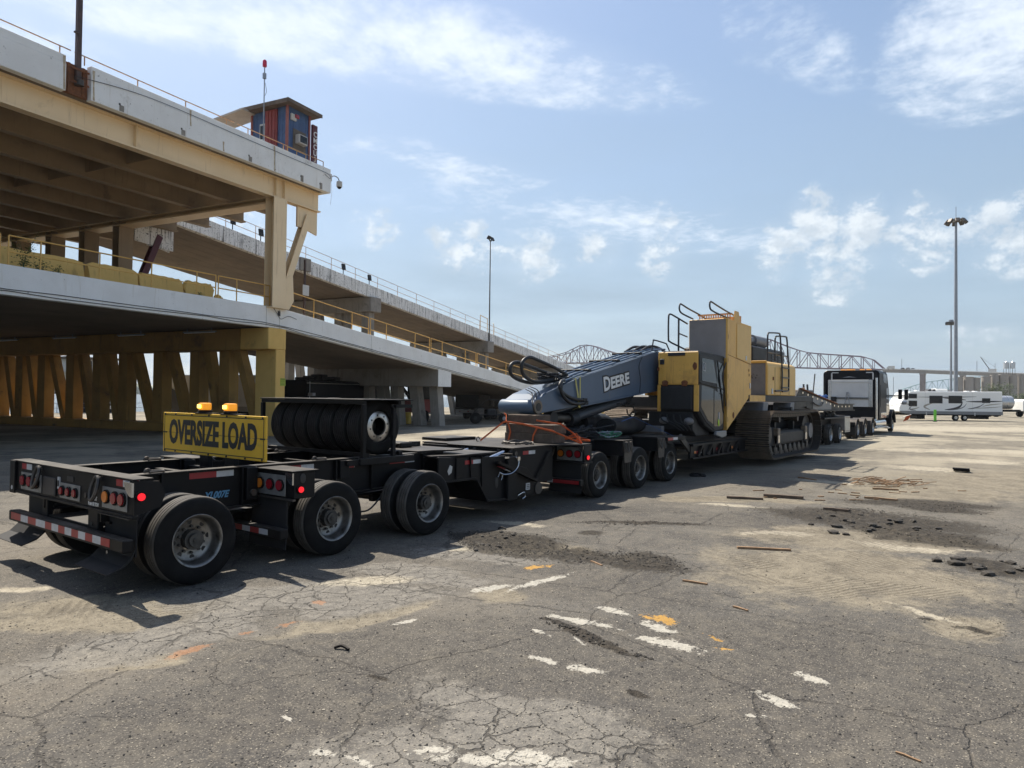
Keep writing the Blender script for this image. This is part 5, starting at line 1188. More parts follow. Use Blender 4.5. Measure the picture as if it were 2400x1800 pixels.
def track(y0, near):
    b = BASE[EX.name]
    fr_ = MB()
    fr_.prism([(23.95, .62), (23.95, .85), (24.4, 1.25), (25.1, 1.25), (25.1, 1.12), (28.4, 1.12), (28.5, 1.25), (29.2, 1.22), (29.2, .66)], 'Y', y0 + .28, y0 + .82)
    fm = fr_.build('track', EXD, EX, bevel=.02, label='track nearest the camera' if near else 'track on the far side')
    per = 2 * (XB - XA) + 2 * pi * RT; N = 70; dst = per / N
    for k in range(N):
        d = k * dst
        L = XB - XA
        if d < L: x_, z_, a = XA + d, ZC + RT, 0.
        elif d < L + pi * RT: t_ = (d - L) / RT; x_, z_, a = XB + RT * sin(t_), ZC + RT * cos(t_), t_
        elif d < 2 * L + pi * RT: t_ = d - L - pi * RT; x_, z_, a = XB - t_, ZC - RT, pi
        else: t_ = (d - 2 * L - pi * RT) / RT; x_, z_, a = XA - RT * sin(t_), ZC - RT * cos(t_), pi + t_
        if a == 0.: z_ -= .035 * sin(pi * (x_ - XA) / L)
        M_ = Matrix.Rotation(a, 4, 'Y')
        s_ = inst(SHM, 'track_shoe', fm, (x_ - b[0], y0 - b[1] + random.uniform(-.004, .004), z_ - .07 * cos(a) - b[2] + 0), M_)
        s_.location = (x_ - .06 * sin(a) - b[0], y0 - b[1], z_ - .06 * cos(a) - b[2])
        inst(LKM, 'track_link', fm, (x_ - .06 * sin(a) - b[0], y0 - b[1], z_ - .06 * cos(a) - b[2]), M_)
    o_ = y0 + .22 if near else y0 + .88
    for x_, r_ in ((XA, .60), (XB, .60)):
        MB().lathe([(y0 + .38, r_ - .06), (y0 + .40, r_), (y0 + .70, r_), (y0 + .72, r_ - .06)], (x_, 0, ZC), 'Y', 32).build('idler' if x_ == XA else 'sprocket', DSTEEL, fm, smooth=40)
        MB().cyl((x_, o_, ZC), (x_, y0 + .55, ZC), .30, 24).build('final_drive' if x_ == XB else 'idler_hub', ENGG if x_ == XB else DSTEEL, fm, smooth=40)
    for k in range(9):
        x_ = 24.5 + k * .58
        MB().lathe([(y0 + .26, .12), (y0 + .28, .17), (y0 + .40, .17), (y0 + .42, .12), (y0 + .68, .12), (y0 + .70, .17), (y0 + .82, .17), (y0 + .84, .12)], (x_, 0, .48), 'Y', 18).build('track_roller', DSTEEL, fm, smooth=40)
    for x_ in (25.6, 27.9): MB().cyl((x_, y0 + .3, 1.52), (x_, y0 + .8, 1.52), .11, 16).build('carrier_roller', DSTEEL, fm, smooth=40); MB().box(x_ - .08, x_ + .08, y0 + .45, y0 + .65, 1.12, 1.45).build('roller_bracket', EXD, fm)
    if near:
        MB().box(25.0, 28.4, y0 + .20, y0 + .279, .70, 1.08).build('side_plate', EXD, fm, bevel=.02)
        for x_ in (24.95, 28.42):
            MB().box(x_ - .13, x_ + .13, y0 + .12, y0 + .3, .98, 1.24).build('step_bracket', SHOE, fm, bevel=.02); MB().cyl((x_, y0 + .16, .72), (x_, y0 + .16, 1.0), .06, 12).build('ram', CHROME, fm, smooth=40); MB().cyl((x_, y0 + .1, .66), (x_, y0 + .22, .66), .09, 14).build('ram_eye', DSTEEL, fm)
        MB().box(25.2, 25.55, y0 + .17, y0 + .199, .98, 1.02).build('grab_slot', SIGNK, fm)
    for x_ in (24.9, 27.0, 28.6): MB().box(x_, x_ + .5, y0 + .26, y0 + .84, .32, .36).build('roller_guard', EXD, fm)


track(7.10, True); track(12.2, False)
MB().box(24.6, 29.0, 8.1, 12.3, .97, 1.45).build('car_body', EXD, EX, bevel=.08); MB().cyl((26.7, 9.95, 1.45), (26.7, 9.95, 1.95), 1.1, 40).build('slew_ring', DSTEEL, EX, smooth=40)
for x_ in (24.2, 27.4): MB().prism([(x_, 1.80), (x_ + .52, 1.80), (x_ + .62, 2.12), (x_ + .12, 2.12)], 'Y', 7.55, 8.2).build('deck_bracket', ENGG, EX, bevel=.02)
MB().cyl((27.5, 7.5, 1.86), (27.5, 8.0, 1.86), .09, 16).build('bracket_pin', DSTEEL, EX, smooth=40)
MB().box(24.9, 25.7, 7.9, 8.3, 1.80, 2.12).build('red_valve_box', mat('red_paint', (.36, .015, .025), rough=.5), EX, bevel=.05)
MB().box(22.95, 30.75, 7.60, 11.3, 2.14, 2.36).build('platform', EXD, EX, bevel=.02); MB().box(23.0, 24.6, 7.594, 7.599, 2.15, 2.35).build('yellow_edge', EXY, EX)
MB().box(20.8, 24.0, 9.0, 11.0, 1.9, 2.3).build('boom_base', EXD, EX, bevel=.05)
for y_ in (8.98, 10.05): MB().prism([(20.6, 2.3), (20.6, 3.2), (21.6, 3.5), (23.0, 2.3)], 'Y', y_, y_ + .08).build('boom_bracket', EXY, EX)
# cab
cab = MB().prism([(18.93, 1.86), (18.93, 3.52), (19.05, 3.57), (20.98, 3.50), (20.98, 1.28), (20.1, 1.24), (19.5, 1.45)], 'Y', 7.70, 8.86).build('cab', EXD, EX, bevel=.03)
MB().box(18.90, 18.928, 7.68, 8.88, 2.60, 3.53).build('yellow_front', EXY, cab, bevel=.03); MB().box(18.885, 18.899, 7.80, 8.72, 2.64, 3.40).build('hatch_panel', EXY, cab, bevel=.01)
MB().box(18.9, 18.928, 7.66, 7.80, 1.86, 2.598).build('yellow_front', EXY, cab); MB().box(18.9, 18.928, 8.80, 8.90, 1.84, 2.598).build('yellow_front', EXY, cab)
MB().box(18.86, 18.94, 7.84, 8.80, 1.88, 2.56).build('black_guard', mat('matt_black_guard', (.012, .012, .013), (.018, .018, .019), .6, scale=5), cab, bevel=.10)
MB().box(18.875, 18.899, 8.06, 8.58, 3.42, 3.52).build('visor_slot', SIGNK, cab, bevel=.008)
for y_ in (8.07, 8.66): MB().ball((18.885, y_, 2.66), .10, 6, (.12, 1, .7)).build('rust_patch', RUST, cab); MB().box(18.86, 18.9, y_ - .08, y_ + .08, 2.56, 2.64).build('hinge', RUST, cab, bevel=.01)
MB().box(18.86, 18.884, 8.68, 8.82, 3.18, 3.34).build('work_lamp', EXD, cab, bevel=.02); MB().ball((18.89, 7.78, 3.12), .08, 6, (.12, .9, 1.4)).build('rust_patch', RUST, cab)
for y_, z_ in ((7.75, 3.15), (8.87, 3.05)): MB().box(18.86, 18.9, y_ - .03, y_ + .03, z_ - .05, z_ + .05).build('latch', RUST, cab, bevel=.008)
dr = MB().prism([(18.98, 1.90), (18.98, 3.46), (20.3, 3.46), (20.86, 3.36), (20.86, 1.32), (20.15, 1.30), (19.5, 1.55)], 'Y', 7.672, 7.698).build('door', EXD, cab, bevel=.01)
MB().prism([(19.16, 2.72), (19.14, 3.36), (20.0, 3.34), (20.3, 2.66)], 'Y', 7.664, 7.6715).build('window', GLASS, dr); MB().prism([(20.34, 2.4), (20.22, 3.32), (20.76, 3.26), (20.78, 2.35)], 'Y', 7.664, 7.6715).build('window', GLASS, dr)
MB().prism([(19.10, 1.98), (19.12, 2.60), (20.05, 2.50), (20.05, 1.46), (19.62, 1.60)], 'Y', 7.664, 7.6715).build('window', GLASS, dr); MB().prism([(20.10, 1.42), (20.10, 2.48), (20.76, 2.28), (20.78, 1.50), (20.5, 1.40)], 'Y', 7.664, 7.6715).build('window', GLASS, dr)
MB().bar((18.99, 7.66, 2.66), (20.86, 7.66, 2.50), .02, .05, (0, 1, 0)).build('window_bar', EXD, dr); MB().bar((20.3, 7.66, 3.34), (20.82, 7.66, 1.8), .02, .03, (0, 1, 0)).build('window_bar', EXD, dr); MB().box(20.05, 20.085, 7.658, 7.67, 1.45, 2.5).build('window_bar', EXD, dr)
MB().tube(smoothpath([(20.9, 7.62, 3.3), (20.55, 7.60, 2.9), (20.72, 7.60, 2.5), (20.88, 7.62, 2.0)], 6), .02, 6).build('grab_handle', HOSE, dr)
MB().box(20.42, 20.47, 7.650, 7.661, 1.60, 1.82).build('white_decal', WHT, dr); MB().ball((20.43, 7.655, 1.52), .08, 8, (.75, .08, 1.4)).build('lime_marker', mat('lime_marker', (.45, .7, .02), rough=.4), dr)
MB().tube([(19.38, 7.662, 3.0), (19.38, 7.662, 3.22), (19.2, 7.662, 3.24), (19.18, 7.662, 3.02), (19.38, 7.662, 3.0)], .012, 5).build('white_decal', WHT, dr); MB().tube([(19.23, 7.661, 3.06), (19.3, 7.661, 3.18), (19.33, 7.661, 3.08)], .012, 5).build('white_decal', WHT, dr)
MB().prism([(20.1, 1.16), (20.15, 1.27), (20.95, 1.27), (20.95, 1.10), (20.6, 1.06)], 'Y', 7.6, 7.69).build('step', RVG, cab, bevel=.02)
MB().prism([(18.95, 1.32), (18.95, 1.84), (19.5, 1.44), (20.2, 1.23), (20.2, 1.15), (19.2, 1.15)], 'Y', 7.85, 9.2).build('cab_underframe', EXD, EX, bevel=.02)
for y_ in (8.70, 7.95): MB().ball((18.92, y_, 1.58), .13, 8, (.8, 1.1, .8)).build('under_lamp', ENGG, EX, smooth=50)
hz_ = MB()
for k in range(4): hz_.tube(smoothpath([(18.9, 8.8 - k * .2, 1.75), (18.8, 8.7 - k * .2, 1.6 - k * .02), (18.85, 8.4 - k * .15, 1.45), (18.95, 8.2 - k * .1, 1.3)], 6), .02, 6)
hz_.build('cab_hoses', HOSE, EX)
# tall guard tower beside the cab, chamfered below
tw = MB().prism([(21.0, 1.26), (21.0, 4.66), (23.2, 4.60), (23.2, 2.36)], 'Y', 7.62, 8.84).build('side_tower', EXY, EX, bevel=.015)
MB().box(20.982, 20.998, 7.66, 8.82, 3.45, 4.64).build('grey_front', GUARD, tw)
MB().prism([(21.8, 3.50), (21.8, 4.56), (23.12, 4.52), (23.12, 3.36)], 'Y', 7.606, 7.618).build('access_door', EXY2, tw, bevel=.006)
MB().bar((21.02, 7.616, 3.56), (23.18, 7.616, 3.34), .008, .012, (0, 1, 0)).build('seam', RUST, tw)
MB().box(20.975, 21.02, 7.605, 7.66, 1.3, 4.66).build('rusty_edge', EXY, tw); 
for z_ in (3.4, 2.9, 2.3, 4.1, 1.6): MB().ball((21.04, 7.612, z_), .07, 6, (.5, .08, 1.2)).build('rust_patch', RUST, tw)
for x_, z_ in ((21.55, 1.72), (22.95, 3.15), (22.98, 3.0), (21.9, 4.4), (22.75, 4.28)): MB().ball((x_, 7.612, z_), .10 if z_ < 2 else .05, 6, (.8, .08, 1.)).build('rust_patch', RUST, tw)
MB().box(22.6, 22.72, 7.60, 7.606, 3.46, 3.60).build('white_decal', WHT, tw); MB().box(23.02, 23.10, 7.60, 7.617, 2.56, 2.74).build('white_decal', WHT, tw)
gr_ = MB()
for k in range(14): gr_.box(21.6, 21.63, 7.75 + k * .075, 7.78 + k * .075, 4.64, 4.84)
gr_.box(21.58, 21.65, 7.7, 8.8, 4.84, 4.88); gr_.box(22.4, 22.45, 7.7, 8.8, 4.62, 4.86); gr_.build('roof_grating', RAILC, tw)
MB().prism([(21.6, 4.62), (22.2, 4.62), (22.0, 4.95), (21.7, 4.95)], 'Y', 7.63, 7.66).build('lifting_plate', EXY, tw)
RAILB = mat('black_handrail', (.022, .024, .028), (.03, .03, .034), .4)


def hand(pts, name='handrail', r=.026, parent=None): return MB().tube(smoothpath(pts, 4), r, 8).build(name, RAILB, parent or EX, smooth=50)


hand([(21.05, 8.74, 4.70), (20.6, 8.74, 4.74), (20.15, 8.74, 4.80), (20.02, 8.74, 4.90), (20.05, 8.74, 5.02), (20.15, 8.74, 5.06), (20.7, 8.74, 4.98), (21.6, 8.74, 4.88), (22.1, 8.74, 4.80)])
hand([(21.5, 7.76, 4.70), (20.9, 7.76, 4.73), (20.1, 7.76, 4.80), (19.94, 7.76, 4.88), (19.93, 7.76, 4.98), (20.02, 7.76, 5.05), (20.6, 7.76, 4.98), (21.3, 7.76, 4.90), (21.95, 7.76, 4.84)])
hand([(21.0, 8.9, 4.55), (20.0, 8.9, 4.70), (19.72, 8.9, 4.72), (19.62, 8.9, 4.62), (19.62, 8.9, 4.0), (19.72, 8.9, 3.90), (20.4, 8.9, 3.80), (21.0, 8.9, 3.72)])
MB().tube([(20.35, 8.9, 3.62), (20.35, 8.9, 4.66)], .03, 8).build('handrail', RAILB, EX); MB().tube([(20.35, 8.9, 4.2), (21.0, 8.9, 4.14)], .022, 8).build('handrail', RAILB, EX)
hand([(18.62, 8.95, 3.58), (18.70, 8.95, 3.84), (18.78, 8.95, 3.88), (19.5, 8.95, 3.84), (19.62, 8.95, 3.80), (19.86, 8.95, 3.58)], r=.02)
# engine house
eh = MB().prism([(7.62, 2.362), (7.62, 3.38), (7.66, 3.50), (7.80, 3.56), (11.2, 3.56), (11.2, 2.362)], 'X', 24.95, 28.4).build('engine_house', EXY2, EX, bevel=.03)
MB().box(24.93, 24.949, 7.70, 11.1, 2.38, 3.48).build('grey_end', ENGG, eh); MB().box(24.90, 24.96, 7.66, 11.15, 3.48, 3.57).build('edge_strip', EXY, eh, bevel=.01)
for x_ in (25.75, 26.4, 27.5): MB().box(x_, x_ + .015, 7.612, 7.622, 2.4, 3.36).build('panel_seam', EXD, eh)
MB().box(25.5, 25.6, 7.60, 7.62, 2.9, 3.02).build('latch', RUST, eh); MB().box(25.35, 25.5, 7.60, 7.619, 2.42, 2.6).build('white_decal', WHT, eh)
for k in range(12): MB().ball((24.926, 8.3 + random.gauss(0, .22), 3.0 + random.gauss(0, .2)), random.uniform(.015, .04), 4, (.2, 1, 1)).build('oil_spot', SIGNK, eh)
hd = MB().box(25.4, 29.3, 8.3, 10.9, 3.57, 4.15).build('engine_hood', EXD, EX, bevel=.06)
for k in range(4):
    for j in range(2): MB().box(27.6 + j * .8, 28.25 + j * .8, 8.285, 8.298, 3.66 + k * .11, 3.72 + k * .11).build('louvre', SIGNK, hd)
MB().cyl((26.6, 8.75, 4.42), (28.0, 8.75, 4.42), .22, 24).build('muffler', ENGG, EX, smooth=40); MB().cyl((26.3, 8.75, 4.42), (26.6, 8.75, 4.42), .14, 18).build('muffler_neck', GALV, EX, smooth=40); MB().box(26.8, 27.6, 8.6, 8.9, 4.1, 4.24).build('muffler_bracket', EXD, EX)
# side ladder with its high loops
for x_, top, zb_ in ((24.9, 4.52, 3.58), (25.75, 4.46, 3.58)):
    hand([(x_, 7.62, zb_), (x_, 7.62, top - .15), (x_ + .08, 7.62, top - .02), (x_ + .2, 7.62, top + .02), (x_ + 1.2, 7.60, top + .08), (x_ + 1.36, 7.60, top + .02), (x_ + 1.44, 7.60, top - .2), (x_ + 1.5, 7.56, 3.4), (x_ + 1.5, 7.56, 2.7), (x_ + 1.42, 7.56, 2.55), (x_ + .75, 7.58, 2.52)], r=.03)
for z_ in (2.66, 3.02, 3.38): MB().box(26.42, 27.24, 7.53, 7.59, z_ - .02, z_ + .02).build('ladder_rung', RAILB, EX)
MB().tube([(24.9, 7.62, 3.86), (26.38, 7.6, 3.86)], .022, 6).build('handrail', RAILB, EX); MB().tube([(25.75, 7.62, 3.82), (27.22, 7.6, 3.82)], .022, 6).build('handrail', RAILB, EX)
# boom
bp = [(12.88, 1.97), (12.93, 1.86), (13.16, 1.83), (14.93, 2.0), (19.28, 2.46), (21.8, 2.5), (22.2, 2.8), (21.6, 3.5), (20.4, 3.62), (19.2, 3.57), (17.4, 3.20), (14.87, 2.67), (13.36, 2.27), (13.02, 2.12)]
bo = MB().prism(bp, 'Y', 9.06, 9.98).build('boom', EXG, EX, bevel=.015)
MB().lathe([(9.02, .08), (9.02, .155), (9.04, .165), (10.0, .165), (10.02, .155)], (13.03, 0, 1.98), 'Y', 28).build('boom_eye', EXG, bo, smooth=40); MB().cyl((13.03, 8.994, 1.98), (13.03, 8.998, 1.98), .092, 24).build('eye_hole', SIGNK, bo)
MB().lathe([(9.008, .09), (9.0, .12), (9.0, .155), (9.03, .165)], (13.03, 0, 1.98), 'Y', 28, closed=True).build('eye_rim', SHOE, bo, smooth=40)
MB().bar((14.9, 9.05, 1.99), (19.28, 9.05, 2.45), .03, .035, (0, 1, 0)).build('bottom_flange', EXG, bo); MB().bar((13.36, 9.05, 2.28), (14.87, 9.05, 2.68), .03, .02, (0, 1, 0)).build('top_flange', EXG, bo); MB().bar((14.87, 9.05, 2.68), (19.2, 9.05, 3.58), .03, .02, (0, 1, 0)).build('top_flange', EXG, bo)
TM = face_m((16.73, 9.048, 2.645), (1, 0, .17), (-.17, 0, 1))
BL_ = mat('boom_lettering', (.80, .80, .78), (.72, .72, .7), .5)
for tx, sz, dx_, wd, dz_ in (('D', .50, -.53, .34, .0), ('EERE', .40, .19, 1.04, -.02)):
    o_ = (16.73 + dx_ * .986, 0, 2.645 + dx_ * .168 + dz_)
    text(tx, sz, SIGNK, 'lettering_outline', bo, face_m((o_[0], 9.054, o_[2]), (1, 0, .17), (-.17, 0, 1)), wd + .07, .055)
    text(tx, sz, BL_, 'lettering', bo, face_m((o_[0], 9.047, o_[2]), (1, 0, .17), (-.17, 0, 1)), wd, .016)
wr = MB().tube(smoothpath([(18.2, 9.045, 3.36), (18.0, 9.04, 3.1), (18.1, 9.04, 2.7), (18.05, 9.04, 2.36)], 6), .008, 5).build('dangling_wire', HOSE, bo)
ztop = lambda x: 2.67 + (x - 14.87) * .208
for k in range(7):
    y_ = 9.14 + k * .12; hgt_ = .07 + .03 * (k % 2)
    MB().tube([(14.3 + .1 * k, y_, 2.52 + hgt_), (14.9, y_, ztop(14.9) + hgt_), (19.0, y_, ztop(19.0) + hgt_), (19.9, y_, 3.62 + hgt_)], .026, 8).build('hydraulic_pipe', EXG, bo, smooth=50)
for x_ in (15.4, 16.9, 18.2): MB().bar((x_, 9.08, ztop(x_) + .11), (x_, 9.98, ztop(x_) + .11), .14, .06).build('pipe_clamp', EXD, bo, bevel=.01)
for y_ in (9.3, 9.55, 9.8): MB().tube(smoothpath([(18.6, y_, ztop(18.6) + .1), (19.2, y_, 3.74), (19.9, y_, 3.72), (20.5, y_, 3.55)], 6), .04, 8).build('boom_hose', HOSE, bo, smooth=50)
H1 = [(14.75, 9.35, 2.75), (14.2, 9.38, 2.92), (13.6, 9.4, 3.05), (13.23, 9.4, 3.11), (12.98, 9.4, 3.02), (12.92, 9.4, 2.86), (13.02, 9.4, 2.68), (13.4, 9.4, 2.56), (13.9, 9.38, 2.58), (14.3, 9.35, 2.62)]
H2 = [(14.75, 9.5, 2.72), (14.1, 9.5, 2.78), (13.3, 9.5, 2.92), (12.9, 9.5, 2.98), (12.68, 9.5, 2.93), (12.62, 9.5, 2.80), (12.72, 9.5, 2.66), (13.1, 9.5, 2.56), (13.6, 9.48, 2.53), (14.3, 9.45, 2.6)]
H3 = [(14.4, 9.2, 2.62), (14.0, 9.02, 2.58), (13.85, 8.98, 2.45), (14.0, 8.97, 2.30), (14.4, 8.97, 2.18), (14.95, 9.0, 2.14)]; H4 = [(14.3, 9.25, 2.6), (13.95, 9.0, 2.5), (13.9, 8.96, 2.32), (14.15, 8.95, 2.12), (14.55, 8.96, 2.05), (15.0, 9.0, 2.08)]
for h_ in (H1, H2, H3, H4): MB().tube(smoothpath(h_, 8), .042, 8).build('hydraulic_hose', HOSE, bo, smooth=60)
for (x_, z_) in ((14.95, 2.14), (15.0, 2.08)): MB().box(x_ - .04, x_ + .12, 8.95, 9.05, z_ - .05, z_ + .05).build('hose_fitting', EXD, bo, bevel=.01)
md_ = MB()
for k in range(12): md_.tube(smoothpath([(13.9 + random.uniform(0, .9), 9.2 + random.uniform(0, .6), 2.55 + random.uniform(.05, .22)) for _ in range(4)], 4), .022, 6)
md_.build('hose_cluster', HOSE, bo, smooth=60)
for k in range(3): MB().tube(smoothpath([(12.9 + k * .13, 9.03, 1.86), (12.86 + k * .16, 9.05, 2.05), (13.2 + k * .12, 9.3, 2.28 + k * .03), (13.5 + k * .1, 9.7, 2.38 + k * .03)], 5), .012, 5).build('tie_rope', HOSE, bo)
for y_ in (9.3, 9.74):
    MB().cyl((14.9, y_, 1.70), (17.5, y_, 2.12), .125, 20).build('boom_cylinder', mat('dark_blue_cylinder', (.030, .038, .050), (.042, .05, .064), .45, scale=3, dust=.15), EX, smooth=40); MB().prism([(17.3, 2.02), (17.9, 2.1), (18.2, 2.34), (17.2, 2.25)], 'Y', y_ - .06, y_ + .06).build('cylinder_bracket', EXD, EX, bevel=.01); MB().cyl((14.0, y_, 1.72), (14.9, y_, 1.68), .085, 16).build('cylinder_rod', DSTEEL, EX, smooth=40)
    MB().lathe([(y_ - .11, .17), (y_ + .11, .17)], (13.95, 0, 1.70), 'Y', 22).build('rod_eye', EXD, EX, smooth=40); MB().cyl((14.75, y_, 1.66), (15.05, y_, 1.69), .165, 20).build('gland', EXD, EX, smooth=40)
MB().tube(smoothpath([(17.6, 9.2, 1.9), (17.5, 9.1, 1.75), (17.8, 9.1, 1.68), (18.0, 9.15, 1.8), (17.95, 9.2, 1.98)], 6), .018, 6).build('loose_hose', HOSE, EX)
hc = MB()
for k in range(6): hc.tube(smoothpath([(16.9 + random.uniform(0, 1.2), 9.1 + random.uniform(0, .4), 1.95 + random.uniform(0, .14)) for _ in range(4)], 4), .02, 6)
hc.build('hose_cluster', HOSE, EX)

# ------------------------------------------------------------------ lashings and cargo on the lowbed
def strap(pts, label, m=ORS, w=.036, group='orange lashing straps over the timber blocks'):
    mb = MB()
    for a, b_ in zip(pts[:-1], pts[1:]): mb.bar(a, b_, w, .006, (1, 0, .3))
    return solo(mb, 'lashing_strap', m, label, 'strap', pts[0], group=group)


def timber(label, x0, x1, y0, y1, z0, z1):
    return solo(MB().box(x0, x1, y0, y1, z0, z1), 'timber_block', WOODD, label, 'timber block', ((x0 + x1) / 2, (y0 + y1) / 2, z0), group='timber blocks propping the boom tip', bevel=.012)


timber('lower long timber block of the crib under the boom tip', 12.32, 12.82, 8.16, 9.40, 1.238, 1.43)
timber('second long timber block of the crib, strapped across its face', 12.335, 12.82, 8.13, 9.385, 1.431, 1.625)
timber('short timber block directly under the boom tip, topmost of the crib', 12.55, 13.1, 8.72, 9.50, 1.626, 1.812)
strap([(11.85, 9.70, 1.25), (12.28, 9.42, 1.64), (12.30, 9.36, 1.66), (12.30, 8.9, 1.62), (12.30, 8.14, 1.50), (12.31, 8.08, 1.48), (12.74, 7.70, 1.24)], 'orange strap crossing the crib face from deck hook to outrigger corner')
strap([(12.30, 9.30, 1.655), (12.29, 9.22, 1.45), (12.29, 9.28, 1.24)], 'orange strap hanging down the left end of the timber crib')
strap([(12.30, 8.52, 1.57), (12.29, 8.62, 1.38), (12.29, 8.64, 1.24)], 'short orange strap hanging down the middle of the crib')
strap([(12.52, 8.70, 1.70), (12.6, 8.12, 1.635), (12.8, 7.95, 1.45), (12.76, 7.7, 1.25)], 'orange strap slanting from the upper block to the right corner')
strap([(13.35, 8.1, 1.3), (13.5, 8.3, 1.4), (13.4, 8.6, 1.26), (13.7, 8.4, 1.32), (13.6, 8.0, 1.25), (13.4, 8.25, 1.27)], 'orange strap slack in a heap beside the crib')
strap([(12.3, 9.35, 1.655), (12.5, 9.5, 1.80), (12.55, 9.6, 1.83)], 'orange strap end climbing over the upper block')
ys = MB(); xs0 = 14.72
for a, b_ in zip([(14.62, 9.03, 2.66), (14.72, 9.02, 2.3), (14.78, 9.02, 1.97)], [(14.72, 9.02, 2.3), (14.78, 9.02, 1.97), (14.8, 9.2, 1.9)]): ys.bar(a, b_, .05, .006, (0, 1, 0))
for a, b_ in zip([(14.84, 9.03, 2.70), (14.83, 9.02, 2.3)], [(14.83, 9.02, 2.3), (14.82, 9.02, 1.95)]): ys.bar(a, b_, .045, .006, (0, 1, 0))
for a, b_ in zip([(14.62, 9.03, 2.665), (14.84, 9.03, 2.705)], [(14.62, 9.98, 2.665), (14.84, 9.98, 2.705)]): ys.bar(a, b_, .05, .006)
solo(ys, 'lashing_strap', YLS, 'pale yellow strap looped around the grey boom', 'strap', (14.7, 9.03, 1.95))
hk = MB().tube(arc((11.8, 1.28), .05, 0, 300, 10, 'XZ', 9.72), .012, 6); solo(hk, 'strap_hook', DSTEEL, 'curved steel strap hook on the trailer deck edge', 'hook', (11.8, 9.72, 1.235))


def roll(label, a, b_, r, flat, turns=4):
    a, b_ = Vector(a), Vector(b_); t = thing('tarp_roll', label, 'tarp', (a + b_) / 2 - Vector((0, 0, r * flat)), group='rolled black tarps on the lowbed')
    d = (b_ - a).normalized(); sd = Vector((0, 0, 1)).cross(d).normalized(); n_ = 22; mb = MB(); pts = []
    m_ = 14
    for i in range(m_ + 1):
        f = i / m_; c = a + (b_ - a) * f
        for k in range(n_):
            q = 2 * pi * k / n_; rr_ = r * (1 + .07 * sin(3 * q + 5 * f) + .045 * sin(7 * f * 3 + q) + random.uniform(-.025, .025))
            pts.append(c + sd * rr_ * cos(q) + Vector((0, 0, rr_ * flat * sin(q))))
    mb._o = 0; mb.v = [tuple(p) for p in pts]; mb.ring(pts, n_, False); mb.build('outer_layer', TARP, t, smooth=60)
    sp = []
    for k in range(turns * 16):
        q = 2 * pi * k / 16; rr_ = r * .93 * (1 - k / (turns * 16)) + .02
        sp.append(a - d * .012 + sd * rr_ * cos(q) + Vector((0, 0, rr_ * flat * sin(q))))
    MB().tube(sp, .014, 5).build('wound_edge', FLAP, t, smooth=50); return t


roll('large rolled black tarp lying nearest, spiral end towards the camera', (15.75, 8.80, 1.455), (18.3, 9.25, 1.455), .26, .9)
roll('rolled black tarp behind the nearest roll, sagging open', (15.7, 9.6, 1.50), (17.6, 9.9, 1.48), .27, 1.0)
fold = MB(); N_ = 26; V_ = []
for i in range(N_ + 1):
    for j in range(N_ + 1):
        u, v = i / N_, j / N_; e = min(u, 1 - u, v, 1 - v) * 2
        z_ = 1.23 + .42 * (e ** .6) * (0.5 + .5 * vnoise(np.array(u * 5.), np.array(v * 5.), 3)) + .06 * sin(17 * u + 4 * v) * e
        V_.append((13.9 + u * 1.9, 9.0 + v * 1.4, float(z_)))
fold.add(V_, [(i * (N_ + 1) + j, i * (N_ + 1) + j + 1, (i + 1) * (N_ + 1) + j + 1, (i + 1) * (N_ + 1) + j) for i in range(N_) for j in range(N_)])
solo(fold, 'folded_tarp', TARP, 'crumpled black tarp heaped left of the rolls', 'tarp', (14.8, 9.6, 1.225), smooth=50, calc=False)
net = MB()
for k in range(26): net.tube(smoothpath([(13.7 + random.betavariate(2, 2) * 2.1, 8.5 + random.betavariate(2, 2) * .9, 1.24 + random.random() ** 2 * .3) for _ in range(5)], 5), .014, 5)
solo(net, 'rope_heap', HOSE, 'tangled heap of dark ropes and chains on the lowbed', 'ropes', (14.7, 9, 1.225))
for nm2, m_, n_, lb in (('rope_heap', mat('green_rope', (.05, .22, .12), rough=.8), 5, 'loose green rope coiled beside the tarp roll'), ('rope_heap', GALV, 6, 'pale steel chain lying among the dark ropes')):
    mb = MB()
    for k in range(n_): mb.tube(smoothpath([(14.9 + random.random() * .9, 8.35 + random.random() * .4, 1.24 + random.random() ** 2 * .16) for _ in range(5)], 5), .011, 5)
    solo(mb, nm2, m_, lb, 'ropes', (15.2, 8.5, 1.225))
gd = MB()
for i in range(9):
    a = 2 * pi * i / 9; gd.tube(smoothpath([(11.75 + .28 * cos(a), 8.62 + .35 * sin(a), 1.245), (11.75 + .3 * cos(a + .8), 8.62 + .3 * sin(a + .8), 1.27 + .03 * random.random()), (11.75 + .2 * cos(a + 1.7), 8.62 + .3 * sin(a + 1.7), 1.25)], 5), .016, 5)
solo(gd, 'chain_heap', DSTEEL, 'dark chain coiled on the deck in front of the timber crib', 'chain', (11.75, 8.62, 1.236))
bs = MB()
for a, b_ in zip([(15.9, 8.45, 1.62), (16.6, 8.5, 1.72)], [(16.6, 8.5, 1.72), (17.6, 7.82, 1.22)]): bs.bar(a, b_, .03, .005)
solo(bs, 'lashing_strap', mat('blue_strap', (.05, .13, .35)), 'thin blue strap pulled over the nearest tarp roll', 'strap', (16.5, 8.3, 1.25))
solo(MB().prism([(19.2, .98), (19.9, .98), (20.0, 1.30), (19.3, 1.36)], 'Y', 10.15, 10.75), 'white_bag', GWHITE, 'crumpled white bag lying left of the cab', 'bag', (19.6, 10.3, .98), bevel=.05)
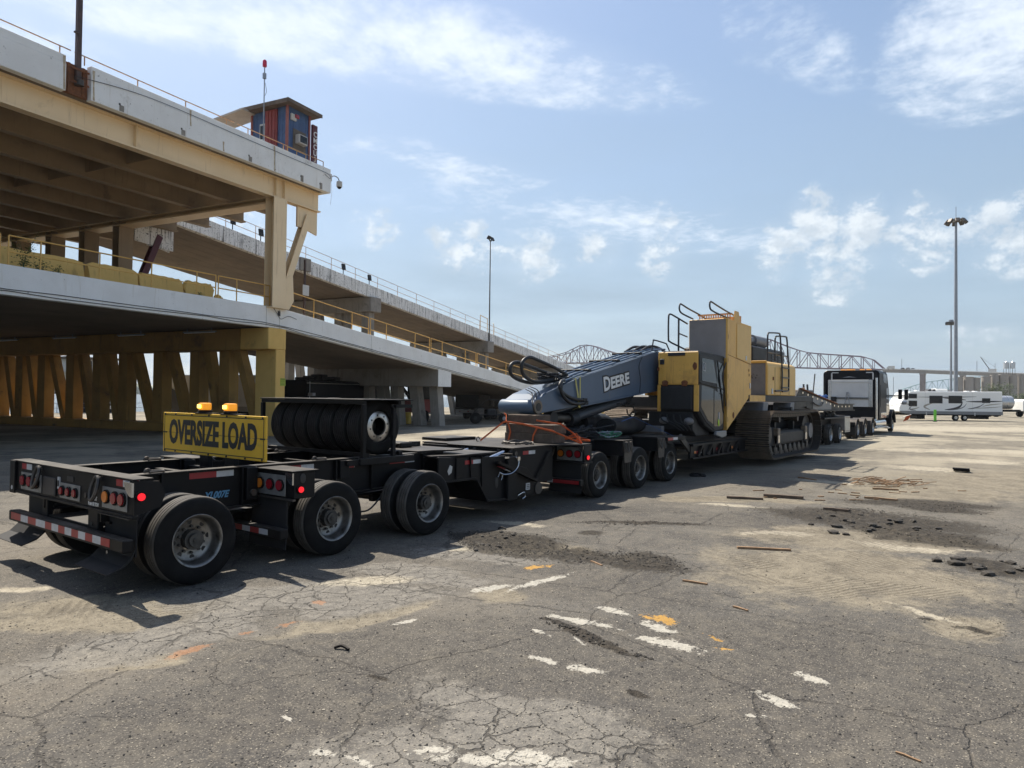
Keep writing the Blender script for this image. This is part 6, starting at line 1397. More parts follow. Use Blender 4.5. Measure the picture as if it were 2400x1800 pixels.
# ------------------------------------------------------------------ jeep dolly and tractor at the head of the convoy
JD = thing('jeep_dolly', 'black two axle jeep dolly under the gooseneck, behind the tractor', 'trailer', (39, 10.1, 0))
for x_ in (38.05, 40.05):
    wheel(JD, x_, 8.50, rim=RIMB, spin=x_, lo=True); wheel(JD, x_, 11.7, far=True, rim=RIMB, lo=True)
    MB().cyl((x_, 8.8, TYR), (x_, 11.4, TYR), .075, 10).build('axle', DSTEEL, JD, smooth=40)
MB().box(36.6, 43.6, 9.3, 9.5, .85, 1.25).build('frame_rail', BLK, JD); MB().box(36.6, 43.6, 10.7, 10.9, .85, 1.25).build('frame_rail', BLK, JD)
MB().box(37.0, 41.2, 8.55, 11.65, 1.28, 1.36).build('deck_plate', BLK, JD, bevel=.01); MB().prism([(36.4, 1.30), (37.0, 1.55), (39.5, 1.60), (40.4, 1.35), (40.4, 1.28), (36.4, 1.28)], 'Y', 9.2, 11.0).build('fifth_wheel_ramp', BLK2, JD, bevel=.02)
MB().cyl((38.6, 10.1, 1.56), (38.6, 10.1, 1.70), .5, 28).build('fifth_wheel', DSTEEL, JD, smooth=40)
lamp_round(JD, 37.0, 9.2, 1.12, REDL, .06); lamp_round(JD, 37.0, 11.0, 1.12, REDL, .06)
ch_ = MB()
for k in range(6): ch_.tube(smoothpath([(40.4 + random.uniform(-.3, .3), 9.0 + random.uniform(-.3, .3), 1.38 + .12 * j + random.uniform(-.02, .05)) for j in range(4)], 4), .04, 6)
ch_.build('chain', GALV, JD)
MB().box(41.6, 42.9, 8.60, 10.0, .62, 1.38).build('tool_box', GUARD, JD, bevel=.02); MB().box(41.62, 42.88, 8.585, 8.599, .50, 1.36).build('aluminium_flap', mat('pale_flap', (.62, .58, .50), (.50, .46, .38), .5, metal=.3, scale=3), JD, bevel=.005)
for z_ in (.56, 1.28): MB().box(41.7, 42.8, 8.578, 8.584, z_, z_ + .02).build('flap_strip', RUST, JD)

TR = thing('road_tractor', 'black three drive axle sleeper tractor at the head of the convoy', 'truck', (50, 10.3, 0))
YN, YF = 8.62, 12.10
for x_, n_ in ((45.2, 0), (47.35, 1), (49.75, 2)):
    wheel(TR, x_, 8.62, .53, rim=RIMB, spin=x_, lo=True); wheel(TR, x_, 12.1, .53, far=True, rim=RIMB, lo=True)
    MB().cyl((x_, 8.9, .53), (x_, 11.8, .53), .08, 10).build('axle', DSTEEL, TR, smooth=40)
    for (a, b_) in ((8.62, 9.3), (11.42, 12.1)):
        pr = arc((x_, .55), .64, 20, 160, 14, 'XZ', 0)
        MB().prism([(p[0], p[2]) for p in pr] + [(p[0] + (x_ - p[0]) * .05, p[2] - .035) for p in reversed(pr)], 'Y', a, b_).build('quarter_fender', DSTEEL if a < 10 else BLK, TR, smooth=30)
    MB().box(x_ - .70, x_ - .66, 8.64, 9.28, .25, .98).build('mudflap', FLAP, TR)
MB().box(44.5, 44.54, 8.70, 9.25, .70, .80).build('flap_bar', STEEL, TR)
for y_ in (9.75, 10.75): MB().box(43.9, 56.5, y_ - .07, y_ + .07, .75, 1.05).build('frame_rail', BLK, TR)
MB().cyl((47.2, 10.25, 1.2), (47.2, 10.25, 1.32), .5, 28).build('fifth_wheel', DSTEEL, TR, smooth=40)
cp = [(YN, 1.05), (YN, 4.05), (YN + .08, 4.2), (YN + .25, 4.28), (YF - .25, 4.28), (YF - .08, 4.2), (YF, 4.05), (YF, 1.05)]
MB().prism(cp, 'X', 51.9, 54.6).build('sleeper', TRK, TR, bevel=.04); MB().prism([(54.6, 1.05), (54.6, 4.26), (55.2, 4.1), (55.9, 3.0), (56.0, 2.6), (56.0, 1.05)], 'Y', YN + .06, YF - .06).build('cab', TRK, TR, bevel=.05)
MB().prism([(54.75, 2.35), (54.75, 3.15), (55.5, 3.1), (55.75, 2.35)], 'Y', YN + .035, YN + .055).build('side_window', DGLASS, TR)
MB().prism([(54.9, 4.1), (56.0, 3.35), (56.2, 3.3), (55.1, 4.2)], 'Y', YN + .2, YF - .2).build('sun_visor', TRK, TR)
MB().box(52.4, 54.4, YN - .022, YN - .002, 1.1, 1.45).build('chrome_skirt', CHROME, TR, bevel=.01); MB().box(54.62, 55.9, YN + .02, YN + .05, 1.25, 2.1).build('chrome_panel', CHROME, TR, bevel=.01)
for x_ in (52.2,): MB().box(x_, x_ + .9, YN - .02, YN - .001, 1.8, 3.3).build('sleeper_panel', TRK, TR, bevel=.015)
MB().prism([(54.5, 3.4), (54.5, 4.0), (53.2, 4.1), (53.2, 3.5)], 'Y', YN - .018, YN - .004).build('sleeper_window', DGLASS, TR)
MB().prism([(56.0, 1.0), (56.0, 2.6), (58.2, 2.15), (58.5, 1.9), (58.5, .9)], 'Y', YN + .5, YF - .5).build('bonnet', TRK, TR, bevel=.1)
pr = arc((56.9, .60), 1.05, 5, 178, 18, 'XZ', 0)
MB().prism([(p[0], p[2]) for p in pr] + [(56.9 + (p[0] - 56.9) * .88, .6 + (p[2] - .6) * .88) for p in reversed(pr)], 'Y', YN - .08, YN + .55).build('front_fender', TRK, TR, smooth=30)
wheel(TR, 56.9, YN - .02, .56, dual=False, rim=RIMB, lo=True); wheel(TR, 56.9, YF + .02, .56, far=True, dual=False, rim=RIMB, lo=True)
MB().cyl((50.9, 8.95, .75), (54.6, 8.95, .75), .32, 22).build('fuel_tank', CHROME, TR, smooth=40); MB().box(51.0, 55.2, 8.6, 9.0, .42, .50).build('cab_step', STEEL, TR, bevel=.02); MB().box(54.7, 55.6, 8.55, 9.1, .34, .42).build('cab_step', STEEL, TR, bevel=.02)
MB().box(58.3, 58.7, YN + .1, YF - .1, .35, .85).build('bumper', CHROME, TR, bevel=.05)
hb_ = MB().box(51.70, 51.80, 9.0, 11.74, 1.82, 3.62).build('headboard', HEADB, TR, bevel=.015)
for a in ((9.0, 9.22, 1.82, 3.62), (11.52, 11.74, 1.82, 3.62), (9.22, 11.52, 3.44, 3.62)): MB().box(51.66, 51.698, *a).build('frame_strip', STEEL if a[3] - a[2] > 1 else HEADB, hb_, bevel=.01)
MB().box(51.64, 51.698, 9.25, 11.5, 2.40, 2.44).build('hose_rack', HOSE, hb_); MB().box(51.64, 51.698, 9.25, 11.5, 2.33, 2.36).build('hose_rack', HOSE, hb_); MB().box(51.55, 51.7, 11.2, 11.55, 2.15, 2.48).build('control_box', EXD, hb_)
for q in (-.06, .06): MB().bar((51.5, 10.5 + q * 2.5, 1.95), (51.5, 10.5 + q * .4, 2.75), .05, .05).build('hose_tender', GALV, TR)
MB().box(51.5, 51.6, 10.44, 10.56, 2.62, 2.8).build('tender_head', GALV, TR)
for y_, sg in ((9.0, 1), (11.55, -1)):
    MB().box(51.86, 51.897, y_ - .04, y_ + .04, 3.64, 4.08).build('tape_bracket', WHT, TR); MB().box(51.86, 51.897, min(y_, y_ + sg * .42), max(y_, y_ + sg * .42), 4.08, 4.14).build('tape_bracket', WHT, TR)
MB().prism([(10.0, 3.78), (10.45, 3.86), (10.9, 3.78), (10.45, 3.80)], 'X', 51.885, 51.898).build('winged_emblem', GALV, TR)
for y_ in (9.35, 9.75, 10.35, 10.6, 10.95): MB().box(52.3, 52.5, y_ - .16, y_ + .14, 4.281, 4.34).build('roof_lamp', AMBON, TR, bevel=.02)
for y_ in (YN - .05, YF + .05): MB().cyl((51.75, y_ + (.2 if y_ < 10 else -.2), 1.0), (51.75, y_ + (.2 if y_ < 10 else -.2), 3.75), .075, 12).build('exhaust_stack', CHROME if y_ < 10 else BLK, TR, smooth=40)
for (x_, y_) in ((55.6, 7.95), (55.9, 7.62)):
    MB().box(x_, x_ + .12, y_ - .12, y_ + .12, 2.35, 3.05).build('mirror', TRK, TR, bevel=.03)
for z_ in (2.52, 2.62): MB().cyl((55.7, 7.5, z_), (55.5, YN + .1, z_), .035, 8).build('mirror_arm', BLK, TR)
MB().bar((56.5, 7.9, 2.1), (56.0, 8.6, 1.9), .03, .03).build('mirror_arm', BLK, TR); MB().box(56.4, 56.5, 7.6, 7.95, 2.0, 2.25).build('bonnet_mirror', CHROME, TR, bevel=.04)
MB().cyl((55.2, 8.3, 2.6), (55.2, 8.3, 3.9), .012, 5).build('antenna', HOSE, TR)
fl = thing('warning_flag', 'orange warning flag drooping beside the tractor front wheel', 'flag', (58.3, 7.9, .8))
MB().cyl((58.3, 8.3, 1.0), (58.3, 7.6, 1.3), .015, 6).build('stick', GALV, fl); MB().add([(58.3, 7.62, 1.3), (58.3, 7.95, 1.15), (58.33, 8.15, .75), (58.27, 7.9, .85), (58.36, 7.75, 1.0)], [(0, 1, 2, 3, 4)]).build('cloth', mat('orange_cloth', (.6, .12, .04), rough=.8), fl)

# ------------------------------------------------------------------ caravan and vehicles behind, on the right
uv = Vector((.63, -.776, 0)).normalized()
FRV = Matrix(((uv.x, -uv.y, 0, 95.6), (uv.y, uv.x, 0, 13.6), (0, 0, 1, 0), (0, 0, 0, 1)))
RV = thing('travel_trailer', 'white travel trailer with swooping grey stripes and dark windows', 'caravan', (6, 0, 0), FRV)
MB().prism([(.75, .85), (-.15, 1.0), (-.1, 1.6), (.2, 2.3), (.9, 3.28), (1.3, 3.42), (12.5, 3.55), (12.55, .85)], 'Y', 0, 2.6).build('body', RVW, RV, bevel=.06)
MB().prism([(.6, .78), (-.1, .95), (-.1, 1.12), (12.56, 1.12), (12.56, .72)], 'Y', -.02, -.002).build('lower_skirt', RVG, RV)
for k, (x0, x1, z0, z1) in enumerate(((.98, 1.99, 2.61, 3.16), (.98, 2.0, 1.67, 2.34), (3.5, 5.12, 2.05, 2.96), (5.85, 7.53, 2.08, 2.99), (9.97, 10.99, 2.17, 2.74))):
    w_ = MB().box(x0, x1, -.035, -.002, z0, z1).build('window', RVD, RV, bevel=.03); MB().box(x0 + .06, x1 - .06, -.04, -.0355, z0 + .06, z1 - .06).build('pane', DGLASS, w_)


def swoosh(pts, wa, m):
    P_ = smoothpath([(p[0], 0, p[1]) for p in pts], 8); n_ = len(P_); top, bot = [], []
    for i, p in enumerate(P_):
        t_ = (P_[min(i + 1, n_ - 1)] - P_[max(i - 1, 0)]).normalized(); nn = Vector((-t_.z, 0, t_.x)); h_ = wa * sin(pi * (i + .3) / (n_ + .3)) + .006
        top.append((p + nn * h_)); bot.append((p - nn * h_))
    mb = MB(); vs = [(q.x, -.006, q.z) for q in top] + [(q.x, -.006, q.z) for q in bot] + [(q.x, -.0015, q.z) for q in top] + [(q.x, -.0015, q.z) for q in bot]
    mb.add(vs, [(i, i + 1, n_ + i + 1, n_ + i) for i in range(n_ - 1)]); mb.build('painted_stripe', m, RV)


swoosh([(1.4, 3.05), (.9, 2.75), (.6, 2.35)], .09, RVG); swoosh([(.3, 1.95), (1.0, 1.92), (1.8, 1.98)], .05, RVD); swoosh([(2.0, 2.78), (5.5, 2.80), (9.3, 2.90)], .06, RVG); swoosh([(5.1, 2.72), (6.5, 2.62), (8.0, 2.50)], .07, RVD)
swoosh([(7.6, 2.3), (7.3, 1.75), (6.6, 1.45), (5.4, 1.30)], .12, RVD); swoosh([(8.1, 2.1), (7.7, 1.65), (6.9, 1.38), (5.8, 1.25)], .06, RVG); swoosh([(4.0, 2.1), (3.2, 1.85), (2.9, 1.6), (3.6, 1.28)], .10, RVT); swoosh([(1.35, 1.66), (1.1, 1.45), (1.3, 1.25), (1.9, 1.2)], .08, RVG)
swoosh([(8.0, 2.3), (10.0, 2.32), (12.5, 2.38)], .09, RVD); swoosh([(10.3, 2.15), (9.7, 1.75), (8.8, 1.5), (8.2, 1.45)], .07, RVG); swoosh([(12.4, 2.1), (11.0, 1.95), (10.0, 1.75)], .05, RVT); swoosh([(12.5, 1.75), (10.8, 1.6), (8.4, 1.5)], .04, RVT); swoosh([(.9, 1.3), (1.6, 1.36), (2.3, 1.55)], .05, RVT)
for x_ in (3.0, 8.8): MB().box(x_, x_ + .012, -.004, -.0016, 1.12, 3.4).build('panel_seam', RVT, RV)
for x_ in (3.05, 9.0): MB().box(x_, x_ + .14, -.06, -.03, .62, 1.0).build('stabiliser', GWHITE, RV)
for x_ in (6.75, 7.85):
    w_ = MB().lathe([(-.02, .20), (-.06, .21), (-.06, .34), (-.02, .37), (.2, .37)], (x_, 0, .37), 'Y', 24).build('wheel', RUB, RV, smooth=40); MB().lathe([(-.045, .001), (-.055, .08), (-.05, .20), (-.04, .21)], (x_, 0, .37), 'Y', 20).build('rim', ALU, w_, smooth=40)
MB().box(.4, 12.4, .1, 2.5, .62, .84).build('chassis', BLK, RV); MB().box(4.7, 6.2, .6, 1.7, 3.5, 3.82).build('roof_air_conditioner', RVW, RV, bevel=.1)
for x_ in (3.75, 4.3): MB().prism([(x_, 3.48), (x_ + .5, 3.49), (x_ + .46, 3.78), (x_ + .2, 3.74)], 'Y', .7, 1.4).build('roof_vent', RVD, RV, bevel=.05)
for x_ in (2.4, 8.6, 9.6): MB().box(x_, x_ + .4, .8, 1.3, 3.5, 3.6).build('roof_hatch', RVW, RV, bevel=.03)
for q in (.5, 2.1): MB().bar((.4, q, .72), (-1.5, 1.3, .62), .1, .14).build('tow_bar', BLK, RV)
MB().cyl((-.7, 1.3, .7), (-.7, 1.3, 1.25), .17, 14).build('gas_bottle', GWHITE, RV, smooth=40)
MB().box(2.6, 3.6, 1.0, 2.4, .14, .62).build('storage_tank', BLK, RV); MB().box(9.8, 11.4, .8, 2.4, .2, .62).build('spare_carrier', BLK, RV)
GS = thing('marker_board', 'lime green upright marker board standing in front of the caravan', 'marker board', (92.7, 9.65, 0))
MB().box(92.66, 92.72, 9.60, 9.88, .05, 1.35).build('board', GREENP, GS, bevel=.02); MB().box(92.55, 92.85, 9.55, 9.95, 0, .05).build('foot', RVD, GS)

uv2 = Vector((.62, -.78, 0)).normalized()
FTK = Matrix(((uv2.x, -uv2.y, 0, 134), (uv2.y, uv2.x, 0, 7.4), (0, 0, 1, 0), (0, 0, 0, 1)))
TK = thing('tank_truck', 'silver tank truck parked behind the right end of the caravan', 'truck', (4, 1, 0), FTK)
MB().lathe([(0, .9), (.15, 1.05), (5.0, 1.05), (5.15, .9)], (0, 1.2, 2.3), 'X', 28).build('tank', TANK, TK, smooth=40); MB().box(-.5, 9.0, .6, 1.8, .8, 1.15).build('chassis', BLK, TK)
for x_ in (.8, 2.0, 7.4): MB().cyl((x_, -.05, .5), (x_, .3, .5), .5, 22).build('wheel', RUB, TK, smooth=40); MB().cyl((x_, 2.1, .5), (x_, 2.45, .5), .5, 22).build('wheel', RUB, TK, smooth=40)
MB().prism([(6.3, .9), (6.3, 2.6), (6.6, 2.8), (7.6, 2.75), (8.2, 1.9), (9.2, 1.7), (9.2, .8)], 'Y', 0, 2.4).build('cab', RVW, TK, bevel=.08); MB().prism([(6.8, 1.9), (6.8, 2.5), (7.5, 2.5), (7.85, 1.9)], 'Y', -.01, -.001).build('window', DGLASS, TK)
for x_ in (1.0, 2.5, 4.0): MB().lathe([(x_, 1.06), (x_ + .1, 1.06)], (0, 1.2, 2.3), 'X', 28).build('tank_band', STEEL, TK)
MB().box(-.6, -.4, .4, 2.0, 1.0, 1.4).build('rear_box', RVD, TK); MB().box(.2, .9, -.02, .2, 1.3, 1.5).build('amber_marker', AMBL, TK)

PM = thing('floodlight_mast', 'tall grey floodlight mast with a ring of lamps rising behind the caravan', 'light mast', (126.6, 10.6, 0))
MB().cyl((126.6, 10.6, 0), (126.6, 10.6, 29.8), .31, 18, r2=.17).build('pole', GALV, PM, smooth=40); MB().cyl((126.6, 10.6, 29.8), (126.6, 10.6, 30.1), .75, 20).build('lamp_ring', GALV, PM); MB().cyl((126.6, 10.6, 30.1), (126.6, 10.6, 32), .04, 6).build('lightning_rod', GALV, PM)
for k in range(8):
    a = 2 * pi * k / 8 + .25; c = Vector((126.6 + 1.1 * cos(a), 10.6 + 1.1 * sin(a), 29.75))
    MB().bar((126.6 + .4 * cos(a), 10.6 + .4 * sin(a), 29.95), c + Vector((0, 0, .2)), .1, .1).build('arm', GALV, PM); MB().bar(c + Vector((.35 * cos(a), .35 * sin(a), -.35)), c + Vector((-.1 * cos(a), -.1 * sin(a), .25)), .6, .4).build('floodlight', DSTEEL, PM, bevel=.05)
PM2 = thing('floodlight_mast', 'second, more distant floodlight mast just left of the tall one', 'light mast', (233.7, 20.8, 0))
MB().cyl((233.7, 20.7, 0), (233.7, 20.7, 24.2), .38, 12, r2=.2).build('pole', GALV, PM2, smooth=40)
for k in range(5):
    a = 2 * pi * k / 5; MB().box(233.7 + .95 * cos(a) - .5, 233.7 + .95 * cos(a) + .5, 20.7 + .95 * sin(a) - .5, 20.7 + .95 * sin(a) + .5, 24.0, 24.8).build('floodlight', DSTEEL, PM2); MB().bar((233.7, 20.7, 24.2), (233.7 + .95 * cos(a), 20.7 + .95 * sin(a), 24.3), .12, .12).build('arm', GALV, PM2)
MB().cyl((233.7, 20.7, 24.2), (233.7, 20.7, 25.4), .6, 12).build('lamp_ring', GALV, PM2)

# ------------------------------------------------------------------ far bridges, viaduct, silos, crane, tree
BG = thing('truss_bridge', 'maroon steel cantilever truss bridge crossing the river far behind', 'bridge', (1000, 400, 0))
interp = lambda y, T: float(np.interp(y, [t[0] for t in T], [t[1] for t in T]))
BOT = [(100, 40), (161, 42.7), (251, 45.9), (369, 52.5), (431, 56.3), (536, 59.5), (760, 60), (1200, 56)]
TOP = [(161, 43), (178, 59), (251, 66), (272, 72), (310, 89), (348, 76), (385, 70), (430, 69), (500, 69), (536, 71), (562, 78), (592, 88.5), (608, 88.5), (640, 76), (680, 70), (760, 68)]
ST = 13.2; Ys = [161 + ST * k for k in range(46)]
for pl_i, X_ in enumerate((1000, 1014)):
    for k, y_ in enumerate(Ys[:-1]):
        y2 = Ys[k + 1]; b0, b1, t0, t1 = interp(y_, BOT), interp(y2, BOT), interp(y_, TOP), interp(y2, TOP)
        MB().bar((X_, y_, b0), (X_, y2, b1), 1.1, 1.2).build('bottom_chord', MBR, BG); MB().bar((X_, y_, t0), (X_, y2, t1), 1.1, 1.1).build('top_chord', MBR, BG)
        if k: MB().bar((X_, y_, b0), (X_, y_, t0), .65 if k % 2 else .9, .65 if k % 2 else .9, (1, 0, 0)).build('vertical', MBR, BG)
        if k:
            if k % 2: MB().bar((X_, y_, t0 if (k // 2) % 2 else b0), (X_, y2, b1 if (k // 2) % 2 else t1), .75, .75, (1, 0, 0)).build('diagonal', MBR, BG)
            else: MB().bar((X_, y_, b0 if (k // 2) % 2 else t0), (X_, y2, t1 if (k // 2) % 2 else b1), .75, .75, (1, 0, 0)).build('diagonal', MBR, BG)
for k in range(0, 45, 3): MB().bar((1000, Ys[k], interp(Ys[k], TOP)), (1014, Ys[k], interp(Ys[k], TOP)), .6, .6).build('sway_strut', MBR, BG)
for k in range(10):
    y0, y1 = 161 + k * 60, 161 + (k + 1) * 60
    MB().bar((1007, y0, interp(y0, BOT) - .6), (1007, y1, interp(y1, BOT) - .6), 13, 1.2).build('deck', mat('bridge_deck', (.22, .2, .2), rough=.8), BG)
for y_ in (310, 600): MB().box(995, 1019, y_ - 5, y_ + 5, -4, interp(y_, BOT) - 1.5).build('bridge_pier', CONG, BG)
VD = thing('road_viaduct', 'pale concrete road viaduct continuing from the maroon bridge to the right edge', 'viaduct', (990, 60, 0))
VP = [(1006, 162, 42), (998, 118, 40.2), (992, 76, 37.6), (986, 17, 34.4), (978, -60, 30), (970, -160, 24), (960, -300, 15)]
for a, b_ in zip(VP[:-1], VP[1:]):
    MB().bar(a, b_, 14, 2.0).build('deck', CONG, VD); MB().bar((a[0] - 5.5, a[1], a[2] - 2.1), (b_[0] - 5.5, b_[1], b_[2] - 2.1), 1.2, 2.2).build('girder', CONG, VD); MB().bar((a[0] - 7.0, a[1], a[2] + 1.3), (b_[0] - 7.0, b_[1], b_[2] + 1.3), .5, .8).build('parapet', CONW, VD)
for a in VP[1:]: MB().box(a[0] - 7, a[0] + 7, a[1] - 2.4, a[1] + 2.4, 0, a[2] - 3.2).build('pier', mat('brown_pier', (.19, .155, .14), (.15, .12, .11), .9, scale=.1), VD); MB().box(a[0] - 8, a[0] + 8, a[1] - 2.8, a[1] + 2.8, a[2] - 4.6, a[2] - 3.15).build('pier_cap', CONG, VD)
for y_ in (140, 62, -15): MB().cyl((992, y_, float(np.interp(-y_, [-162, -17, 160], [42, 34.4, 24]))), (992, y_, float(np.interp(-y_, [-162, -17, 160], [42, 34.4, 24])) + 14), .3, 6).build('lamp_post', GALV, VD)
for k, (y_, L_, h_, m_, lb) in enumerate(((148, 9, 4.2, GWHITE, 'pale lorry driving on the viaduct near the bridge end'), (137, 4.5, 2.2, RVD, 'first dark car following the lorry on the viaduct'), (131, 4.8, 2.6, RVG, 'grey van behind the dark car on the viaduct'), (126, 4.4, 2.0, RVD, 'second dark car on the viaduct, last of the group'))):
    z_ = float(np.interp(-y_, [-162, -118, -76], [42, 40.2, 37.6])) + 1.05
    t = thing('far_vehicle', lb, 'vehicle', (994, y_, z_), group='vehicles on the viaduct')
    MB().prism([(y_, z_ + .4), (y_, z_ + h_ * (.6 if L_ < 6 else 1)), (y_ + L_ * .2, z_ + h_), (y_ + L_ * .75, z_ + h_), (y_ + L_, z_ + h_ * .5), (y_ + L_, z_ + .4)], 'X', 993, 995.2).build('body', m_, t); 
    for q in (.2, .8): MB().cyl((992.9, y_ + L_ * q, z_ + .45), (995.3, y_ + L_ * q, z_ + .45), .45, 10).build('wheel', RUB, t)
GB = thing('green_bridge', 'pale green arched truss bridge in the haze beyond the viaduct', 'bridge', (2200, 200, 0))
GT = [(310, 30), (299, 36), (254, 54), (194, 65), (115, 74), (60, 76), (-20, 76)]; GBt = [(310, 26), (254, 31), (194, 37), (115, 43), (60, 45), (-20, 45)]
gi = lambda y, T: float(np.interp(-y, [-t[0] for t in T], [t[1] for t in T])); gx_ = lambda y: 2140 + (300 - y) * .78
gy_s = [306 - 11.5 * k for k in range(28)]
for k in range(27):
    a, b_ = gy_s[k], gy_s[k + 1]; z = [gi(a, GT), gi(b_, GT), gi(a, GBt), gi(b_, GBt)]
    MB().bar((gx_(a), a, z[0]), (gx_(b_), b_, z[1]), 1.8, 1.8).build('top_chord', GBR, GB); MB().bar((gx_(a), a, z[2]), (gx_(b_), b_, z[3]), 1.8, 2.4).build('bottom_chord', GBR, GB)
    MB().bar((gx_(a), a, z[2]), (gx_(a), a, z[0]), 1.1, 1.1, (1, 0, 0)).build('vertical', GBR, GB)
    MB().bar((gx_(a), a, z[2] if k % 2 else z[0]), (gx_(b_), b_, z[1] if k % 2 else z[3]), 1.1, 1.1, (1, 0, 0)).build('diagonal', GBR, GB)
for y_ in (299, 200, 90): MB().box(gx_(y_) - 4, gx_(y_) + 4, y_ - 4, y_ + 4, 0, gi(y_, GBt) - 1).build('bridge_pier', CONG, GB)
SIL = mat('silo_concrete', (.34, .31, .275), (.28, .255, .225), .9, scale=.06, streak=(.2, .18, .16), streak_amt=.2)
for k, (x_, y_, r_, h_, lb) in enumerate(((494, 40, 2.3, 16.6, 'leftmost slim concrete silo beside the viaduct pier'), (497, 35.2, 2.6, 16.9, 'second concrete silo from the left'), (500, 31.8, 2.2, 16.4, 'third concrete silo from the left'), (503, 27.0, 2.4, 17.3, 'fourth concrete silo, just right of the gap'), (507, 22.9, 2.2, 18.2, 'fifth concrete silo from the left'), (509, 18.6, 2.5, 18.6, 'sixth concrete silo, behind the tree'), (512, 14.2, 2.2, 18.3, 'seventh concrete silo near the right edge'), (516, 10.4, 2.3, 18.5, 'eighth concrete silo at the right edge'), (518, 5, 2.6, 18.5, 'ninth concrete silo, out past the right edge'))):
    t = thing('concrete_silo', lb, 'silo', (x_, y_, 0), group='concrete silos on the far right'); MB().cyl((x_, y_, 0), (x_, y_, h_), r_, 24).build('barrel', SIL, t, smooth=40); MB().cyl((x_, y_, h_), (x_, y_, h_ + .5), r_ + .15, 24).build('rim_band', SIL, t, smooth=40)
for k, (y_, lb) in enumerate(((17.5, 'left steel tank on top of the silos'), (14.4, 'right steel tank on top of the silos'))):
    t = thing('roof_tank', lb, 'tank', (513, y_, 24), group='steel tanks on the silo roof'); MB().cyl((513, y_, 22.6), (513, y_, 26.3), 1.4, 16).build('drum', TANK, t, smooth=40); MB().cyl((513, y_, 26.3), (513, y_, 27.0), .7, 12, r2=.1).build('cone', TANK, t)
    for a in (0, 1.57, 3.14, 4.71): MB().bar((513 + 1.2 * cos(a), y_ + 1.2 * sin(a), 18.6), (513 + 1.2 * cos(a), y_ + 1.2 * sin(a), 22.6), .2, .2).build('leg', DSTEEL, t)
CR = thing('lattice_crane', 'distant crane with a lattice jib above the viaduct', 'crane', (1385, 70, 0))
MB().box(1380, 1390, 62, 72, 0, 50).build('tower', GWHITE, CR); MB().box(1380, 1390, 60, 71, 50, 57).build('machine_house', GWHITE, CR)
cm = [(1385, 68, 54), (1378, 81, 76)]
for q in (-1.2, 1.2):
    MB().bar((cm[0][0], cm[0][1] + q, cm[0][2] + q), (cm[1][0], cm[1][1] + q * .5, cm[1][2] + q * .5), .5, .5).build('jib_chord', DSTEEL, CR)
for k in range(9):
    f, f2 = k / 9, (k + 1) / 9; p = lambda t_, s_: (cm[0][0] + (cm[1][0] - cm[0][0]) * t_, cm[0][1] + (cm[1][1] - cm[0][1]) * t_ + s_ * (1 - .5 * t_), cm[0][2] + (cm[1][2] - cm[0][2]) * t_ + s_ * (1 - .5 * t_))
    MB().bar(p(f, -1.2), p(f2, 1.2), .35, .35).build('lacing', DSTEEL, CR)
MB().bar((1386, 62, 60), cm[1], .25, .25).build('stay', DSTEEL, CR); MB().bar((1386, 62, 57), (1386, 62, 66), .5, .5).build('mast', DSTEEL, CR)
# the mound of trees behind the caravan
def tree(label, x_, y_, h, r, nl, dens=1):
    t = thing('tree', label, 'tree', (x_, y_, 0))
    tr = MB().tube([(x_, y_, 0), (x_ + .1, y_ + .05, h * .4), (x_, y_ + .2, h * .7)], .16, 8, r2=.06)
    for k in range(6):
        a = k * 1.05; tr.tube([(x_, y_, h * (.35 + .06 * k)), (x_ + cos(a) * r * .4, y_ + sin(a) * r * .4, h * .6), (x_ + cos(a) * r * .7, y_ + sin(a) * r * .7, h * .75)], .06, 5, r2=.02)
    tr.build('trunk', POLEB, t); lf = MB()
    cl = [(random.gauss(0, .45) * r, random.gauss(0, .45) * r, h * random.uniform(.45, .95), random.uniform(.25, .45) * r) for _ in range(26)]
    for _ in range(nl):
        c = random.choice(cl); v = Vector((random.gauss(0, 1), random.gauss(0, 1), random.gauss(0, 1))).normalized() * c[3] * random.uniform(.5, 1.05); q = Vector((x_ + c[0], y_ + c[1], c[2])) + v
        R_ = Matrix.Rotation(random.uniform(0, 6.3), 3, 'Z') @ Matrix.Rotation(random.uniform(-1, 1), 3, 'X'); l = random.uniform(.12, .3)
        lf.add([q + R_ @ Vector(p) for p in ((0, 0, 0), (l * .5, l * .35, .02), (l, 0, 0), (l * .5, -l * .35, .02))], [(0, 1, 2, 3)])
    lf.build('crown', LEAF, t, calc=False)


tree('bushy green tree between the caravan and the silos', 181.5, 7.6, 6.4, 2.9, 2600)
tree('smaller dark shrub right of the bushy tree', 186, 3.4, 4.2, 2.4, 1400)
tree('low scrub at the right edge behind the tank truck', 190, -.5, 3.8, 3.0, 1500)
# ------------------------------------------------------------------ parked vehicles and clutter under the ramps
TR2 = thing('parked_box_trailer', 'white box trailer parked in the shade behind the yellow pier', 'trailer', (9, 14, 0), RAMP)
MB().prism([(9.6, .95), (9.6, 3.3), (10.0, 3.46), (18.9, 3.5), (18.9, .95)], 'X', 8.0, 10.5).build('body', GWHITE, TR2, bevel=.05)
MB().box(7.985, 7.999, 9.7, 18.8, .95, 1.3).build('lower_band', RVG, TR2); MB().box(8.1, 10.4, 9.8, 18.6, .6, .94).build('chassis', BLK, TR2)
for w_ in (11.4, 12.6): MB().cyl((7.95, w_, .5), (8.3, w_, .5), .5, 22).build('wheel', RUB, TR2, smooth=40)
MB().prism([(17.0, .7), (17.1, 1.6), (17.5, 2.3), (18.2, 2.6), (18.9, 2.6), (18.9, .7)], 'X', 7.96, 7.984).build('dark_arch', SIGNK, TR2)
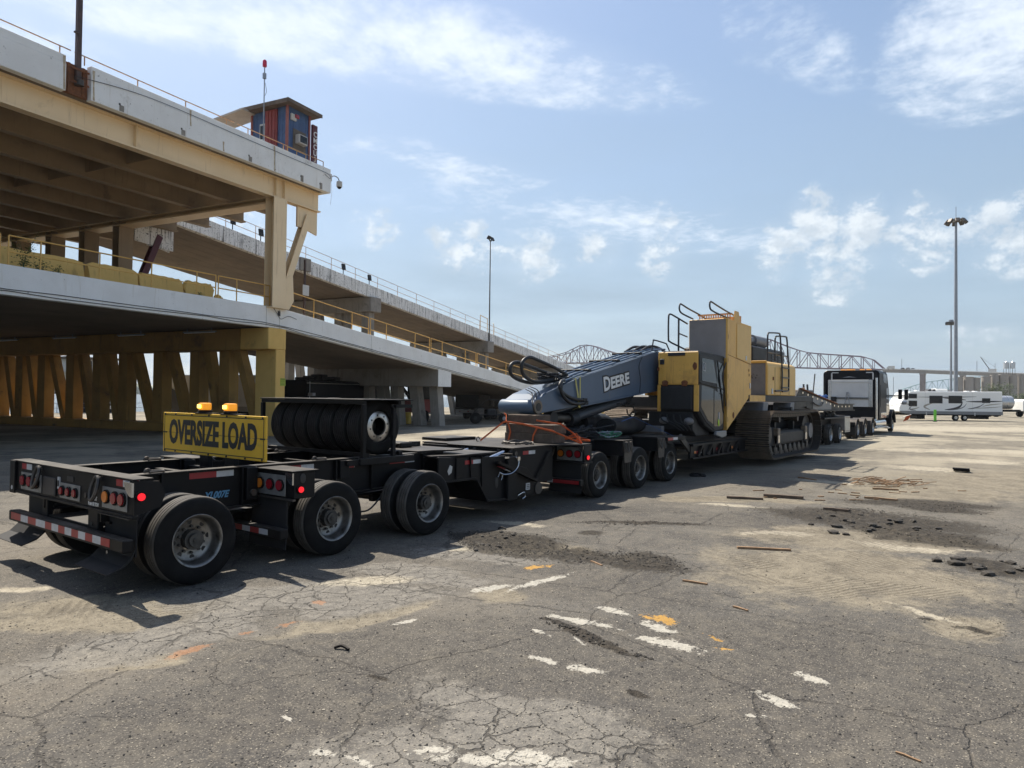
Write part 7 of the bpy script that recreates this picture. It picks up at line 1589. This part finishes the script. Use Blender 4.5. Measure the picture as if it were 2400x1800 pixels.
for w_ in (10.45, 13.6): m_ = MB().prism([(w_ - .22, 2.2), (w_, 1.98), (w_ + .22, 2.2), (w_, 2.42)], 'X', 7.985, 7.998); m_.build('warning_diamond', REDT, TR2)
MB().box(8.4, 9.4, 13, 15, 3.5, 3.75).build('roof_unit', RVG, TR2, bevel=.05)
BTK = thing('parked_black_truck', 'black truck with a glossy body parked behind the yellow pier column', 'truck', (11, 8, 0), RAMP)
MB().prism([(7.0, 1.0), (7.0, 3.05), (7.25, 3.2), (9.2, 3.2), (9.4, 3.0), (9.4, 1.0)], 'X', 10.0, 16.5).build('body', TRK, BTK, bevel=.05); MB().box(10.1, 19.0, 7.3, 9.1, .7, .98).build('chassis', BLK, BTK)
MB().prism([(16.8, 1.0), (16.8, 3.0), (18.0, 2.9), (18.8, 2.0), (19.6, 1.8), (19.6, 1.0)], 'Y', 7.1, 9.3).build('cab', TRK, BTK, bevel=.06)
MB().box(10.0, 16.5, 6.985, 6.998, 2.95, 3.0).build('bright_trim', STEEL, BTK)
for s_ in (11, 12.3, 18.4):
    for w_ in (6.95, 9.15): MB().cyl((s_, w_, .52), (s_, w_ + .3, .52), .52, 22).build('wheel', RUB, BTK, smooth=40)
for k in range(5): MB().box(10.5 + k * .8, 11.1 + k * .8, 7.3 + .1 * k, 8.6, 3.21, 3.4 + .12 * (k % 3)).build('roof_load', EXD, BTK, bevel=.04)
MB().cyl((10.2, 6.9, 1.1), (10.2, 6.9, 3.1), .03, 6).build('grab_pole', GALV, BTK); MB().box(9.7, 9.99, 6.2, 6.6, 2.1, 2.3).build('mirror', GALV, BTK)
PT = thing('parked_flatbed', 'dark flatbed trailer parked deep under the low end of the near ramp', 'trailer', (33, 7, 0), RAMP)
MB().box(31, 41, 5.2, 7.8, .95, 1.2).build('bed', BLK, PT, bevel=.02); MB().box(31, 33.2, 5.2, 7.8, 1.2, 2.35).build('headboard_box', EXD, PT, bevel=.05); MB().box(30.95, 30.998, 5.3, 7.7, .6, .92).build('rear_bar', GALV, PT)
for w_ in (5.6, 6.3, 7.2): MB().cyl((30.94, w_, .76), (30.99, w_, .76), .06, 10).build('lamp', REDL, PT)
for s_ in (33, 34.3):
    for w_ in (5.2, 7.5): MB().cyl((s_, w_, .5), (s_, w_ + .3, .5), .5, 20).build('wheel', RUB, PT, smooth=40)
for k in range(3): MB().cyl((34.5 + k * 1.3, 6.5, 1.2), (34.5 + k * 1.3, 6.5, 1.75), .3, 14).build('drum', DSTEEL, PT, smooth=40)
# stripped buggy
bgp = Vector((45.2, 36.0, 0)); Fb = Matrix.Translation(bgp) @ Matrix.Rotation(radians(-52), 4, 'Z')
BGY = thing('buggy', 'dark stripped buggy with bare tubes standing beside the ramp pier', 'buggy', (0, 0, 0), Fb)
for x_ in (-1.15, 1.15):
    for y_ in (-.95, .65): wb = MB().lathe([(y_, .28), (y_, .42), (y_ + .05, .46), (y_ + .27, .46), (y_ + .32, .42), (y_ + .32, .28)], (x_, 0, .46), 'Y', 22).build('wheel', RUB, BGY, smooth=40); MB().lathe([(y_ - .005, .001), (y_ - .01, .10), (y_ + .02, .26), (y_ + .06, .28)], (x_, 0, .46), 'Y', 18).build('rim', GALV if x_ > 0 else EXD, wb, smooth=40)
ff = MB()
for y_ in (-.5, .5): ff.tube([(-1.5, y_, .7), (-.9, y_, 1.35), (-.2, y_ * .9, 1.95), (.7, y_ * .9, 1.9), (1.2, y_, 1.15), (1.6, y_, .75), (-1.5, y_, .7)], .035, 6)
for p in ((-.9, 1.35), (-.2, 1.95), (.7, 1.9), (1.2, 1.15)): ff.tube([(p[0], -.5, p[1]), (p[0], .5, p[1])], .03, 6)
ff.build('tube_frame', EXD, BGY, smooth=40); MB().box(-1.3, -.5, -.4, .4, .65, 1.25).build('engine', DSTEEL, BGY, bevel=.08); MB().box(-.3, .5, -.42, .42, .6, 1.2).build('seat', EXD, BGY, bevel=.1)
for y_ in (-.3, .3): MB().cyl((1.3, y_, 1.25), (1.42, y_, 1.25), .12, 14).build('headlight', ALU, BGY, smooth=40)
MB().ball((1.35, .0, 1.32), .26, 7).build('nose', mat('olive_panel', (.12, .12, .04), rough=.5), BGY, smooth=50); MB().bar((1.2, -.9, .5), (1.2, .9, .62), .05, .05).build('front_arm', STEEL, BGY); MB().bar((1.2, -.9, .68), (1.2, .9, .55), .05, .05).build('front_arm', STEEL, BGY)
for (x_, y_, m_, lb) in ((40.6, 39.2, mat('red_drum_paint', (.45, .03, .03), rough=.5), 'red drum standing between the pier columns'), (39.4, 39.6, mat('yellow_drum_paint', (.55, .36, .03), rough=.5), 'yellow drum standing between the pier columns')):
    t = thing('drum', lb, 'drum', (x_, y_, 0), group='drums by the pier columns'); MB().lathe([(0, .28), (.02, .30), (.3, .30), (.31, .315), (.33, .30), (.6, .30), (.61, .315), (.63, .30), (.88, .30), (.9, .28)], (x_, y_, 0), 'Z', 24).build('barrel', m_, t, smooth=40); MB().cyl((x_ + .1, y_, .9), (x_ + .1, y_, .93), .04, 10).build('bung', STEEL, t)
jk = MB()
for k in range(14): jk.box(*(lambda x, y, a, b, h: (x, x + a, y, y + b, 0, h))(36.2 + random.random() * 4, 41 + random.random() * 2.5, random.uniform(.3, 1.1), random.uniform(.3, .9), random.uniform(.2, .8)))
solo(jk, 'scrap_pile', EXD, 'low pile of dark scrap parts lying behind the pier columns', 'scrap', (38, 42, 0), bevel=.04)
FRK = thing('work_machine', 'red and dark work machine parked between the grey pier columns', 'machine', (22, 6, 0), RAMP)
MB().box(21, 24, 5, 7, .8, 1.9).build('body', REDC, FRK, bevel=.08); MB().box(21.6, 23.2, 5.2, 6.8, 1.9, 3.0).build('cab', EXD, FRK, bevel=.08)
for s_ in (21.6, 23.4):
    for w_ in (4.9, 6.8): MB().cyl((s_, w_, .5), (s_, w_ + .3, .5), .5, 18).build('wheel', RUB, FRK, smooth=40)
MB().bar((21.2, 6, 1.8), (19.9, 6.2, 3.0), .2, .2).build('arm', EXD, FRK)
# yellow kerb wall along the low end of the near ramp
for k in range(7):
    a = Vector((50.6 + k * 3.75, 35.2 + k * .70, 0)); d_ = Vector((3.7, .69, 0)); n_ = Vector((-.183, .983, 0)) * .28
    solo(MB().hexa([a, a + d_, a + d_ + n_, a + n_, a + Vector((0, 0, .85)) + n_ * .25, a + d_ + Vector((0, 0, .85)) + n_ * .25, a + d_ + n_ * .75 + Vector((0, 0, .85)), a + n_ * .75 + Vector((0, 0, .85))]), 'kerb_barrier', CONY,
         ('first', 'second', 'third', 'fourth', 'fifth', 'sixth', 'seventh')[k] + ' yellow concrete barrier from the boom tip along the ramp foot', 'road barrier', tuple(a + d_ / 2), group='yellow barriers along the ramp foot')
# dock side: cabin on legs, gangway, bollards, fence
DH = thing('dock_cabin', 'cream dock cabin on legs at the water seen between the yellow columns', 'cabin', (33, 81.5, 0))
MB().box(31, 36, 80.2, 84, 2.1, 4.2).build('wall', mat('cream_siding', (.50, .44, .30), (.44, .38, .26), .7), DH); MB().box(31.2, 35.8, 80.4, 83.8, 4.2, 5.6).build('wheelhouse', GWHITE, DH, bevel=.05); MB().box(30.8, 36.2, 80.0, 84.2, 5.6, 5.8).build('roof', ROOF, DH)
for k in range(4): MB().box(31.4 + k * 1.1, 32.3 + k * 1.1, 80.37, 80.395, 4.5, 5.4).build('window', DGLASS, DH)
for x_ in (31.3, 32.6, 35.6): MB().box(x_, x_ + .4, 80.4, 80.8, 0, 2.1).build('leg', EXD, DH)
MB().box(30.9, 36.1, 80.1, 84.1, 1.9, 2.1).build('floor_beam', DSTEEL, DH)
GW = thing('gangway', 'white metal gangway stair rising to the dock cabin', 'stairs', (33.3, 76, 0))
for q in (0, .9):
    MB().bar((33.8 + q, 75.2, .1), (32.0 + q, 78.4, 2.3), .06, .22).build('stringer', GWHITE, GW); MB().bar((33.8 + q, 75.2, 1.0), (32.0 + q, 78.4, 3.2), .05, .05).build('hand_rail', GWHITE, GW)
for k in range(9): f = (k + .5) / 9; MB().box(33.8 - 1.8 * f, 34.7 - 1.8 * f, 75.2 + 3.2 * f - .12, 75.2 + 3.2 * f + .12, .12 + 2.2 * f, .16 + 2.2 * f).build('tread', GWHITE, GW)
qf = thing('quay_fence', 'low grey two-rail fence along the quay edge', 'fence', (0, QUAY - 1, 0), RAMP)
for k in range(22): MB().cyl((-8 + k * 2.4, QUAY - .9, 0), (-8 + k * 2.4, QUAY - .9, 1.0), .03, 6).build('post', GALV, qf)
for z_ in (.5, .98): MB().tube([(-8, QUAY - .9, z_), (42.4, QUAY - .9, z_)], .025, 6).build('rail', GALV, qf)
for k, (s_, lb) in enumerate(((4, 'left black bollard on the quay edge'), (13, 'middle black bollard on the quay edge'), (21, 'right black bollard on the quay edge'))):
    t = thing('bollard', lb, 'bollard', (s_, QUAY - 1.8, 0), RAMP, 'black bollards on the quay edge'); MB().lathe([(0, .34), (.1, .3), (.7, .28), (.8, .38), (.95, .38), (1.02, .25), (1.03, .001)], (s_, QUAY - 1.8, 0), 'Z', 20).build('body', EXD, t, smooth=40); MB().cyl((s_, QUAY - 1.8, 0), (s_, QUAY - 1.8, .05), .5, 16).build('base', EXD, t)
YB = thing('yellow_machine', 'yellow loader parked at the left edge beyond the pier', 'machine', (14, 62, 0))
MB().box(8, 15.2, 61, 63.5, .5, 2.1).build('body', EXY, YB, bevel=.12); MB().box(9, 12, 61.2, 63.3, 2.1, 3.6).build('cab', EXD, YB, bevel=.1); MB().prism([(15.2, .3), (15.2, 1.3), (16.2, .6), (16.3, .3)], 'Y', 60.8, 63.7).build('bucket', EXY, YB)
for x_ in (9.5, 13.6): MB().cyl((x_, 60.9, .75), (x_, 61.5, .75), .75, 22).build('wheel', RUB, YB, smooth=40)

# ------------------------------------------------------------------ litter on the yard
def plank(label, a, b_, w, h, m=None, name='plank', group='loose planks lying on the yard'):
    a, b_ = Vector((a[0], a[1], 0)), Vector((b_[0], b_[1], 0)); a.z = ground_z(a.x, a.y) + h / 2; b_.z = ground_z(b_.x, b_.y) + h / 2
    mid = (a + b_) / 2; mb = MB(); d = (b_ - a)
    pts = [a, a + d * .35 + Vector((0, 0, random.uniform(0, .01))), a + d * .7, b_]
    for p, q in zip(pts[:-1], pts[1:]): mb.bar(p, q, w * random.uniform(.85, 1.05), h)
    return solo(mb, name, m or WOODD, label, 'plank', tuple(mid - Vector((0, 0, h / 2))), group=group)


plank('long dark plank lying left of a longer one beyond the rubble', (15.73, 5.70), (15.99, 4.97), .10, .05)
plank('dark plank lying right of another, beyond the left rubble', (16.50, 5.11), (16.61, 4.28), .13, .07)
plank('thin weathered plank half buried in the tan dirt', (10.44, 3.62), (10.85, 2.97), .05, .03, WOODL)
plank('short pale stick at the edge of the dirt', (8.19, 3.50), (8.18, 3.19), .03, .02, WOODL)
plank('orange-brown batten lying beyond the rubble', (19.87, 3.45), (19.92, 2.87), .06, .04, WOODL)
plank('dark board leaning out of the rubble patch', (15.35, 3.55), (15.2, 3.05), .09, .05)
plank('brown strip of wood behind the rubble', (17.85, 3.26), (17.66, 2.57), .06, .04, WOODL)
plank('thin stick at the far left of the splinters', (21.2, 5.6), (20.7, 5.0), .05, .03, WOODL)
plank('tiny pale stick on the dark asphalt at right', (5.05, .74), (5.02, .60), .015, .01, WOODL)
plank('pale stick near the pothole', (8.3, 4.85), (8.15, 4.6), .025, .015, WOODL)
plank('small pale chip of wood beside the paint scraps', (7.45, 2.62), (7.4, 2.45), .03, .015, WOODL)
sp = MB()
for _ in range(75):
    x_, y_ = random.gauss(21.3, .55), random.gauss(3.55, .45); a = random.uniform(-.9, .4) - .9; l = random.uniform(.08, .5); z_ = ground_z(x_, y_) + random.random() * .05
    sp.bar((x_, y_, z_ + .015), (x_ + l * cos(a), y_ + l * sin(a), z_ + random.uniform(.0, .08) + .015), random.uniform(.015, .045), random.uniform(.01, .02))
for _ in range(24):
    x_, y_ = random.gauss(18.5, 1.8), random.gauss(3.3, .9); a = random.uniform(-1.9, -.6); l = random.uniform(.06, .3); z_ = ground_z(x_, y_) + .012
    sp.bar((x_, y_, z_), (x_ + l * cos(a), y_ + l * sin(a), z_), .03, .02)
sp.build('wood_splinters', WOODL, kind='stuff')
tt = MB().prism([(26.9, 0), (26.75, .10), (26.6, .13), (26.45, .12), (26.45, .08), (26.62, .08), (26.8, .0)], 'Y', 1.86, 2.30); solo(tt, 'tyre_scrap', RUB, 'curved strip of shed tyre tread lying on the pale sand', 'tyre scrap', (26.7, 2.1, 0))
rg_ = MB()
for k in range(3): rg_.tube(smoothpath([(19.2 + random.uniform(0, .4), 7.65 + random.uniform(0, .4), .03 + .02 * k) for _ in range(6)], 5), .035, 6)
solo(rg_, 'rag', FLAP, 'dark crumpled rag on the asphalt in the trailer shade', 'rag', (19.4, 7.8, 0))
for p_, lb in (((4.02, 4.88), 'small curved shard of dark rubber on the foreground asphalt'), ((9.35, 7.25), 'scrap of dark rubber near the third wheel')):
    solo(MB().tube(smoothpath([(p_[0], p_[1], ground_z(*p_) + .012), (p_[0] + .04, p_[1] - .05, ground_z(*p_) + .03), (p_[0] + .05, p_[1] - .13, ground_z(*p_) + .012)], 5), .014, 5), 'rubber_shard', RUB, lb, 'rubber scrap', (p_[0], p_[1], ground_z(*p_)))
# chunks of broken asphalt one could pick up, in two heaps
def chunk(x_, y_, s_, label, group):
    bm_ = bmesh.new(); bmesh.ops.create_icosphere(bm_, subdivisions=1, radius=1)
    for v in bm_.verts: v.co *= random.uniform(.7, 1.15)
    mb = MB(); z_ = ground_z(x_, y_) + s_ * .22; R_ = Matrix.Rotation(random.uniform(0, 6.3), 3, 'Z')
    sx, sy, sz = s_ * random.uniform(.8, 1.3), s_ * random.uniform(.6, 1), s_ * random.uniform(.35, .55)
    mb.add([Vector((x_, y_, z_)) + R_ @ Vector((v.co.x * sx, v.co.y * sy, v.co.z * sz)) for v in bm_.verts], [tuple(v.index for v in f.verts) for f in bm_.faces]); bm_.free()
    return solo(mb, 'asphalt_chunk', STONEG, label, 'asphalt chunk', (x_, y_, z_ - s_ * .22), group=group)


for _ in range(26):
    q = Vector((14.3 + random.gauss(0, .7), 2.4 + random.gauss(0, .7))); chunk(q.x, q.y, random.uniform(.03, .12), 'broken dark asphalt chunk in the far rubble heap on the right', 'asphalt chunks in the far rubble heap')
for _ in range(24):
    q = Vector((11.45 + random.gauss(0, .28), .42 + random.gauss(0, .38))); chunk(q.x, q.y, random.uniform(.03, .11), 'broken dark asphalt chunk in the near rubble heap at the right edge', 'asphalt chunks in the near rubble heap')
for _ in range(12):
    q = Vector((8.6 + random.gauss(0, .35), 6.5 + random.gauss(0, .4))); chunk(q.x, q.y, random.uniform(.02, .055), 'small asphalt chunk in the pothole beside the third wheel', 'asphalt chunks in the pothole')
chunk(11.35, .95, .10, 'single black asphalt lump left of the near rubble heap', 'asphalt chunks in the near rubble heap')
chunk(13.5, 2.35, .09, 'dark lump standing alone between the two rubble heaps', 'asphalt chunks in the far rubble heap')

# ------------------------------------------------------------------ air between here and the far bank
hm = bpy.data.materials.new('haze_air'); hm.use_nodes = True
nt = hm.node_tree; nt.nodes.clear(); g = G(nt)
pv = g.new('ShaderNodeVolumePrincipled'); pv.inputs['Color'].default_value = (.86, .91, .98, 1); pv.inputs['Density'].default_value = .00012; pv.inputs['Anisotropy'].default_value = .35
ho = g.new('ShaderNodeOutputMaterial'); nt.links.new(pv.outputs[0], ho.inputs['Volume'])
hz = MB().box(-2900, 2900, -2900, 2900, -8, 125).build('haze', hm, kind='stuff')
